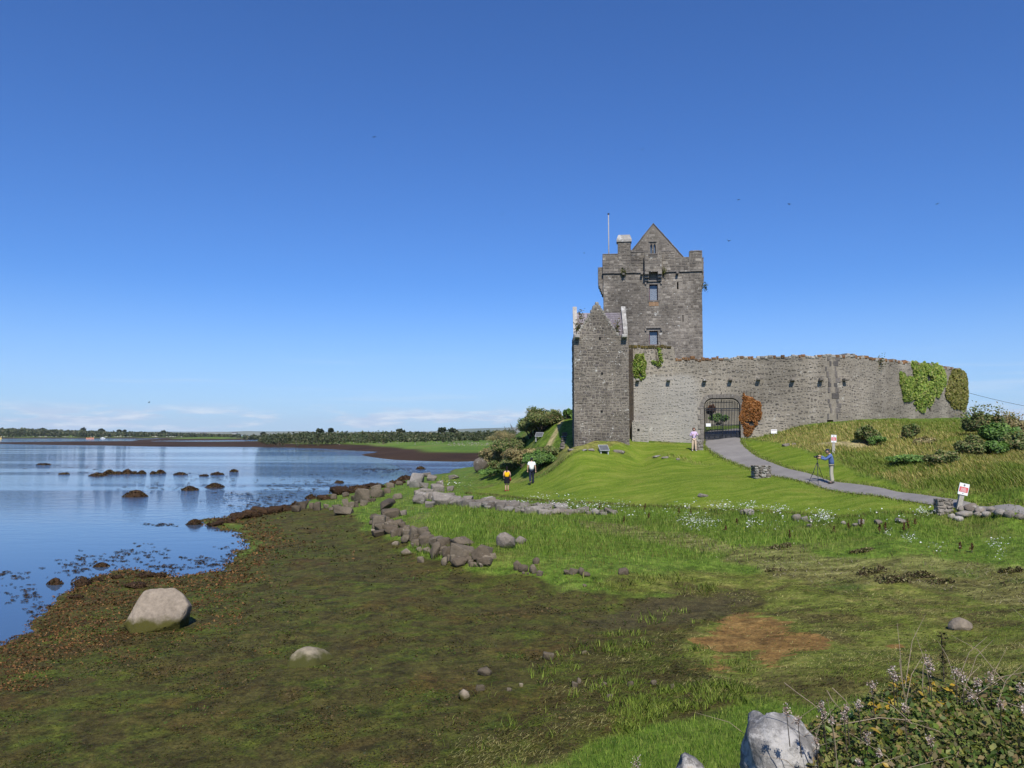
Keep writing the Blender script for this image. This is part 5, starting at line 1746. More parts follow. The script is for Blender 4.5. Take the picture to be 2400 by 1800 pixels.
# weed covered stones along the waterline
for wi, (x, y, w, h) in enumerate([(500, 1232, 30, 14), (525, 1224, 34, 16), (556, 1216, 34, 18), (585, 1212, 30, 18), (610, 1204, 34, 18), (640, 1202, 30, 16), (668, 1196, 30, 14), (800, 1158, 44, 18), (838, 1150, 46, 16), (872, 1144, 34, 14), (182, 1374, 40, 26), (222, 1362, 26, 12), (270, 1355, 24, 12), (335, 1352, 30, 12), (312, 1378, 44, 16), (170, 1402, 22, 10), (372, 1352, 20, 10), (930, 1132, 26, 10), (760, 1170, 30, 12)]):
    o = rock('weed_stone', x, y + 2, w * RW.uniform(1.0, 1.6), h * RW.uniform(.5, .95), 'weedrock', None, 'low dark weed matted stone along the tip of the weedy spit' if wi < 7 else ('low dark weed matted stone in the water edge below the breakwater' if wi < 10 or wi > 16 else 'low dark weed matted stone at the water edge behind the pale beige boulder'), 'stone', 'weed matted stones along the water edge', rnd=True, Rr=RW, sink=.25)
    weed_skirt(o, 200)
# grey boulder at the foot of the bushy hill
rock('boulder', 1128, 1104, 40, 30, 'field', None, 'big smooth grey boulder leaning at the foot of the bushy hill by the water', 'boulder', rnd=True, Rr=RW)
c = on_ground(712, 1564); k = c[1] / F * .78
me = hull_rock([(x * k, d, h * k) for x, d, h in ((-60, -.1, -8), (-52, .1, 30), (-34, .25, 42), (0, .35, 44), (40, .4, 36), (72, .4, 10), (78, .3, -8), (-40, -.28, -6), (-8, -.32, 4), (40, -.2, 2), (-50, .7, -8), (50, .8, -8), (-20, .6, 36), (20, -.1, 26))], .03, 4, .05, 9)
me.materials.append(M['flatrock']); me.polygons.foreach_set('use_smooth', [True] * len(me.polygons))
o = link(bpy.data.objects.new('flat_rock', me)); o.location = (c[0], c[1] + .2, c[2] - .06)
tag(o, 'low flat rock half buried in brown weed on the open mud', 'rock')
# two boulders in front of the bramble
def near_boulder(px, py, Y, wpx, hpx, pts, label, seed, sub=4):
    c = at_Y(px, py, Y); k = Y / F
    me = hull_rock([(x * k, d, h * k) for x, d, h in pts], .02, sub, .055, seed, 6.0)
    me.materials.append(M['lichen']); me.polygons.foreach_set('use_smooth', [True] * len(me.polygons))
    o = link(bpy.data.objects.new('boulder', me)); o.location = c
    return tag(o, label, 'boulder')
near_boulder(1850, 1800, 7.6, 0, 0, [(-88, -.1, -50), (-90, .0, 30), (-86, .05, 74), (-72, .08, 90), (-50, .1, 102), (-22, .15, 108), (14, .15, 104), (50, .2, 84), (92, .2, 40), (104, .1, -50), (-80, -.25, -50), (70, -.22, -50), (-66, -.14, 60), (-20, -.2, 66), (40, -.14, 56), (-86, .5, -50), (90, .5, -50), (-50, .5, 84), (40, .5, 70), (-84, -.12, 10)],
             'rugged white and black lichened boulder beside the flowering bramble', 5)
near_boulder(1632, 1815, 8.4, 0, 0, [(-36, 0, -40), (-36, .1, 5), (-20, .1, 26), (0, .15, 30), (30, .15, 10), (44, .1, -12), (44, 0, -40), (-30, .4, -40), (40, .4, -40), (-15, .35, 20), (20, .35, 12), (-20, -.12, -30), (30, -.1, -30)],
             'small white boulder with a yellow lichen patch in the near grass', 6)

# ---------------------------------------------------------------- stone pillars by the driveway
def pillar(px, py, w, h, label, seed, deep=.9):
    p = on_ground(px, py); k = p[1] / F
    W_, H_, D_ = w * k, h * k, w * k * deep
    root = empty('stone_pillar', (p[0], p[1] + D_ / 2, p[2] - .05))
    tag(root, label, 'stone pillar')
    R_ = random.Random(seed)
    z = 0.0
    LOCAL[0] = True
    core = MB().box(-W_ * .43, W_ * .43, -D_ * .43, D_ * .43, -.3, H_ * .93).build('core', M['bawn_mortar'], root)
    while z < H_ + .02:
        hh = min(R_.uniform(.11, .2), H_ + .06 - z)
        if hh < .04: break
        for face in range(4):
            L = W_ if face % 2 == 0 else D_
            x = -L / 2
            while x < L / 2 - .02:
                ww = min(R_.uniform(.16, .34), L / 2 - x)
                me = rockmesh('field' if R_.random() < .55 else 'bawn', R_.randrange(14))
                o = bpy.data.objects.new('stone', me)
                o.scale = (ww * 1.04, R_.uniform(.2, .28), hh * 1.06)
                a = face * math.pi / 2
                off = (D_ if face % 2 == 0 else W_) / 2 - .09
                cx_, cy_ = x + ww / 2, -off
                o.location = (cx_ * math.cos(a) - cy_ * math.sin(a), cx_ * math.sin(a) + cy_ * math.cos(a), z + hh / 2)
                o.rotation_euler = (0, R_.uniform(-.06, .06), a)
                link(o, root)
                x += ww
        z += hh
    n_ = 3
    for i in range(n_):
        for j in range(2):
            o = bpy.data.objects.new('cap_stone', rockmesh('field', R_.randrange(14)))
            o.scale = (W_ / n_ * 1.15, D_ / 2 * 1.15, .13); o.location = (-W_ / 2 + (i + .5) * W_ / n_, -D_ / 4 + j * D_ / 2, H_ + .0)
            link(o, root)
    LOCAL[0] = False
    return root
pillar(1789, 1121, 37, 29, 'squat square pillar of whitened stones at the driveway edge facing the lawn', 1)
pillar(1639, 1056, 19, 22, 'small rubble stone pillar beside the gateway next to the standing woman', 2)
pillar(2218, 1207, 35, 36, 'rubble stone pillar beside the leaning wooden sign post', 3, .6)

# ---------------------------------------------------------------- signs
def sign(px, py, w, h, postw, posth, lean, label, yaw=.0, kind=0):
    """px,py = foot of the post"""
    p = on_ground(px, py); k = p[1] / F
    root = empty('sign_post', tuple(p)); tag(root, label, 'sign')
    root.rotation_euler = (0, lean, yaw)
    LOCAL[0] = True
    pw, ph, sw, sh = postw * k / 2, posth * k, w * k / 2, h * k
    MB().box(-pw, pw, -pw, pw, -.3, ph + sh * .55).build('post', M['wood'], root)
    bd = MB().box(-sw, sw, -pw - .03, -pw - .004, ph, ph + sh).build('board', M['white'], root)
    y = -pw - .034
    if kind == 0:
        MB().box(-sw * .88, sw * .88, y, y + .003, ph + sh * .24, ph + sh * .68).build('red_panel', M['red'], bd)
        for r_ in range(4):
            zz_ = ph + sh * (.30 + r_ * .085)
            MB().box(-sw * (.62 - .08 * (r_ % 2)), sw * (.62 - .05 * r_), y - .002, y - .0005, zz_, zz_ + sh * .028).build('text_line', M['white'], bd)
        em = MB()
        for (a, c, d, e_) in ((-.10, .10, .86, .92), (-.16, .16, .80, .845), (-.06, .06, .745, .79)):
            em.box(sw * a * 1.2, sw * c * 1.2, y, y + .003, ph + sh * d, ph + sh * e_)
        em.build('emblem', M['dark'], bd)
        MB().box(-sw * .1, sw * .1, y, y + .003, ph + sh * .10, ph + sh * .15).build('emblem', M['dark'], bd)
    else:
        MB().box(-sw * .78, sw * .78, y, y + .003, ph + sh * .68, ph + sh * .87).build('heading_band', M['pink'], bd)
        for s_ in (-1, 1):
            MB().box(s_ * sw * .72 - sw * .07, s_ * sw * .72 + sw * .07, y - .003, y - .0005, ph + sh * .70, ph + sh * .85).build('emblem', M['dark'], bd)
    LOCAL[0] = False
    return root
sign(2246, 1196, 21, 27, 9.5, 36, math.radians(13), 'white notice with red panel on a leaning grey timber post beside a stone pillar', math.radians(-12))
sign(1953.5, 1064, 11.5, 17.5, 6, 26, math.radians(2), 'white notice with red panel on an upright post behind the photographer', math.radians(-18))
sign(1813.5, 1022, 14, 9.5, 3, 5.2, 0, 'low wide white notice on a short peg against the curtain wall', 0, 1)

def lectern(px, py, w, h, label, yaw):
    p = on_ground(px, py); k = p[1] / F
    root = empty('information_panel', tuple(p)); tag(root, label, 'information panel')
    root.rotation_euler = (0, 0, yaw)
    W_, H_ = w * k / 2, h * k
    LOCAL[0] = True
    def slab(name, x0, x1, t0, t1, lift, th, m, par):
        pts = []
        for dz in (lift, lift + th):
            for (x, t) in ((x0, t0), (x1, t0), (x1, t1), (x0, t1)):
                pts.append((x, -.30 + .60 * t + .0 * dz - dz * .7, .16 + (H_ - .12) * t + dz * .7))
        return MB().add(pts, [(3, 2, 1, 0), (4, 5, 6, 7), (0, 1, 5, 4), (1, 2, 6, 5), (2, 3, 7, 6), (3, 0, 4, 7)]).build(name, m, par)
    fr_ = slab('frame', -W_, W_, 0, 1, 0, .05, M['lead'], root)
    slab('panel', -W_ * .92, W_ * .92, .07, .93, .051, .004, M['panel'], fr_)
    for s_ in (-1, 1):
        MB().box(s_ * W_ * .75 - .035, s_ * W_ * .75 + .035, -.25, .25, -.25, .17).build('leg', M['lead'], root)
        MB().box(s_ * W_ * .75 - .035, s_ * W_ * .75 + .035, .12, .25, .17, H_ * .75).build('leg', M['lead'], root)
    LOCAL[0] = False
lectern(1415, 1063, 23, 17, 'dark slanted information panel on the lawn in front of the castle wing', .15)
lectern(1264, 1029, 18, 13, 'dark slanted information panel on the grassy slope by the stone steps', -.25)

# ---------------------------------------------------------------- stone steps up the hill
st = empty('stone_steps', tuple(on_ground(1318, 1052)))
tag(st, 'narrow flight of grass grown stone steps climbing beside the castle wing', 'steps')
for i in range(9):
    x, y = 1319 + (i % 2) * 1.0 + i * .7, 1053 - i * 4.4
    p = on_ground(x, y)
    o = bpy.data.objects.new('step', rockmesh('field', i % 14)); o.scale = (.52, .42, .18); o.location = (p[0], p[1], p[2] + .05); link(o, st)
for i in range(7):
    p = on_ground(1284 + i * 9, 1060 - (i > 0) * 3 - i * .6)
    if i in (0, 3, 5, 6):
        rock('path_stone', 1290 + i * 16, 1058, 14, 4, 'field', None, 'flat stone set in the ground at the bottom of the steps', 'stone', 'flat stones by the bottom of the steps', Rr=RW)
for x_, y_, w_, h_ in ((1452, 1062, 26, 5), (1540, 1072, 20, 3), (1560, 1075, 16, 3), (1590, 1079, 9, 4), (1650, 1166, 22, 5), (1843, 1046, 16, 5), (1862, 1043, 10, 4), (1368, 1042, 12, 5), (1358, 1040, 8, 4)):
    rock('lawn_stone', x_, y_, w_, h_, 'field', None, 'flat pale stone showing through the lawn in front of the castle', 'stone', 'flat stones showing through the lawn', Rr=RW, sink=.3)
# overhead cable with its two poles
ca = np.array([43.0, 92.0, 0]); ca[2] = at_Y(2262, 915, 92)[2]; ca[0] = at_Y(2250, 915, 92)[0]
cb_ = at_Y(2560, 975, 84)
def pole(p, label):
    zb = float(tz(p[0], p[1])) - .5
    o = MB().tube([(p[0], p[1], zb), (p[0], p[1], p[2] + .15)], [.13, .10], 8).build('cable_pole', M['bark'], None, True, origin=(p[0], p[1], zb))
    tag(o, label, 'pole')
    MB().box(p[0] - .5, p[0] + .5, p[1] - .05, p[1] + .05, p[2] - .25, p[2] - .13).build('crossarm', M['bark'], o)
pole(ca, 'timber cable pole standing behind the curtain wall'); pole(cb_, 'timber cable pole standing right of the grassy mound')
pts = [tuple(ca + (cb_ - ca) * t + np.array([0, 0, -1.0 * 4 * t * (1 - t) * .35])) for t in np.linspace(0, 1, 14)]
tag(MB().tube(pts, .022, 5).build('overhead_cable', M['iron']), 'thin dark overhead cable crossing the sky from the end of the wall', 'cable')
# ================================================================== VEGETATION
def scatter(n, ymin, ymax, umin=-.68, umax=.68):
    """candidates spread evenly over the view of a flat ground: more per square metre near the eye"""
    u = rng.uniform(umin, umax, n)
    s = rng.uniform(1 / ymax, 1 / ymin, n)
    y = 1 / s
    return u * y, y


def blades(x, y, h, w, lean, cols, z=None, dirlean=None):
    n = len(x)
    z = tz(x, y) - .01 if z is None else z
    a = rng.uniform(0, 2 * math.pi, n)
    l = rng.uniform(0.2, 1.0, n) * lean * h
    la = rng.uniform(0, 2 * math.pi, n) if dirlean is None else dirlean + rng.normal(0, .8, n)
    P = np.stack([x, y, z], -1)
    side = np.stack([np.cos(a), np.sin(a), np.zeros(n)], -1) * w[:, None] / 2
    tip = P + np.stack([np.cos(la) * l, np.sin(la) * l, h], -1)
    mid = P + (tip - P) * .55 + np.stack([np.cos(la) * l * -.12, np.sin(la) * l * -.12, h * .08], -1)
    return np.stack([P - side, P + side, mid + side * .75, tip, mid - side * .75], 1)


def mval(name, x, y):
    return samp(MASKS[name], x, y)


def grass(name, label, n, ymin, ymax, accept, hfun, wk, lean, pal, jit=.3, patch=.6, umin=-.68, umax=.68, mat='blade', dirlean=None, tint=None):
    x, y = scatter(n, ymin, ymax, umin, umax)
    ok = rng.random(n) < accept(x, y)
    x, y = x[ok], y[ok]
    h = hfun(x, y) * rng.uniform(.45, 1.15, len(x))
    w = wk * np.maximum(y, 6) * rng.uniform(.7, 1.3, len(x))
    c = palette(len(x), pal, jit)
    pn = (fbm(x * .45, y * .45, 4, 77) + .5)[:, None]
    c = c * (1 - patch / 2 + patch * pn)
    if tint is not None:
        c = tint(x, y, c)
    c = c * np.array([1.02, 1.03, .78])
    V = blades(x, y, h, w, lean, c, dirlean=dirlean)
    o = soup(name, V, c, M[mat])
    tag(o, label, 'grass', kind='stuff')
    return o

def in_path(x, y):
    """1 on the driveway"""
    return (mval('m_path', x, y) > .35).astype(float)

LUSH = [(0.097, 0.165, 0.027), (0.154, 0.245, 0.041), (0.228, 0.314, 0.063), (0.319, 0.342, 0.114), (0.137, 0.228, 0.034)]
OLIVE = [(0.085, 0.115, 0.022), (0.13, 0.17, 0.035), (0.20, 0.225, 0.055), (0.16, 0.14, 0.055), (0.30, 0.27, 0.13)]
STRAW = [(0.46, 0.37, 0.18), (0.36, 0.29, 0.13), (0.25, 0.245, 0.08), (0.16, 0.20, 0.05), (0.54, 0.44, 0.24)]

def acc_meadow(x, y):
    base = (1 - mval('m_lawn', x, y)) * (1 - np.clip(mval('m_mud', x, y) * 1.6, 0, 1)) * (1 - mval('m_dry', x, y)) * (1 - .96 * mval('m_flat', x, y)) * (1 - .62 * mval('m_wrack', x, y)) * (1 - mval('m_or', x, y)) * (1 - mval('m_bare', x, y)) * (tz(x, y) > .18) * (1 - in_path(x, y))
    return base
def h_meadow(x, y):
    tall = sstep(y, 24, 32) * (1 - sstep(y, 48, 60))
    return (.09 + .06 * tall) * (.7 + .9 * (fbm(x * .7, y * .7, 3, 81) + .5))
def meadow_tint(x, y, c):
    k = sstep(fbm(x * .35, y * .35, 4, 101), .02, .16)[:, None] * .75
    br = palette(len(x), [(0.20, 0.17, 0.06), (0.26, 0.215, 0.09), (0.13, 0.115, 0.04), (0.18, 0.19, 0.05)])
    return np.where(rng.random((len(x), 1)) < k, br, c)
grass('meadow_grass', 'rough green grass around the shore and below the lawn', 260000, 7.0, 75, acc_meadow, h_meadow, .0005, .6, LUSH, tint=meadow_tint)
# the wild strip at the foot of the lawn
def acc_strip(x, y):
    return acc_meadow(x, y) * sstep(y, 26, 31) * (1 - sstep(y, 46, 52)) * (x > -4)
grass('tall_grass', 'tall lush grass in the strip between lawn and dried weed', 80000, 24, 55, acc_strip, lambda x, y: .23 * (.6 + .9 * (fbm(x * .6, y * .6, 3, 82) + .5)), .00048, .6, LUSH, umin=-.15, umax=.68)
# matted algae and salt grass on the right flat
def acc_flat(x, y):
    return np.clip(mval('m_flat', x, y) * (.0 + 1.7 * (fbm(x * .8, y * .8, 4, 83) + .35)), 0, 1) * (1 - .93 * mval('m_or', x, y) * (fbm(x * 1.4, y * 1.4, 3, 89) < .06)) * (1 - mval('m_grav', x, y))
def flat_tint(x, y, c):
    a = fbm(x * .6, y * 1.1, 4, 110)[:, None]; b_ = fbm(x * .8 + 9, y * 1.5, 4, 111)[:, None]
    dk = palette(len(x), [(0.05, 0.038, 0.022), (0.085, 0.062, 0.03), (0.035, 0.03, 0.016)])
    yl_ = palette(len(x), [(0.36, 0.32, 0.17), (0.28, 0.25, 0.10), (0.42, 0.38, 0.22)])
    gr_ = palette(len(x), [(0.10, 0.155, 0.02), (0.15, 0.205, 0.03), (0.20, 0.25, 0.045)])
    r = rng.random((len(x), 1))
    c = np.where((a > .02) & (r < .75), dk, c)
    c = np.where((b_ > .05) & (r < .7), yl_, c)
    return np.where((b_ < -.10) & (r < .7), gr_, c)
grass('salt_grass', 'short matted olive grass over the algae flat', 190000, 8.5, 34, lambda x, y: np.clip(acc_flat(x, y) + .35 * mval('m_flat', x, y), 0, 1) * (1 - .85 * mval('m_or', x, y)), lambda x, y: .028 + .03 * (fbm(x * 1.2, y * 1.2, 3, 84) + .5), .0007, 4.0, OLIVE, patch=.9, dirlean=.25, tint=flat_tint)
# hair-fine algae over the mud
def alg_tint(x, y, c):
    a = fbm(x * .5, y * .8, 5, 112)[:, None]
    gr_ = palette(len(x), [(0.045, 0.075, 0.012), (0.075, 0.11, 0.015), (0.11, 0.145, 0.02), (0.03, 0.055, 0.018)])
    return np.where((a > .0) & (rng.random((len(x), 1)) < .85), gr_, c)
grass('green_algae', 'film of fine green and brown algae over the mud', 170000, 8.5, 45, lambda x, y: mval('m_mud', x, y) * (tz(x, y) > .03) * (1 - .6 * mval('m_grav', x, y)), lambda x, y: .012 + .02 * (fbm(x * 1.2, y * 1.2, 3, 84) + .5), .0008, 4.5, [(0.05, 0.042, 0.018), (0.075, 0.058, 0.022), (0.10, 0.075, 0.03), (0.035, 0.03, 0.014)], patch=.8, tint=alg_tint, umin=-.72, umax=.4)
# coarse bright tufts breaking up the edge of the mud
def acc_tuft(x, y):
    t = fbm(x * 1.7, y * 1.7, 3, 85)
    px = 1200 + F * x / y
    return (t > .10) * (1 - mval('m_or', x, y)) * (px > 1000) * (px < 2050) * np.clip((px - 1000) / 500, .12, 1)
TUF = ground_pts([(980, 1800), (1100, 1660), (1300, 1540), (1480, 1450), (1600, 1430), (1650, 1480), (1780, 1560), (1800, 1640), (1600, 1700), (1400, 1770), (1250, 1810)])
grass('grass_tufts', 'coarse yellow green tufts standing on the edge of the mud', 150000, 9.0, 26, lambda x, y: acc_tuft(x, y) * sstep(poly_sd(x, y, TUF), -.4, .5), lambda x, y: .15 + 0 * x, .0009, .9, [(0.13, 0.19, 0.03), (0.20, 0.26, 0.05), (0.29, 0.33, 0.09), (0.09, 0.12, 0.03)], patch=.4)
TUF2 = ground_pts([(1280, 1352), (1420, 1345), (1600, 1350), (1700, 1372), (1660, 1398), (1480, 1396), (1330, 1378)])
grass('grass_tufts', 'coarse olive tufts on the low bank above the gravel channel', 60000, 17, 30, lambda x, y: (fbm(x * 2, y * 2, 2, 86) > -.02) * sstep(poly_sd(x, y, TUF2), -.2, .3), lambda x, y: .20 + 0 * x, .0009, .9, [(0.13, 0.17, 0.03), (0.20, 0.225, 0.055), (0.26, 0.255, 0.09), (0.08, 0.10, 0.03)], patch=.4)
# dry grass on the mound
def acc_dry(x, y):
    return mval('m_dry', x, y) * (1 - mval('m_bare', x, y)) * (1 - in_path(x, y)) * (1 - mval('m_lawn', x, y))
def dry_tint(x, y, c):
    g_ = sstep(fbm(x * .22, y * .22, 3, 88), -.02, .18)[:, None]
    hi = sstep(y + x * .2, 55, 66)[:, None]
    gc = palette(len(x), [(0.12, 0.18, 0.03), (0.18, 0.24, 0.05), (0.24, 0.27, 0.08)])
    k = np.clip(g_ * .85 + hi * .6 + .22, 0, 1)
    return np.where(rng.random((len(x), 1)) < k, gc, c)
grass('dry_grass', 'long dry straw coloured grass over the mound below the wall', 150000, 26, 76, acc_dry, lambda x, y: .23 * (.5 + 1.1 * (fbm(x * .5, y * .5, 4, 87) + .5)), .00065, .9, STRAW, umin=.2, umax=.72, dirlean=2.6, tint=dry_tint, patch=.5)
# lawn blades: short, mown
def acc_lawn(x, y):
    return mval('m_lawn', x, y) * (1 - in_path(x, y))
LAWNC = [(0.12, 0.185, 0.02), (0.16, 0.235, 0.03), (0.22, 0.28, 0.05), (0.28, 0.30, 0.09)]
grass('lawn_grass', 'short mown bright green lawn grass', 90000, 27, 70, acc_lawn, lambda x, y: .035 + .0 * x, .0009, .8, LAWNC, umin=-.15, patch=.5)
# uncut fringe round the lawn
fr_x = []
for poly in (P_LAWN,):
    pr = resample(np.vstack([poly, poly[:1]]), 1500)
    fr_x.append(pr)
fr_x = np.vstack(fr_x)
fr_x = np.repeat(fr_x, 7, axis=0) + rng.normal(0, .10, (len(fr_x) * 7, 2))
sel = (in_path(fr_x[:, 0], fr_x[:, 1]) < .5) & (fr_x[:, 1] < 54)
fr_x = fr_x[sel]
V = blades(fr_x[:, 0], fr_x[:, 1], rng.uniform(.06, .18, len(fr_x)), .0008 * fr_x[:, 1], .8, None)
tag(soup('lawn_fringe', V, palette(len(fr_x), [(0.26, 0.22, 0.085), (0.15, 0.17, 0.045), (0.10, 0.13, 0.03)]), M['blade']), 'yellowed uncut grass fringe around the lawn edge', 'grass', kind='stuff')

pe = np.vstack([eL[6:], eU[6:]])
pe = np.repeat(pe, 60, axis=0) + rng.normal(0, .16, (len(pe) * 60, 2))
pe = pe[mval('m_path', pe[:, 0], pe[:, 1]) < .97]
V = blades(pe[:, 0], pe[:, 1], rng.uniform(.05, .14, len(pe)), .0009 * pe[:, 1], .9, None)
tag(soup('path_verge', V, palette(len(pe), LAWNC + [(0.24, 0.21, 0.08)]), M['blade']), 'ragged grass verge creeping over the driveway edges', 'grass', kind='stuff')

# ---------------------------------------------------------------- seaweed on the flat
def acc_weed(x, y):
    t = fbm(x * 1.3, y * 1.3, 4, 90)
    near_w = 1 - sstep(tz(x, y) + .1 * fbm(x * .6, y * .6, 3, 93), .08, .19)
    return mval('m_mud', x, y) * np.clip(.02 + 1.8 * t + .9 * near_w, 0.01, 1) * (tz(x, y) > -.02) * (1 - .8 * mval('m_grav', x, y))
n = 300000
x, y = scatter(n, 8.0, 75, -.72, .3)
ok = rng.random(n) < acc_weed(x, y)
x, y = x[ok], y[ok]
zz_ = tz(x, y)
br = 1 - sstep(zz_ + .12 * fbm(x * .8, y * .8, 3, 91), .09, .18)
cb = palette(len(x), [(0.08, 0.036, 0.013), (0.14, 0.066, 0.022), (0.20, 0.105, 0.036), (0.045, 0.022, 0.010)], .35)
cg = palette(len(x), [(0.035, 0.032, 0.012), (0.06, 0.048, 0.018), (0.085, 0.062, 0.024), (0.028, 0.040, 0.012), (0.11, 0.075, 0.032)], .35)
gm_ = fbm(x * .7, y * .7, 4, 92) > .10
cgr = palette(len(x), [(0.028, 0.055, 0.010), (0.055, 0.085, 0.012), (0.085, 0.115, 0.016)], .3)
c = np.where(rng.random((len(x), 1)) < br[:, None], cb, np.where(gm_[:, None] & (rng.random((len(x), 1)) < .8), cgr, cg))
sz = np.clip(.0016 * y, .014, .07) * rng.uniform(.6, 1.4, len(x))
P_ = np.stack([x, y, zz_ + sz * .3], -1)
tag(soup('seaweed', leaves(P_, sz, c, up=1.1, aspect=.5), c, M['weed']), 'brown and olive seaweed strewn over the tidal mud', 'seaweed', kind='stuff')
# floating weed on the water
fx, fy = [], []
for (cx, cy, rx, ry, k) in ((560, 1300, 40, 18, 60), (480, 1318, 70, 14, 60), (330, 1300, 60, 14, 40), (170, 1330, 60, 20, 50), (250, 1310, 80, 16, 50), (60, 1390, 60, 20, 40), (20, 1350, 40, 10, 24), (380, 1230, 30, 3, 24), (560, 1165, 60, 16, 40), (650, 1170, 50, 10, 40), (880, 1098, 60, 5, 60), (920, 1103, 60, 4, 40), (840, 1110, 90, 10, 40), (760, 1130, 80, 10, 40), (700, 1145, 90, 16, 60), (600, 1185, 60, 8, 40), (500, 1120, 60, 8, 24), (380, 1140, 70, 8, 24), (160, 1100, 100, 10, 24), (100, 1430, 40, 20, 30), (400, 1330, 60, 8, 40)):
    for _ in range(k):
        a = cx + random.gauss(0, rx * .6); b_ = cy + random.gauss(0, ry * .6)
        for _2 in range(random.randint(2, 6)):
            p = at_Z(a + random.gauss(0, 4), b_ + random.gauss(0, .8), 0)
            if tz(p[0], p[1]) < -.01:
                fx.append(p[0]); fy.append(p[1])
fx, fy = np.array(fx), np.array(fy)
sz = np.clip(.0022 * fy, .03, .22) * rng.uniform(.5, 1.4, len(fx))
P_ = np.stack([fx, fy, .012 + 0 * fx], -1)
a = rng.uniform(0, 6.28, len(fx))
t_ = np.stack([np.cos(a), np.sin(a), 0 * a], -1) * sz[:, None]; b_ = np.stack([-np.sin(a), np.cos(a), 0 * a], -1) * (sz * .45)[:, None]
V = np.stack([P_ - t_, P_ - b_ + [0, 0, .01], P_ + t_, P_ + b_ + [0, 0, .02]], 1)
tag(soup('floating_weed', V, palette(len(fx), [(0.03, 0.02, 0.01), (0.055, 0.035, 0.014), (0.07, 0.045, 0.02)]), M['weed']), 'scraps of dark seaweed floating on the calm water', 'seaweed', kind='stuff')

# dried wrack lying along the drift line: flat crossing ribbons
def acc_wr(x, y):
    return mval('m_wrack', x, y) * np.clip(.5 + 1.6 * fbm(x * .8, y * .8, 4, 94), 0, 1)
n = 60000
x, y = scatter(n, 14, 42, -.1, .7)
ok = rng.random(n) < acc_wr(x, y)
x, y = x[ok], y[ok]
c = palette(len(x), [(0.30, 0.26, 0.15), (0.20, 0.17, 0.09), (0.14, 0.13, 0.05), (0.06, 0.04, 0.03), (0.36, 0.32, 0.2)], .3)
dk = fbm(x * .9, y * .9, 3, 95) > .13
c = np.where(dk[:, None], palette(len(x), [(0.04, 0.025, 0.02), (0.075, 0.048, 0.036), (0.03, 0.02, 0.014)]), c)
V = blades(x, y, rng.uniform(.02, .07, len(x)), .0011 * y, 4.5, None, z=tz(x, y) + .02)
tag(soup('drift_wrack', V, c, M['blade']), 'dried straw and dark weed thrown up along the drift line', 'seaweed', kind='stuff')

# ---------------------------------------------------------------- white flowers and dock stalks
fl = []
for (cx, cy, rx, ry, k) in ((1380, 1196, 55, 10, 170), (1310, 1196, 50, 8, 110), (1460, 1196, 30, 8, 50), (1640, 1240, 42, 14, 260), (1620, 1225, 30, 10, 60), (1610, 1200, 30, 8, 50), (1690, 1200, 36, 9, 130), (1750, 1203, 40, 8, 130), (1830, 1208, 26, 8, 80), (1930, 1228, 26, 14, 220), (1760, 1243, 12, 7, 50), (1800, 1245, 60, 14, 50), (2165, 1216, 24, 7, 120), (2110, 1232, 30, 10, 25), (2130, 1283, 18, 7, 60), (2080, 1267, 12, 4, 20), (2200, 1300, 30, 8, 36), (2335, 1295, 22, 8, 60), (1210, 1190, 30, 6, 40), (1520, 1215, 80, 10, 40), (1285, 1175, 70, 6, 50), (1065, 1140, 40, 12, 40), (2350, 1320, 20, 6, 20), (2030, 1215, 50, 8, 20)):
    for _ in range(k):
        fl.append((cx + random.gauss(0, rx * .55), cy + random.gauss(0, ry * .55)))
fg = ground_fast(fl)
fx, fy = fg[:, 0], fg[:, 1]
hh = rng.uniform(.18, .42, len(fx))
P_ = np.stack([fx, fy, tz(fx, fy) + hh], -1)
sz = np.clip(.00095 * fy, .015, .06) * rng.uniform(.7, 1.3, len(fx))
V = leaves(P_, sz, None, up=2.0, aspect=.95)
c = palette(len(fx), [(0.78, 0.78, 0.76), (0.68, 0.69, 0.66)], .08)
tag(soup('white_flowers', V, c, M['leaf']), 'scatter of small white daisy flowers in the grass below the lawn', 'flowers', kind='stuff')
yl = ground_fast([(random.gauss(1320, 25), random.gauss(1255, 8)) for _ in range(40)] + [(random.gauss(1045, 14), random.gauss(1130, 5)) for _ in range(60)] + [(random.gauss(1740, 30), random.gauss(1252, 8)) for _ in range(30)])
P_ = np.stack([yl[:, 0], yl[:, 1], tz(yl[:, 0], yl[:, 1]) + .22], -1)
tag(soup('yellow_flowers', leaves(P_, .0006 * yl[:, 1], None, up=2, aspect=.9), palette(len(yl), [(0.65, 0.45, 0.02), (0.6, 0.5, 0.06)]), M['leaf']), 'few small yellow flowers in the shore grass', 'flowers', kind='stuff')
M['dock'] = leaf_mat('dock_seed', .1, .8, .1)
RD = random.Random(3)
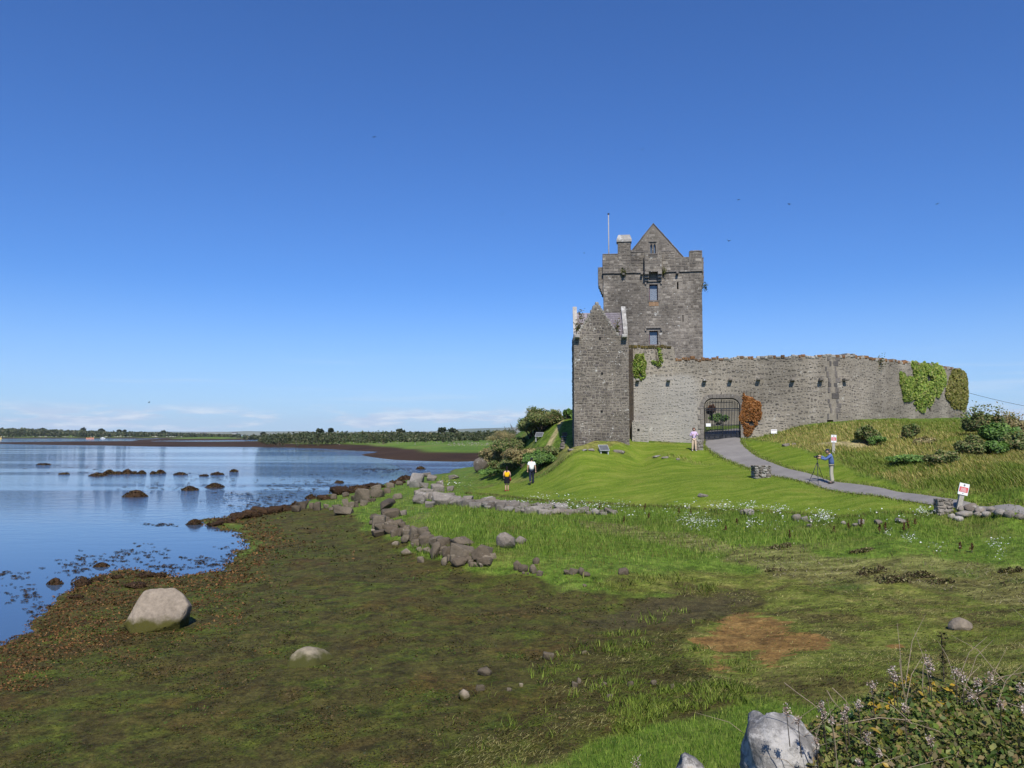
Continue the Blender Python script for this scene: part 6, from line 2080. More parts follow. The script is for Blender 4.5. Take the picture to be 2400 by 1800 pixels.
for (px, py, h) in [(1852, 1269, 26), (2018, 1245, 30), (2062, 1252, 22), (2074, 1250, 26), (2118, 1250, 24), (2130, 1247, 30), (1990, 1243, 16), (1510, 1198, 18), (1592, 1210, 18), (1620, 1212, 18), (1518, 1222, 20), (2250, 1293, 22), (1953, 1252, 18), (2278, 1296, 22), (1405, 1195, 14), (1728, 1232, 16), (1700, 1248, 16), (2143, 1235, 18), (1462, 1229, 18)]:
    p = on_ground(px, py); k = p[1] / F; hm = h * k
    root = empty('dock_plant', tuple(p)); tag(root, 'rusty brown dock stalk among white flowers at the foot of the lawn' if px < 1760 else ('rusty brown dock stalk at the edge of the dried weed' if py > 1262 else 'rusty brown dock stalk near the half hidden boulders below the lawn'), 'plant', 'brown dock stalks below the lawn')
    lx = RD.uniform(-.12, .2) * hm
    MB().tube([tuple(p), (p[0] + lx, p[1], p[2] + hm)], [.012, .006], 5).build('stem', M['bark'], root)
    n = 110
    t = rng.uniform(.3, 1, n)
    Q = np.stack([p[0] + lx * t + rng.normal(0, .035, n) * (1.25 - t), p[1] + rng.normal(0, .035, n) * (1.25 - t), p[2] + hm * t], -1)
    soup('seed_head', leaves(Q, np.full(n, .028), None), palette(n, [(0.09, 0.045, 0.022), (0.13, 0.065, 0.03), (0.06, 0.03, 0.018)]), M['dock'], root)

# ---------------------------------------------------------------- bushes
def bush(name, label, x, y, rx, h, n, leaf, pal, group=None, ry=None, clumps=16, cat='bush', twigs=7, z=None, spiky=0, sig=.30):
    ry = ry or rx
    z0 = float(tz(x, y)) - .05 if z is None else z
    root = empty(name, (x, y, z0)); tag(root, label, cat, group)
    d = unit(rng.normal(size=(clumps, 3)) * [1, 1, .8])
    d[:, 2] = np.abs(d[:, 2]) * .9 - .12
    r = rng.uniform(.45, .95, clumps)[:, None]
    C = np.array([x, y, z0 + h * .42]) + d * r * np.array([rx, ry, h * .55])
    C[:, 2] = np.maximum(C[:, 2], z0 + .12 * h)
    i = rng.integers(0, clumps, n)
    dirs = unit(rng.normal(size=(n, 3)))
    sg = np.array([rx, ry, h * .6]) * sig
    P = C[i] + dirs * sg * (rng.random((n, 1)) ** .5) * rng.uniform(.8, 1.25, (n, 1))
    P[:, 2] = np.maximum(P[:, 2], z0 + .02)
    ct = rng.uniform(.72, 1.25, clumps)
    c = palette(n, pal, .25) * ct[i][:, None]
    outw = unit(P - np.array([x, y, z0 + h * .3]))
    if spiky:
        m_ = int(n * .05)
        t = rng.random((m_, 1))
        k = rng.integers(0, clumps, m_)
        P[:m_] = C[k] + unit(np.array([0, 0, 1.4]) + rng.normal(size=(m_, 3)) * .7) * (h * .62 * spiky * t)
    soup('foliage', leaves(P, np.full(n, leaf), None, up=.6, outward=outw * .8 + np.array([0, -.5, .2])), c, M['leaf'], root, origin=(x, y, z0))
    for k in range(min(twigs, clumps)):
        b0 = Vector((x + rng.normal(0, rx * .12), y + rng.normal(0, ry * .12), z0 - .05)); e_ = Vector(C[k])
        m_ = (b0 + e_) / 2 + Vector((rng.normal(0, .1 * rx), rng.normal(0, .1 * rx), .05 * h))
        MB().tube([b0, m_, e_], [.035 * h, .022 * h, .008 * h], 5).build('stem', M['bark'], root)
    return root

HAW = [(0.07, 0.119, 0.035), (0.13, 0.177, 0.047), (0.201, 0.224, 0.07), (0.261, 0.201, 0.095), (0.107, 0.142, 0.043)]
GRN = [(0.065, 0.14, 0.032), (0.119, 0.227, 0.043), (0.194, 0.302, 0.065), (0.097, 0.162, 0.043)]
RUS = [(0.208, 0.156, 0.073), (0.291, 0.229, 0.104), (0.146, 0.156, 0.052), (0.395, 0.322, 0.156)]
def bush_px(px, py, w, h, n, leaf, pal, label, name='bush', group=None, clumps=16, spiky=0, Y=None, depth=.9, sig=.30):
    p = on_ground(px, py) if Y is None else at_Y(px, py, Y)
    k = p[1] / F
    w, h, n = w * 1.3, h * 1.2, int(n * 1.5)
    rx = w * k / 2
    yc = p[1] + rx * depth * .6
    zb = min(float(tz(p[0] * yc / p[1], yc)), p[2] + .3) if Y is None else p[2]
    return bush(name, label, float(p[0] * yc / p[1]), float(yc), float(rx), h * k, n, leaf, pal, group, rx * depth, clumps, z=zb - .1, spiky=spiky, sig=sig)
# on the hill left of the castle
LB = 'bushes on the slope left of the castle'
for a in [(1272, 1018, 84, 58, 9000, .10, HAW, 'large dark hawthorn thicket on top of the slope left of the castle'),
          (1246, 1030, 60, 50, 5000, .10, HAW, 'hawthorn bush on the slope just behind the upper information panel'),
          (1225, 1000, 30, 36, 2600, .10, GRN, 'slender green shrub rising at the left end of the thicket'),
          (1202, 1018, 44, 36, 3500, .10, HAW, 'rounded hawthorn bush on the hill edge above the water'),
          (1178, 1050, 56, 40, 4500, .10, RUS, 'russet bramble mound on the hill edge above the water'),
          (1196, 1078, 80, 48, 7000, .10, HAW, 'dense bramble thicket in the middle of the left slope'),
          (1162, 1092, 60, 40, 4500, .10, RUS, 'russet bramble mound above the grey boulder'),
          (1228, 1100, 76, 44, 7000, .09, RUS, 'wide russet bramble thicket behind the two walkers'),
          (1266, 1104, 74, 42, 7000, .09, GRN, 'green bramble thicket beside the man in white'),
          (1284, 1084, 56, 32, 4500, .09, HAW, 'bramble mound at the top corner of the lawn'),
          (1192, 1112, 70, 32, 5000, .09, HAW, 'low bramble thicket behind the woman in yellow'),
          (1156, 1118, 50, 18, 2500, .08, GRN, 'low green scrub beside the grey boulder')]:
    bush_px(*a, group=LB, clumps=22, depth=1.0)
bush_px(1334, 984, 22, 26, 1800, .10, GRN, 'small green shrub against the back of the castle wing', group=LB, Y=68)
# on the mound right
RB = 'bushes on the mound right of the driveway'
for a in [(2036, 1043, 44, 46, 4200, .085, HAW, 'upright dark shrub in dry grass behind the path sign'),
          (2053, 1046, 34, 26, 2400, .08, GRN, 'low bright shrub leaning against a darker one'),
          (2138, 1031, 36, 34, 3600, .085, HAW, 'round dark shrub beside the bare patch on the mound'),
          (2165, 1044, 40, 20, 1800, .08, RUS, 'low straggling bramble below the round shrub'),
          (2280, 1072, 56, 46, 5000, .085, HAW, 'dark bramble thicket in the middle of the mound'),
          (2215, 1092, 60, 34, 4200, .08, HAW, 'low dark bramble patch in the dry grass'),
          (2140, 1090, 90, 20, 3000, .07, GRN, 'thin low scrub across the dry grass'),
          (2275, 1014, 22, 36, 2200, .10, GRN, 'small green bush at the very end of the curtain wall'),
          (2304, 1024, 66, 56, 6500, .10, HAW, 'tall twiggy hawthorn beyond the end of the wall'),
          (2340, 1050, 70, 58, 7000, .10, GRN, 'leafy green bramble slope under the hawthorn'),
          (2372, 1012, 56, 36, 4200, .10, RUS, 'russet twiggy scrub on the skyline right of the hawthorn'),
          (2330, 1070, 60, 34, 4600, .09, GRN, 'low green bramble at the foot of the leafy slope'),
          (2385, 1062, 60, 46, 5000, .09, HAW, 'dark scrub on the right shoulder of the mound'),
          (2410, 1030, 60, 40, 4500, .10, RUS, 'russet scrub on the skyline beyond the dark scrub')]:
    bush_px(*a, group=RB, clumps=20, spiky=1.0 if a[1] < 1030 else 0, depth=.9)
# courtyard shrub seen through the gate
bush_px(1684, 992, 34, 26, 2600, .09, GRN, 'green shrub in the courtyard seen through the gate', Y=66)
bush_px(1668, 975, 16, 32, 1500, .09, [(0.16, 0.07, 0.03), (0.12, 0.06, 0.03), (0.2, 0.1, 0.05)], 'tall russet shrub in the courtyard seen through the gate', Y=64)

# ---------------------------------------------------------------- creepers on the wall
def creeper(name, label, face, polys, n, leaf, pal, cat='creeper', thick=.28, amp=.2):
    P = []
    allp = np.array([face.uv(*p) for p in sum(polys, [])])
    for poly in polys:
        q_ = np.array([face.uv(*p) for p in poly])
        lo, hi = q_.min(0) - [.3, .5], q_.max(0) + [.3, .1]
        k = int(n / len(polys) * 3)
        uu = rng.uniform(lo[0], hi[0], k); vv_ = rng.uniform(lo[1], hi[1], k)
        sd = poly_sd(uu, vv_, q_) + amp * fbm(uu * 2.2, vv_ * 1.6, 4, 97) * 2
        ok = (sd > 0) & (fbm(uu * 2.2 + 5, vv_ * 2.2, 3, 98) > -.20)
        for u_, v_, s_ in zip(uu[ok], vv_[ok], sd[ok]):
            P.append((*face.pos(u_, v_, .03 + min(thick, .04 + max(s_, 0) * .35) * random.random()),))
    P = np.array(P)
    base = P[P[:, 2].argmin()]
    root = empty(name, tuple(base)); tag(root, label, cat)
    c = palette(len(P), pal, .3) * (.8 + .5 * (fbm(P[:, 0] * 2, P[:, 2] * 2, 3, 99) + .5))[:, None]
    N_ = np.array([face.pos(1, 0, 1)[0] - face.pos(1, 0, 0)[0], face.pos(1, 0, 1)[1] - face.pos(1, 0, 0)[1], .35])
    soup('foliage', leaves(P, np.full(len(P), leaf), None, up=.2, outward=np.repeat(N_[None] * 1.2, len(P), 0), aspect=.75), c, M['leaf'], root)
    for poly in polys:
        q_ = np.array([face.uv(*p) for p in poly]); lo, hi = q_.min(0), q_.max(0)
        mx = (lo[0] + hi[0]) / 2
        for k in range(3):
            pts = [face.pos(mx + random.uniform(-.1, .1), lo[1] + .02, .05)]
            for t in np.linspace(.2, .95, 5):
                pts.append(face.pos(mx + (k - 1) * t * (hi[0] - lo[0]) * .22 + random.uniform(-.08, .08), lo[1] + (hi[1] - lo[1]) * t, .05))
            MB().tube(pts, [.03, .026, .022, .018, .014, .008], 5).build('stem', M['bark'], root)
IVY = [(0.131, 0.217, 0.029), (0.203, 0.29, 0.043), (0.275, 0.341, 0.065), (0.087, 0.145, 0.022), (0.319, 0.319, 0.087)]
creeper('ivy', 'bright green ivy patch high on the wall next to the castle wing', BFull, [[(1489, 832), (1510, 826), (1514, 852), (1513, 880), (1503, 892), (1494, 890), (1482, 872), (1481, 855)]], 900, .10, IVY)
creeper('ivy', 'small thin ivy sprig on the wall below the tower window', BFull, [[(1541, 815), (1551, 818), (1554, 850), (1548, 862), (1538, 856), (1528, 848), (1541, 845)]], 320, .09, IVY)
creeper('ivy', 'broad bright green ivy curtain hanging near the end of the wall', BFull, [[(2136, 847), (2170, 851), (2214, 860), (2214, 895), (2208, 915), (2196, 930), (2180, 948), (2165, 962), (2148, 958), (2135, 950), (2138, 935), (2142, 900)], [(2106, 870), (2112, 882), (2137, 886), (2137, 944), (2118, 944), (2110, 920)]], 8000, .11, IVY, amp=.5)
creeper('ivy', 'yellowing ivy wrapped round the far end of the wall', BFull, [[(2232, 868), (2250, 868), (2262, 876), (2264, 950), (2256, 962), (2240, 958), (2224, 945), (2216, 925), (2220, 905)]], 3600, .11, [(0.15, 0.16, 0.03), (0.20, 0.20, 0.045), (0.11, 0.12, 0.025), (0.23, 0.19, 0.06)], amp=.45)
creeper('creeper', 'dead rust orange creeper on the wall right beside the gateway', BFull, [[(1741, 912), (1746, 922), (1756, 928), (1764, 930), (1770, 938), (1779, 945), (1782, 958), (1780, 985), (1774, 1000), (1766, 1004), (1762, 1014), (1752, 1022), (1746, 1018), (1742, 1000), (1738, 985), (1736, 945), (1740, 930)]], 4200, .085, [(0.26, 0.10, 0.025), (0.34, 0.15, 0.045), (0.20, 0.075, 0.02), (0.40, 0.20, 0.07)])
for px, py, w_ in ((1461, 640, 5), (1652, 672, 6), (1555, 637, 4)):
    u_, v_ = TF.uv(px, py)
    p = np.array(TF.pos(u_, v_, .18))
    n = 120
    Q = p + rng.normal(size=(n, 3)) * [.12, .08, .22]
    wp = empty('wall_plant', tuple(p)); soup('foliage', leaves(Q, np.full(n, .075), None), palette(n, [(0.09, 0.11, 0.025), (0.14, 0.13, 0.04), (0.06, 0.08, 0.02)]), M['leaf'], wp)
    tag(wp, {1461: 'tuft of weeds hanging from the tower string course below the chimney', 1652: 'bushy weeds growing out of the tower side', 1555: 'tuft of weeds beside the box over the tower window'}[px], 'plant')
for px, py, n in ((1357, 770, 260), (1362, 740, 120), (1448, 766, 140), (2062, 850, 120)):
    fc = AF if px < 1500 else BFull
    u_, v_ = fc.uv(px, py)
    p = np.array(fc.pos(u_, v_, -.25 if px < 1500 else .1))
    Q = p + rng.normal(size=(n, 3)) * [.14, .14, .28]
    wp = empty('wall_plant', tuple(p)); soup('foliage', leaves(Q, np.full(n, .07), None), palette(n, [(0.10, 0.12, 0.03), (0.16, 0.13, 0.05), (0.2, 0.12, 0.05), (0.06, 0.09, 0.02)]), M['leaf'], wp)
    tag(wp, {1357: 'rusty weeds in the gutter below the outer coping slab', 1362: 'green weeds at the top of the outer coping slab', 1448: 'weeds in the gutter beside the inner coping slab', 2062: 'tuft of weeds on the curtain wall top near the ivy'}[px], 'plant')

# ---------------------------------------------------------------- bramble in the foreground
br_ = empty('bramble_bush', (4.0, 7.6, float(tz(4.0, 7.6))))
tag(br_, 'tangled bramble bush with pale flower heads, yellowing leaves and bare canes beside the lichened boulder', 'bush')
BR_TOP = np.array([(1730, 1810), (1790, 1770), (1850, 1735), (1900, 1715), (1940, 1690), (1990, 1668), (2050, 1635), (2110, 1600), (2180, 1610), (2260, 1600), (2330, 1590), (2420, 1570), (2520, 1570)], float)
def bram_pts(n, deepen=0.0):
    px = rng.uniform(1760, 2500, n)
    yt = np.interp(px, BR_TOP[:, 0], BR_TOP[:, 1])
    Y = 6.3 + 2.3 * rng.random(n)
    # height of the bush surface falls towards the eye
    edge = np.array([at_Y(a, b_, 8.0)[2] for a, b_ in zip(px, yt)])
    X = (px - 1200) / F * Y
    g0 = tz(X, Y)
    top = g0 + np.maximum(.05, (edge - g0)) * (1 - .55 * ((8.2 - Y) / 2.0) ** 2 * (Y < 8.2) - .6 * np.clip((Y - 8.2), 0, 1)) * (.85 + .35 * (fbm(X * 2.2, Y * 2.2, 3, 120) + .5))
    zz = g0 + (top - g0) * (1 - deepen * rng.random(n) ** 2.2)
    return np.stack([X, Y, zz], -1)
n = 19000
P_ = bram_pts(n, 1.0)
BPAL = [(0.05, 0.085, 0.018), (0.08, 0.125, 0.024), (0.13, 0.17, 0.034), (0.20, 0.20, 0.045), (0.11, 0.085, 0.04), (0.23, 0.165, 0.07)]
c = palette(n, BPAL, .3)
yel = (fbm(P_[:, 0] * 1.6, P_[:, 1] * 1.6, 3, 121) > .07) & (rng.random(n) < .4)
c[yel] = palette(int(yel.sum()), [(0.38, 0.24, 0.02), (0.30, 0.22, 0.03), (0.42, 0.28, 0.05)])
outw = np.repeat(np.array([[0, -.5, .6]]), n, 0)
o = soup('small_leaves', leaves(P_, rng.uniform(.014, .042, n), None, up=.6, aspect=.62, outward=outw), c, M['leaf'], br_); o['kind'] = 'stuff'
# the largest leaves one by one
lm_, q, b, out = new_mat('bramble_leaf')
oi = q.n('ShaderNodeObjectInfo')
cc = q.ramp(oi.outputs['Random'], [(0.0, (0.03, 0.065, 0.012)), (0.3, (0.055, 0.105, 0.018)), (0.55, (0.10, 0.165, 0.022)), (0.75, (0.15, 0.21, 0.03)), (0.85, (0.20, 0.16, 0.03)), (1.0, (0.40, 0.26, 0.03))])
q.link(cc, b.inputs['Base Color']); b.inputs['Roughness'].default_value = .45
tr = q.n('ShaderNodeBsdfTranslucent'); q.link(cc, tr.inputs['Color'])
mx = q.n('ShaderNodeMixShader'); mx.inputs[0].default_value = .3
q.link(b.outputs[0], mx.inputs[1]); q.link(tr.outputs[0], mx.inputs[2]); q.link(mx.outputs[0], out.inputs[0])
LM = []
for v_ in range(5):
    wv = [.30, .36, .26, .40, .33][v_]
    vs = [(0, -1, 0), (wv, -.45, .12), (wv * 1.1, .1, .14), (wv * .6, .6, .08), (0, 1, -.05), (-wv * .6, .6, .08), (-wv * 1.1, .1, .14), (-wv, -.45, .12), (0, -.3, 0), (0, .35, 0)]
    me = bpy.data.meshes.new('bramble_leaf')
    me.from_pydata(vs, [], [(0, 1, 8), (1, 2, 9, 8), (2, 3, 9), (3, 4, 9), (4, 5, 9), (5, 6, 9), (6, 7, 8, 9), (7, 0, 8)])
    me.materials.append(lm_); LM.append(me)
Q = bram_pts(300, .15)
for i in range(300):
    o = bpy.data.objects.new('leaf', LM[i % 5])
    s_ = random.uniform(.022, .042) if i % 6 else random.uniform(.045, .06)
    o.scale = (s_ * 1.5, s_, s_)
    o.location = Q[i] + np.array([0, -.03, .02])
    o.rotation_euler = (random.uniform(.2, 1.3), random.uniform(-.6, .6), random.uniform(-3, 3))
    link(o, br_)
# canes, dead twigs
M['cane'] = plain('dry_cane', (0.26, 0.20, 0.14), .8, var=.3)
for i in range(44):
    b0 = Vector(bram_pts(1, .6)[0])
    d_ = Vector((random.uniform(-1, 1), random.uniform(-.3, .5), random.uniform(.4, 1.2))).normalized()
    L_ = random.uniform(.3, .75)
    m_ = b0 + d_ * L_ * .6 + Vector((0, 0, .05)); e_ = m_ + Vector((d_.x * 1.2, d_.y, d_.z * .5)).normalized() * L_ * .5
    MB().tube([tuple(b0), tuple(m_), tuple(e_)], [.0035, .0028, .0012], 5).build('cane', M['cane'], br_)
for a in [[(1960, 1700), (2060, 1682), (2160, 1690), (2250, 1720), (2330, 1760), (2400, 1800)], [(1838, 1600), (1870, 1625), (1905, 1650), (1930, 1672)], [(2108, 1545), (2112, 1580), (2118, 1620), (2130, 1680)], [(1938, 1618), (1950, 1640), (1975, 1668)], [(1950, 1612), (1980, 1640), (1998, 1665)]]:
    pts = [tuple(at_Y(x_, y_, 7.3)) for x_, y_ in a]
    MB().tube(pts, [.004] * (len(pts) - 1) + [.0015], 5).build('cane', M['cane'], br_)
# flower / seed heads
M['petal'] = leaf_mat('petal', .2, .7, .1)
for (px, py, s_) in [(1843, 1665, 11), (1925, 1655, 12), (1930, 1675, 10), (2044, 1607, 14), (2092, 1575, 13), (2100, 1590, 9), (2175, 1552, 16), (2180, 1565, 12), (2240, 1575, 11), (2256, 1585, 11), (2322, 1588, 14), (2290, 1600, 12), (2275, 1630, 14), (2392, 1615, 13), (2012, 1652, 10), (2031, 1730, 12), (1978, 1680, 10), (1950, 1690, 10), (2120, 1660, 9), (1912, 1735, 10), (2060, 1770, 10), (2245, 1770, 12), (2200, 1790, 12), (2015, 1790, 12), (2180, 1735, 10), (1870, 1690, 10), (2345, 1650, 11), (2400, 1660, 12), (1490, 1785, 17), (1984, 1660, 8)]:
    if px == 1490:
        p = at_Y(1492, 1788, 9.3); par = None
    else:
        p = at_Y(px, py, 7.5 if py < 1640 else 7.0); par = br_
    k = p[1] / F
    n = 110
    Qp = p + rng.normal(size=(n, 3)) * np.array([.34, .34, .55]) * s_ * k
    V = leaves(Qp, np.full(n, .0085), None, up=.4, aspect=.8)
    c = palette(n, [(0.46, 0.37, 0.32), (0.58, 0.51, 0.46), (0.30, 0.21, 0.17), (0.20, 0.13, 0.10)], .2)
    o = soup('flower_head', V, c, M['petal'], par, origin=tuple(p)) if par is not None else empty('dried_flower', tuple(p))
    if par is None: soup('flower_head', V, c, M['petal'], o)
    gz = float(tz(p[0], p[1]))
    if par is None:
        tag(o, 'pale dried flower head standing alone in the near grass', 'flower')
        MB().tube([(p[0], p[1], gz - .02), tuple(p)], .006, 5).build('stem', M['bark'], o)
    else:
        MB().tube([(p[0] + .06, p[1] + .1, max(gz, p[2] - .35)), tuple(p)], [.005, .003], 5).build('cane', M['bark'], br_)
# lone tall brown stalk behind the bramble
p = on_ground(2213, 1600)
root = empty('dock_plant', tuple(p)); tag(root, 'tall dark dock stalk standing alone on the algae flat behind the bramble', 'plant')
hm = 110 * p[1] / F
MB().tube([tuple(p), (p[0] - .02, p[1], p[2] + hm)], [.012, .006], 5).build('stem', M['bark'], root)
t = rng.uniform(.1, 1, 160)
Q = np.stack([p[0] + rng.normal(0, .03, 160), p[1] + rng.normal(0, .03, 160), p[2] + hm * t], -1)
soup('seed_head', leaves(Q, np.full(160, .03), None), palette(160, [(0.05, 0.06, 0.02), (0.09, 0.07, 0.03)]), M['dock'], root)
# torn turf lumps on the drift line
for i, (px, py, w, h) in enumerate(zlist(1720, 1180, 3.253, [(1080, 490, 130, 90), (1250, 560, 200, 90), (1450, 530, 150, 90), (1610, 580, 110, 70), (2150, 500, 90, 90), (370, 315, 100, 60), (320, 510, 90, 36), (1050, 345, 150, 40)])):
    p = on_ground(px, py); k = p[1] / F
    Q = []
    for _ in range(9):
        cx_ = p[0] + random.uniform(-.6, .6) * w * k; cy_ = p[1] + .2 + random.uniform(-.2, .25) * w * k
        r_ = random.uniform(.12, .3) * w * k
        q2 = unit(rng.normal(size=(260, 3))) * rng.random((260, 1)) ** .5 * np.array([r_ * 1.5, r_, h * k * random.uniform(.2, .6)])
        q2 = q2 + np.array([cx_, cy_, float(tz(cx_, cy_))])
        Q.append(q2[q2[:, 2] > float(tz(cx_, cy_)) - .02])
    Q = np.vstack(Q)
    wh = empty('weed_heap', tuple(p)); soup('weed', leaves(Q, np.full(len(Q), .045), None, up=.3), palette(len(Q), [(0.05, 0.032, 0.02), (0.09, 0.065, 0.034), (0.14, 0.12, 0.045), (0.24, 0.21, 0.10), (0.10, 0.12, 0.03)], .35), M['weed'], wh)
    tag(wh, 'dark heap of rotting weed on the drift line', 'seaweed heap', 'dark weed heaps on the drift line')
# ================================================================== PEOPLE
def skin(verts, edges, radii, sub=1, root=0):
    """continuous limb surface grown round a skeleton"""
    me = bpy.data.meshes.new('tmp')
    me.from_pydata([tuple(v) for v in verts], [tuple(e) for e in edges], [])
    o = bpy.data.objects.new('tmp', me)
    COL.objects.link(o)
    md = o.modifiers.new('s', 'SKIN'); md.use_smooth_shade = True
    sv = me.skin_vertices[0].data
    for i, r in enumerate(radii):
        sv[i].radius = r if hasattr(r, '__len__') else (r, r)
        sv[i].use_root = (i == root)
    if sub:
        s_ = o.modifiers.new('d', 'SUBSURF'); s_.levels = sub; s_.render_levels = sub
    dg = bpy.context.evaluated_depsgraph_get()
    ev = o.evaluated_get(dg)
    m2 = ev.to_mesh()
    v = [tuple(p.co) for p in m2.vertices]; f = [tuple(p.vertices) for p in m2.polygons]
    ev.to_mesh_clear()
    bpy.data.objects.remove(o); bpy.data.meshes.remove(me)
    return v, f


def ball(mb, c, r, n=12, m_=8, shape=None):
    vs, fs = [], []
    for i in range(m_ + 1):
        t = math.pi * i / m_
        for j in range(n):
            a = 2 * math.pi * j / n
            p = Vector((math.sin(t) * math.cos(a), math.sin(t) * math.sin(a), math.cos(t)))
            if shape: p = shape(p)
            vs.append((c[0] + p.x * r[0], c[1] + p.y * r[1], c[2] + p.z * r[2]))
    for i in range(m_):
        for j in range(n):
            fs.append((i * n + j, (i + 1) * n + j, (i + 1) * n + (j + 1) % n, i * n + (j + 1) % n))
    mb.add(vs, fs)


SKINM = plain('skin', (0.50, 0.30, 0.22), 0.6, var=.06)
def cloth(name, c): return plain(name, c, .85, var=.12, scale=20, spec=.1)

HIDE_HUMAN = {}
def person(foot, height, rz, pose, label, clothes, hand_dirs=None):
    """local axes: faces -Y, x to the person's left"""
    s = height / 1.75
    J = dict(pel=(0, 0, .95), wai=(0, 0, 1.08), che=(0, .0, 1.30), nck=(0, .01, 1.46), hed=(0, -.005, 1.55),
             shl=(.175, .01, 1.415), ell=(.235, .03, 1.13), wrl=(.25, -.04, .88), shr=(-.175, .01, 1.415), elr=(-.235, .03, 1.13), wrr=(-.25, -.04, .88),
             hil=(.085, 0, .90), knl=(.10, -.02, .50), anl=(.10, .03, .09), tol=(.12, -.13, .035), hir=(-.085, 0, .90), knr=(-.10, -.02, .50), anr=(-.10, .03, .09), tor=(-.12, -.13, .035))
    J.update(pose.get('J', {}))
    wide = pose.get('wide', 1.0)
    R_ = dict(pel=(.155 * wide, .12 * wide), wai=(.135 * wide, .105 * wide), che=(.155 * wide, .115 * wide), nck=.058, hed=.06, shl=.062, ell=.042, wrl=.028, shr=.062, elr=.042, wrr=.028,
              hil=.09, knl=.058, anl=.040, tol=.032, hir=.09, knr=.058, anr=.040, tor=.032)
    E = [('pel', 'wai'), ('wai', 'che'), ('che', 'nck'), ('nck', 'hed'), ('che', 'shl'), ('shl', 'ell'), ('ell', 'wrl'), ('che', 'shr'), ('shr', 'elr'), ('elr', 'wrr'),
         ('pel', 'hil'), ('hil', 'knl'), ('knl', 'anl'), ('anl', 'tol'), ('pel', 'hir'), ('hir', 'knr'), ('knr', 'anr'), ('anr', 'tor')]
    def grow(keys, edges, add=0.0, mul=1.0, override=None):
        ov = override or {}
        rad = []
        for k in keys:
            r = ov.get(k, R_.get(k))
            r = r if hasattr(r, '__len__') else (r, r)
            rad.append((r[0] * mul + add, r[1] * mul + add))
        pts = [JJ[k] for k in keys]
        return skin(pts, [(keys.index(a), keys.index(b_)) for a, b_ in edges], rad, 1)
    JJ = dict(J)
    keys = list(R_)
    mb = MB()
    v, f = grow(keys, E, override={'pel': (.118, .088), 'wai': (.100, .078), 'che': (.125, .088), 'hil': .068, 'hir': .068})
    mb.add(v, f)
    hx, hy, hz = J['hed']
    tilt = pose.get('head', (0, 0))
    hc = (hx + tilt[0], hy - .015 + tilt[1], hz + .085)
    fy = pose.get('face', 0.0)           # turn of the head
    def hshape(p):
        d = p.copy()
        if d.y < -.75 and -.35 < d.z < .12 and abs(d.x) < .35: d.y -= .16      # nose
        if d.z < -.4: d.x *= .86
        if abs(d.x) > .9 and abs(d.z) < .3: d.x *= 1.08                        # ears
        c_, s__ = math.cos(fy), math.sin(fy)
        return Vector((d.x * c_ - d.y * s__, d.x * s__ + d.y * c_, d.z))
    ball(mb, hc, (.078, .095, .118), 14, 12, hshape)
    for side in ('l', 'r'):
        w = Vector(J['wr' + side]); d = (w - Vector(J['el' + side])).normalized()
        if hand_dirs and side in hand_dirs: d = Vector(hand_dirs[side]).normalized()
        sg = 1 if side == 'l' else -1
        b_ = d.cross(Vector((sg, .2, .1))).normalized(); t_ = d.cross(b_).normalized()
        mb.tube([w - d * .01, w + d * .045, w + d * .085], [.027, .036, .032], 8)
        for k in range(4):
            o_ = b_ * (-.027 + .018 * k); L_ = [.062, .075, .072, .055][k]
            mb.tube([w + d * .07 + o_, w + d * (.07 + L_ * .55) + o_ + t_ * .006, w + d * (.07 + L_) + o_ + t_ * .022], [.0095, .009, .007], 6)
        mb.tube([w + d * .02 - b_ * .025, w + d * .05 - b_ * .048, w + d * .08 - b_ * .05 + t_ * .01], [.011, .0105, .008], 6)
    root = bpy.data.objects.new('person', None)
    LOCAL[0] = True
    me_o = mb.build('tmpbody', SKINM, None, True)
    me_o.name = 'person'
    bpy.data.objects.remove(root)
    me_o.location = foot; me_o.rotation_euler = (0, 0, rz); me_o.scale = (s, s, s)
    tag(me_o, label, 'person')
    # face details
    fm = MB()
    for sx in (-.03, .03):
        c_, s__ = math.cos(fy), math.sin(fy)
        x_, y_ = sx, -.088
        ball(fm, (hc[0] + x_ * c_ - y_ * s__, hc[1] + x_ * s__ + y_ * c_, hc[2] + .01), (.010, .010, .007), 6, 4)
    fm.build('eyes', plain('eye', (.02, .015, .01)), me_o, True)
    mm_ = MB(); x_, y_ = 0, -.086
    ball(mm_, (hc[0] - y_ * math.sin(fy), hc[1] + y_ * math.cos(fy), hc[2] - .062), (.024, .012, .007), 8, 4)
    mm_.build('mouth', plain('lip', (.36, .13, .11)), me_o, True)
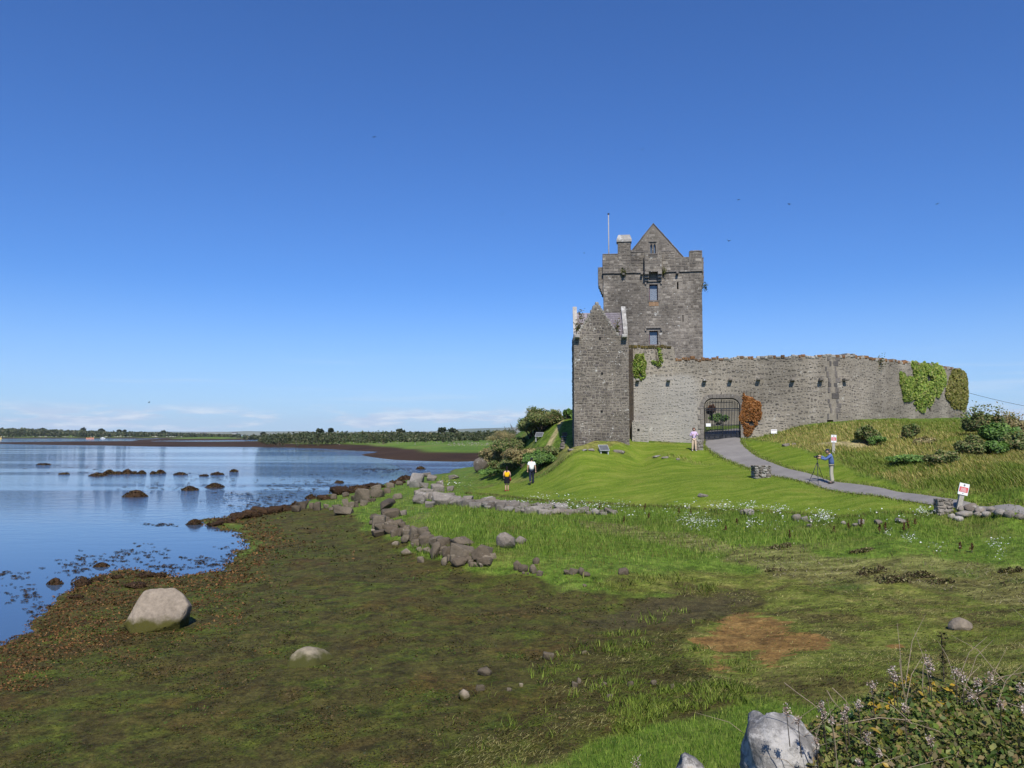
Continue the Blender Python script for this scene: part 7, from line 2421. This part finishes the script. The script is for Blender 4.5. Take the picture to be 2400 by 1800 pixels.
    for c in clothes:
        kind, col = c[0], c[1]
        m = cloth(kind, col)
        if kind in ('shirt', 'blouse', 'jumper', 'top'):
            sl_ = c[2]      # 0 none, 1 short, 2 long
            ks = ['pel', 'wai', 'che', 'nck']; es = [('pel', 'wai'), ('wai', 'che'), ('che', 'nck')]
            JJ = dict(J)
            JJ['nck'] = tuple(Vector(J['che']).lerp(Vector(J['nck']), .80)); JJ['pel'] = tuple(Vector(J['pel']) + Vector((0, 0, c[3] if len(c) > 3 else -.02)))
            ov = {'nck': .072, 'pel': (.145 * wide, .135 * wide), 'wai': (.155 * wide, .125 * wide), 'che': (.17 * wide, .13 * wide)}
            for sd in 'lr':
                ks.append('sh' + sd); es.append(('che', 'sh' + sd))
                if sl_ == 1:
                    JJ['el' + sd] = tuple(Vector(J['sh' + sd]).lerp(Vector(J['el' + sd]), .62)); ks.append('el' + sd); es.append(('sh' + sd, 'el' + sd)); ov['el' + sd] = .062
                if sl_ == 2:
                    ks += ['el' + sd, 'wr' + sd]; es += [('sh' + sd, 'el' + sd), ('el' + sd, 'wr' + sd)]
                    JJ['wr' + sd] = tuple(Vector(J['el' + sd]).lerp(Vector(J['wr' + sd]), .93)); ov['wr' + sd] = .036
                if sl_ == 0: ov['sh' + sd] = .05
            v, f = grow(ks, es, .022, 1.0, ov)
            MB().add(v, f).build(kind, m, me_o, True)
        elif kind == 'trousers':
            JJ = dict(J); JJ['pel'] = tuple(Vector(J['pel']) + Vector((0, 0, .03)))
            ks = ['pel', 'hil', 'knl', 'anl', 'hir', 'knr', 'anr']
            for sd in 'lr': JJ['an' + sd] = tuple(Vector(J['an' + sd]) + Vector((0, 0, -.02)))
            v, f = grow(ks, [('pel', 'hil'), ('hil', 'knl'), ('knl', 'anl'), ('pel', 'hir'), ('hir', 'knr'), ('knr', 'anr')], .016, 1.0, {'anl': .058, 'anr': .058, 'knl': .07, 'knr': .07, 'pel': (.112, .105), 'hil': .088, 'hir': .088})
            MB().add(v, f).build(kind, m, me_o, True)
        elif kind == 'skirt':
            x0, y0, _ = J['pel']
            mbk = MB(); n = 18
            rings = [(1.06, .150, .118), (.95, .178, .142), (.80, .185, .150), (.56, .20, .165)]
            b0 = 0; vs, fs = [], []
            for (z_, a_, c_) in rings:
                for k in range(n):
                    th = 2 * math.pi * k / n
                    vs.append((x0 + a_ * wide * math.cos(th), y0 + c_ * wide * math.sin(th), z_))
            for i in range(len(rings) - 1):
                for k in range(n): fs.append((i * n + k, (i + 1) * n + k, (i + 1) * n + (k + 1) % n, i * n + (k + 1) % n))
            mbk.add(vs, fs).build(kind, m, me_o, True)
        elif kind == 'shoes':
            for sd in 'lr':
                a_ = Vector(J['an' + sd]); t_ = Vector(J['to' + sd])
                d_ = (t_ - a_); d_.z = 0; d_.normalize()
                b0 = Vector((a_.x, a_.y, a_.z - .045))
                MB().tube([b0 - d_ * .07, b0 - d_ * .03, b0 + d_ * .09, b0 + d_ * .17, b0 + d_ * .20], [.03, .045, .045, .038, .02], 8).build('shoe', m, me_o, True)
        elif kind == 'hair':
            L_ = c[2]
            hm = MB(); r0 = random.Random(4)
            def sh(p):
                d = p.copy()
                if d.y * math.cos(fy) - d.x * math.sin(fy) < -.25 and d.z < .42: d *= .72
                return d * (1 + r0.uniform(-.07, .07))
            ball(hm, (hc[0], hc[1] + .012, hc[2] + .02), c[3] if len(c) > 3 else (.092, .108, .118), 14, 10, sh)
            if L_ > 0:
                hm.tube([(hc[0], hc[1] + .07, hc[2] + .02), (hc[0] + .01, hc[1] + .09, hc[2] - .12), (hc[0] + .03, hc[1] + .10, hc[2] - .12 - L_)], [.07, .06, .02], 8)
            hm.build(kind, m, me_o, True)
        elif kind == 'cap':
            hm = MB()
            def sh(p):
                return Vector((p.x, p.y, max(p.z, -.12)))
            ball(hm, (hc[0], hc[1] + .004, hc[2] + .045), (.088, .104, .092), 14, 8, sh)
            dx, dy = math.sin(fy), -math.cos(fy)
            pts = []
            for zz in (.025, .037):
                for a_ in np.linspace(-1.0, 1.0, 7):
                    ca_, sa_ = math.cos(fy + a_), math.sin(fy + a_)
                    pts.append((hc[0] + sa_ * .085, hc[1] - ca_ * .10, hc[2] + zz))
                for a_ in np.linspace(.8, -.8, 7):
                    pts.append((hc[0] + dx * .17 + math.cos(fy) * .06 * a_, hc[1] + dy * .17 + math.sin(fy) * .06 * a_, hc[2] + zz - .012))
            hm.prism(pts[:14], pts[14:])
            hm.build(kind, m, me_o, True)
    LOCAL[0] = False
    return me_o, s

# woman in yellow, seen from behind
pf = on_ground(1188, 1151); fh = 57 * pf[1] / F
wy, s1 = person(tuple(pf + [0, 0, -.01]), min(max(fh, 1.55), 1.75), math.pi + .12,
                dict(wide=1.08, face=.25, J=dict(ell=(.25, .05, 1.13), wrl=(.20, -.10, .95), elr=(-.25, .05, 1.13), wrr=(-.22, -.06, .92), knl=(.085, -.01, .50), knr=(-.085, -.01, .50), anl=(.085, .03, .09), anr=(-.085, .03, .09))),
                'woman in a yellow top and black skirt standing on the lawn, seen from behind',
                [('top', (.80, .42, .01), 0, .02), ('skirt', (.012, .012, .016)), ('hair', (.012, .010, .010), .22), ('shoes', (.35, .06, .05))])
# shoulder bag
LOCAL[0] = True
bag = MB()
ball(bag, (0, 0, 0), (.06, .13, .15), 12, 8, lambda p: Vector((p.x, p.y, p.z * (1 if p.z < 0 else .8))))
bo = bag.build('shoulder_bag', cloth('bag', (.22, .025, .035)), None, True)
LOCAL[0] = False
ms = Matrix.Translation(pf) @ Matrix.Rotation(math.pi + .12, 4, 'Z') @ Matrix.Scale(s1, 4)
bo.matrix_world = ms @ Matrix.Translation((-.25, .05, .84))
tag(bo, 'dark red shoulder bag hanging at the side of the woman in yellow', 'bag')
LOCAL[0] = True
MB().tube([(0, .03, .10), (.03, .02, .35), (.07, 0, .60), (.05, -.10, .45), (.02, -.05, .10)], .012, 6).build('strap', cloth('strap', (.05, .02, .02)), bo, True)
LOCAL[0] = False
# man in white, walking away
pf = on_ground(1246, 1135); fh = 62 * pf[1] / F
mw, s2 = person(tuple(pf + [0, 0, -.01]), min(max(fh, 1.7), 1.88), math.pi - .06,
                dict(J=dict(knl=(.09, .03, .51), anl=(.07, .30, .17), tol=(.07, .22, .04), knr=(-.09, -.10, .51), anr=(-.09, -.10, .09), tor=(-.10, -.26, .035), ell=(.25, .06, 1.13), wrl=(.265, -.01, .87), elr=(-.25, .04, 1.13), wrr=(-.27, .0, .87))),
                'man in a white shirt, dark trousers and cap walking away across the lawn',
                [('shirt', (.80, .80, .78), 1, -.02), ('trousers', (.022, .026, .045)), ('hair', (.02, .016, .013), 0, (.085, .098, .112)), ('cap', (.025, .028, .034)), ('shoes', (.02, .02, .022))])
# woman by the gate, facing the camera, both hands raised to her chest
pf = on_ground(1627, 1058); fh = 54 * pf[1] / F
wg, s3 = person(tuple(pf + [0, 0, -.01]), min(max(fh, 1.55), 1.72), -.05,
                dict(wide=1.05, J=dict(ell=(.29, .0, 1.16), wrl=(.17, -.20, 1.27), elr=(-.29, .02, 1.15), wrr=(-.15, -.20, 1.22), knl=(.11, -.02, .5), anl=(.13, .03, .09), tol=(.16, -.13, .035), knr=(-.11, -.02, .5), anr=(-.12, .03, .09), tor=(-.15, -.13, .035))),
                'curly haired woman in lilac shirt and beige trousers standing by the gate pillar',
                [('blouse', (.52, .40, .56), 2, -.06), ('trousers', (.58, .44, .32)), ('hair', (.045, .016, .010), 0, (.125, .125, .135)), ('shoes', (.5, .48, .45))])
# photographer
pf = on_ground(1950, 1136); fh = 81 * pf[1] / F
ph, s4 = person(tuple(pf + [0, 0, .055]), min(max(fh, 1.68), 1.86), -math.pi / 2 - .35,
                dict(wide=1.0, face=0, head=(0, -.05), J=dict(che=(0, -.02, 1.30), nck=(0, -.06, 1.46), hed=(0, -.10, 1.53), shl=(.175, -.02, 1.415), shr=(-.175, -.02, 1.415), ell=(.20, -.28, 1.20), wrl=(.09, -.52, 1.28), elr=(-.20, -.26, 1.24), wrr=(-.07, -.50, 1.38), knl=(.10, -.03, .5), anl=(.10, .0, .09), tol=(.12, -.15, .035), knr=(-.09, .0, .5), anr=(-.10, .06, .09), tor=(-.12, -.10, .035))),
                'photographer in a blue jumper, khaki trousers and dark cap bending over his tripod',
                [('jumper', (.10, .155, .33), 2, -.03), ('trousers', (.40, .37, .29)), ('hair', (.10, .09, .08), 0, (.083, .10, .11)), ('cap', (.025, .03, .055)), ('shoes', (.03, .03, .03))], hand_dirs={'l': (-.1, -1, .1), 'r': (.1, -1, -.1)})
mph = Matrix.Translation(pf + [0, 0, .055]) @ Matrix.Rotation(-math.pi / 2 - .35, 4, 'Z') @ Matrix.Scale(s4, 4)
hd = mph @ Vector((0, -.66, 1.30))
tri = empty('camera_tripod', (hd.x, hd.y, float(tz(hd.x, hd.y)) + .06))
tag(tri, 'black camera on a spread black tripod standing on the driveway', 'tripod')
zt = hd.z - .30
for a_, L_ in ((2.85, .46), (-1.9, .42), (.35, .44)):
    fx_, fy_ = hd.x + math.cos(a_) * L_, hd.y + math.sin(a_) * L_
    gz = float(tz(fx_, fy_)) + .05
    lg = MB().tube([(hd.x + math.cos(a_) * .03, hd.y + math.sin(a_) * .03, zt), ((hd.x + fx_) / 2, (hd.y + fy_) / 2, (zt + gz) / 2), (fx_, fy_, gz)], [.020, .016, .011], 8).build('leg', M['iron'], tri, True)
    MB().lathe([(.018, 0), (.02, .02), (.01, .04)], 8, (fx_, fy_, gz - .01)).build('rubber_foot', M['iron'], lg)
MB().tube([(hd.x, hd.y, zt - .22), (hd.x, hd.y, hd.z - .04)], .018, 8).build('centre_column', M['iron'], tri, True)
MB().lathe([(.03, 0), (.045, .01), (.045, .05), (.03, .06)], 10, (hd.x, hd.y, zt - .03)).build('collar', M['iron'], tri)
MB().lathe([(.03, 0), (.035, .05), (.05, .06), (.05, .075)], 10, (hd.x, hd.y, hd.z - .09)).build('ball_head', M['iron'], tri)
cb = MB().box(hd.x - .05, hd.x + .05, hd.y - .075, hd.y + .075, hd.z - .015, hd.z + .085).build('camera_body', M['iron'], tri)
MB().box(hd.x - .03, hd.x + .03, hd.y - .03, hd.y + .03, hd.z + .085, hd.z + .115).build('viewfinder', M['iron'], cb)
MB().tube([(hd.x - .05, hd.y, hd.z + .035), (hd.x - .10, hd.y, hd.z + .035), (hd.x - .17, hd.y, hd.z + .035)], [.042, .045, .040], 12).build('lens', M['iron'], cb, True)
# ================================================================== FAR SHORE
FARP = [(0.05, 0.07, 0.03), (0.075, 0.095, 0.038), (0.105, 0.115, 0.05), (0.06, 0.078, 0.032), (0.13, 0.12, 0.065)]
def crown(C, r, h, n, leaf):
    d = unit(rng.normal(size=(n, 3)))
    lump = 1 + .35 * np.sin(d[:, 0] * 5 + C[0]) * np.sin(d[:, 1] * 4 + C[1])
    P = np.array(C) + d * (rng.random((n, 1)) ** .35) * np.array([r, r, h * .5]) * lump[:, None]
    return P
# the long hedge woods: uncountable mass
Pw, Cw, Sw = [], [], []
def wood(x0, x1, ytop, Yr, n, hr, leaf, base_drop=0.0):
    for _ in range(n):
        px = random.uniform(x0, x1); Y = random.uniform(*Yr)
        p = at_Y(px, 1000, Y)
        z0 = max(float(tz(p[0], Y)), .6)
        top = np.interp(px, [t[0] for t in ytop], [t[1] for t in ytop]) + random.uniform(-.5, 4.5)
        zt = at_Y(px, top, Y)[2]
        h = np.clip(zt - z0, hr[0], hr[1])
        r = h * random.uniform(.55, 1.0)
        k = 40
        Q = crown((p[0], Y, z0 + h * .5), r, h, k, leaf)
        Pw.append(Q); Sw.append(np.full(k, leaf * Y)); t = random.uniform(.7, 1.25)
        Cw.append(palette(k, FARP, .2) * t)
wood(610, 1200, [(600, 1021), (640, 1017), (700, 1012), (800, 1013), (900, 1011), (1000, 1012), (1100, 1011), (1200, 1008)], (310, 470), 560, (2.8, 8.0), .0016)
wood(900, 1200, [(900, 1024), (1200, 1018)], (270, 330), 50, (1.5, 4.5), .0016)
wood(-60, 560, [(-60, 1006), (0, 1005), (60, 1004), (150, 1008), (250, 1011), (350, 1013), (450, 1016), (560, 1020)], (1130, 1450), 900, (3.0, 14.0), .0016)
wood(560, 640, [(560, 1020), (640, 1019)], (700, 900), 26, (2, 5), .0016)
wood(1980, 2420, [(1900, 1012), (2400, 1006)], (260, 340), 60, (3, 8), .0016)
Pw, Cw, Sw = np.vstack(Pw), np.vstack(Cw), np.concatenate(Sw)
tag(soup('distant_wood', leaves(Pw, Sw, None, up=.6, aspect=.7), Cw, M['leaf']), 'dark green band of scrub and hedge woods along the far shore', 'woodland', kind='stuff')
# single trees standing above the band
def far_tree(px, pytop, w, h, Y, label):
    p = at_Y(px, pytop, Y); k = Y / F
    hm, r = h * k, w * k / 2
    zb = p[2] - hm
    gz = max(float(tz(p[0], Y)), .3)
    root = empty('tree', (p[0], Y, gz)); tag(root, label, 'tree', 'single trees on the far shore')
    n = 240
    C = [np.array([p[0] + random.uniform(-.5, .5) * r, Y + random.uniform(-.5, .5) * r, zb + hm * random.uniform(.35, .75)]) for _ in range(5)]
    Q = np.vstack([crown(c_, r * .62, hm * .75, n // 5, 0) for c_ in C])
    soup('crown', leaves(Q, np.full(len(Q), .0017 * Y), None, up=.5, aspect=.7), palette(len(Q), [(0.025, 0.04, 0.016), (0.04, 0.055, 0.02), (0.055, 0.068, 0.026)], .25), M['leaf'], root)
    MB().tube([(p[0], Y, gz - .3), (p[0] + .03 * hm, Y, zb + hm * .5)], [.045 * hm, .02 * hm], 6).build('trunk', M['bark'], root)
for a in [(195, 1004, 11, 10, 1300, 'round lone tree on the far left hill above the buoys'), (239, 1005, 12, 10, 1300, 'wide lone tree on the far left hill above the moored boat'), (279, 1008, 9, 7, 1300, 'small lone tree on the falling end of the far hill'), (292, 1008.5, 6, 7, 1300, 'thin pointed tree on the falling end of the far hill'), (100, 1004, 9, 7, 1300, 'low round tree on the crest of the far left hill'), (383, 1011, 10, 6, 1200, 'low round tree where the far hill meets the sea'),
          (750, 1005, 16, 9, 420, 'leaning wind bent tree on the hedge wood behind the spit'), (777, 1004, 16, 12, 420, 'tallest wind bent tree on the hedge wood behind the spit'), (940, 1006, 22, 10, 400, 'broad tree in the middle of the hedge wood'), (1040, 1003, 30, 12, 400, 'wide tree clump at the right of the hedge wood'), (1062, 1005, 26, 10, 400, 'dense tree right beside the wide clump'), (616, 1014, 10, 4, 800, 'small tree group on the low islet')]:
    far_tree(*a)
# white wall of stones and pale rocks on the far field
n = 420
for nm, lab, pts, mt in (('stone_rubble', 'pale rubble bank at the top of the far weedy shore', [(random.uniform(1050, 1170), random.gauss(1041, 2.6)) for _ in range(170)], 'field'),
                         ('stone_rubble', 'thin scatter of white stones along the far green field', [(random.uniform(640, 1050), random.gauss(np.interp(random.random(), [0, 1], [1037, 1040]), 1.6)) for _ in range(110)], 'field'),
                         ('stone_rubble', 'pale stony rim along the far left shore', [(random.uniform(0, 480), random.gauss(1023.4, .5)) for _ in range(260)], 'coping')):
    mb = MB()
    for (px, py) in pts:
        p = on_ground(px, py)
        s_ = p[1] * random.uniform(.0005, .0014)
        R_ = [random.uniform(.7, 1.2) for _ in range(6)]
        mb.add([(p[0] - s_ * R_[0], p[1], p[2] - .1), (p[0] + s_ * R_[1], p[1] - s_ * .3, p[2] - .1), (p[0] + s_ * R_[2] * .3, p[1] + s_, p[2] - .1), (p[0], p[1] + .2 * s_, p[2] + s_ * .8 * R_[3])], [(0, 1, 3), (1, 2, 3), (2, 0, 3), (0, 2, 1)])
    tag(mb.build(nm, M[mt]), lab, 'stones', kind='stuff')
# distant blue hills beyond the bay
vs, fs = [], []
hx = np.linspace(-9000, 9000, 240)
hz_ = 40 + 130 * np.clip(fbm(hx * .0006, hx * 0 + 3, 5, 140) + .18, 0, 1)
hz_ = hz_ * sstep(np.abs(hx + 3600), 200, 300) * 0 + np.clip(hz_, 18, 200)
for i, (a, c) in enumerate(zip(hx, hz_)):
    vs += [(a, 8600, -5), (a, 8600, c * .55), (a, 9000, c), (a, 9600, -5)]
for i in range(239):
    for k in range(3):
        fs.append((i * 4 + k, (i + 1) * 4 + k, (i + 1) * 4 + k + 1, i * 4 + k + 1))
hm_, q, b, out = new_mat('distant_hill')
q.link(q.ramp(q.noise(.002, 5, .6, q.n('ShaderNodeNewGeometry').outputs['Position']), [(.35, (.06, .085, .04)), (.65, (.13, .13, .07))]), b.inputs['Base Color'])
b.inputs['Roughness'].default_value = 1
tag(mesh_obj('hills', vs, fs, hm_, smooth=True), kind='structure')

# ---------------------------------------------------------------- boats and buoys
p = at_Z(241, 1027.9, 0)
bt = empty('moored_sailboat', tuple(p)); tag(bt, 'small white sailing boat with bare mast moored near the far shore', 'boat')
L_ = 12 * p[1] / F
hl = MB()
pr = [(-.5, .02), (-.45, .16), (-.2, .22), (.2, .20), (.42, .10), (.5, .0)]
bot, top = [], []
for x_, w_ in pr: bot.append((p[0] + x_ * L_ * .9, p[1] - w_ * L_ * .5, -.1)); top.append((p[0] + x_ * L_, p[1] - w_ * L_ * .8, .95 + .25 * (x_ > .3)))
for x_, w_ in pr[::-1]: bot.append((p[0] + x_ * L_ * .9, p[1] + w_ * L_ * .5 + .01, -.1)); top.append((p[0] + x_ * L_, p[1] + w_ * L_ * .8 + .01, .95 + .25 * (x_ > .3)))
hl.prism(bot, top).build('hull', M['white'], bt)
MB().box(p[0] - .2 * L_, p[0] + .15 * L_, p[1] - .7, p[1] + .7, .9, 1.6).build('cabin', M['white'], bt)
MB().tube([(p[0], p[1], .9), (p[0], p[1], 8.6)], [.08, .05], 6).build('mast', M['wood'], bt)
MB().tube([(p[0], p[1], 2.0), (p[0] - .32 * L_, p[1], 1.9)], .05, 6).build('boom', M['wood'], bt)
M['orange'] = plain('orange_paint', (.75, .22, .08), .5)
for i in range(6):
    q_ = at_Z(203 + i * 3.2, 1028.4, 0)
    o = MB().lathe([(.05, -.2), (.65, 0), (.75, .5), (.5, 1.0), (.12, 1.35), (.08, 1.9)], 10, tuple(q_)).build('mooring_buoy', M['orange'], None, True)
    tag(o, 'bright orange mooring buoy in the short row beside the moored boat', 'buoy', 'orange buoys in a row by the boat')
    MB().lathe([(.7, .22), (.78, .3), (.7, .42)], 10, tuple(q_)).build('band', M['white'], o, True)
q_ = at_Z(2, 1029.2, 0)
o = MB().lathe([(.1, -.2), (1.3, 0), (1.3, .6), (.35, .9), (.3, 2.6), (.05, 3.0)], 10, tuple(q_)).build('marker_buoy', plain('yellow_paint', (.75, .52, .12), .5), None, True)
tag(o, 'pale yellow conical marker buoy near the far left shore', 'buoy')
MB().lathe([(.32, 1.4), (.36, 1.5), (.34, 1.9), (.30, 2.0)], 10, tuple(q_)).build('band', M['white'], o, True)
# small white houses on the far shore
M['roofd'] = plain('dark_roof', (.09, .09, .10), .8)
for i, (px, py, Y, w) in enumerate([(477, 1020.3, 1300, 9), (550, 1018.8, 1500, 10)]):
    p = at_Y(px, py, Y); gz = min(float(tz(p[0], Y)), p[2])
    hs = empty('house', (p[0], Y, gz)); tag(hs, ['tiny white gabled house low on the far shore', 'tiny white gabled house by the gap of the far bay'][i], 'house')
    wl = MB().box(p[0] - w / 2, p[0] + w / 2, Y - 3, Y + 3, gz - 1, p[2] + 2.2).build('wall', M['white'], hs)
    z_ = p[2] + 2.2
    MB().add([(p[0] - w / 2 - .2, Y - 3.2, z_), (p[0] + w / 2 + .2, Y - 3.2, z_), (p[0] + w / 2 + .2, Y + 3.2, z_), (p[0] - w / 2 - .2, Y + 3.2, z_), (p[0] - w / 2 - .2, Y, z_ + 2.4), (p[0] + w / 2 + .2, Y, z_ + 2.4)], [(0, 1, 5, 4), (2, 3, 4, 5), (0, 4, 3), (1, 2, 5), (0, 3, 2, 1)]).build('roof', M['roofd'], hs)
# birds
M['bird'] = plain('bird', (.02, .02, .025), .8)
for i, (px, py, s_) in enumerate([(877, 321, .8), (1505, 351, .75), (1178, 502, .55), (1731, 468, 1.0), (1850, 478, 1.1), (2197, 478, .7), (1708, 565, .75), (1369, 593, .6), (349, 944, .6), (1340, 893, .5)]):
    Y = 95
    p = at_Y(px, py, Y)
    u_ = .34 * s_
    up = random.uniform(-.4, .7) * u_
    LOCAL[0] = True
    mb = MB(); ball(mb, (0, 0, 0), (.42 * u_, .15 * u_, .13 * u_), 8, 6)
    ball(mb, (.45 * u_, 0, .06 * u_), (.13 * u_, .1 * u_, .1 * u_), 6, 5)
    o = mb.build('bird', M['bird'], None, True); o.location = p; o.rotation_euler = (random.uniform(-.4, .4), random.uniform(-.3, .3), random.uniform(0, 6))
    for sd in (-1, 1):
        MB().add([(.22 * u_, sd * .08 * u_, .03), (-.2 * u_, sd * .08 * u_, .03), (-.12 * u_, sd * .65 * u_, .03 + up * .7), (.2 * u_, sd * .6 * u_, .03 + up * .7), (-.05 * u_, sd * 1.25 * u_, .03 + up * .9),
                  (.22 * u_, sd * .08 * u_, .015), (-.2 * u_, sd * .08 * u_, .015), (-.12 * u_, sd * .65 * u_, .015 + up * .7), (.2 * u_, sd * .6 * u_, .015 + up * .7)], [(0, 1, 2, 3), (3, 2, 4), (5, 8, 7, 6), (8, 4, 7), (0, 3, 8, 5), (1, 6, 7, 2)]).build('wing', M['bird'], o)
    MB().add([(-.35 * u_, -.05 * u_, 0), (-.35 * u_, .05 * u_, 0), (-.75 * u_, .13 * u_, 0), (-.75 * u_, -.13 * u_, 0), (-.55 * u_, 0, .03 * u_)], [(0, 1, 4), (1, 2, 4), (2, 3, 4), (3, 0, 4), (3, 2, 1, 0)]).build('tail', M['bird'], o)
    LOCAL[0] = False
    tag(o, 'small dark bird flying in the sky near the tower gable' if 1330 < px < 1760 and py > 340 else ('small dark bird low over the bay clouds' if py > 800 else 'small dark bird alone in the open blue sky'), 'bird', 'birds in the sky')
# ================================================================== HAZE
hz_m = bpy.data.materials.new('haze'); hz_m.use_nodes = True
for x_ in list(hz_m.node_tree.nodes): hz_m.node_tree.nodes.remove(x_)
q = NT(hz_m.node_tree)
vo = q.n('ShaderNodeVolumePrincipled'); vo.inputs['Density'].default_value = 0.00005; vo.inputs['Color'].default_value = (.85, .92, 1, 1); vo.inputs['Anisotropy'].default_value = 0.0
ou = q.n('ShaderNodeOutputMaterial'); q.link(vo.outputs[0], ou.inputs['Volume'])
tag(MB().box(-9500, 9500, -60, 9900, -8, 190).build('haze', hz_m), 'thin pale air haze over the bay', 'haze', kind='stuff')
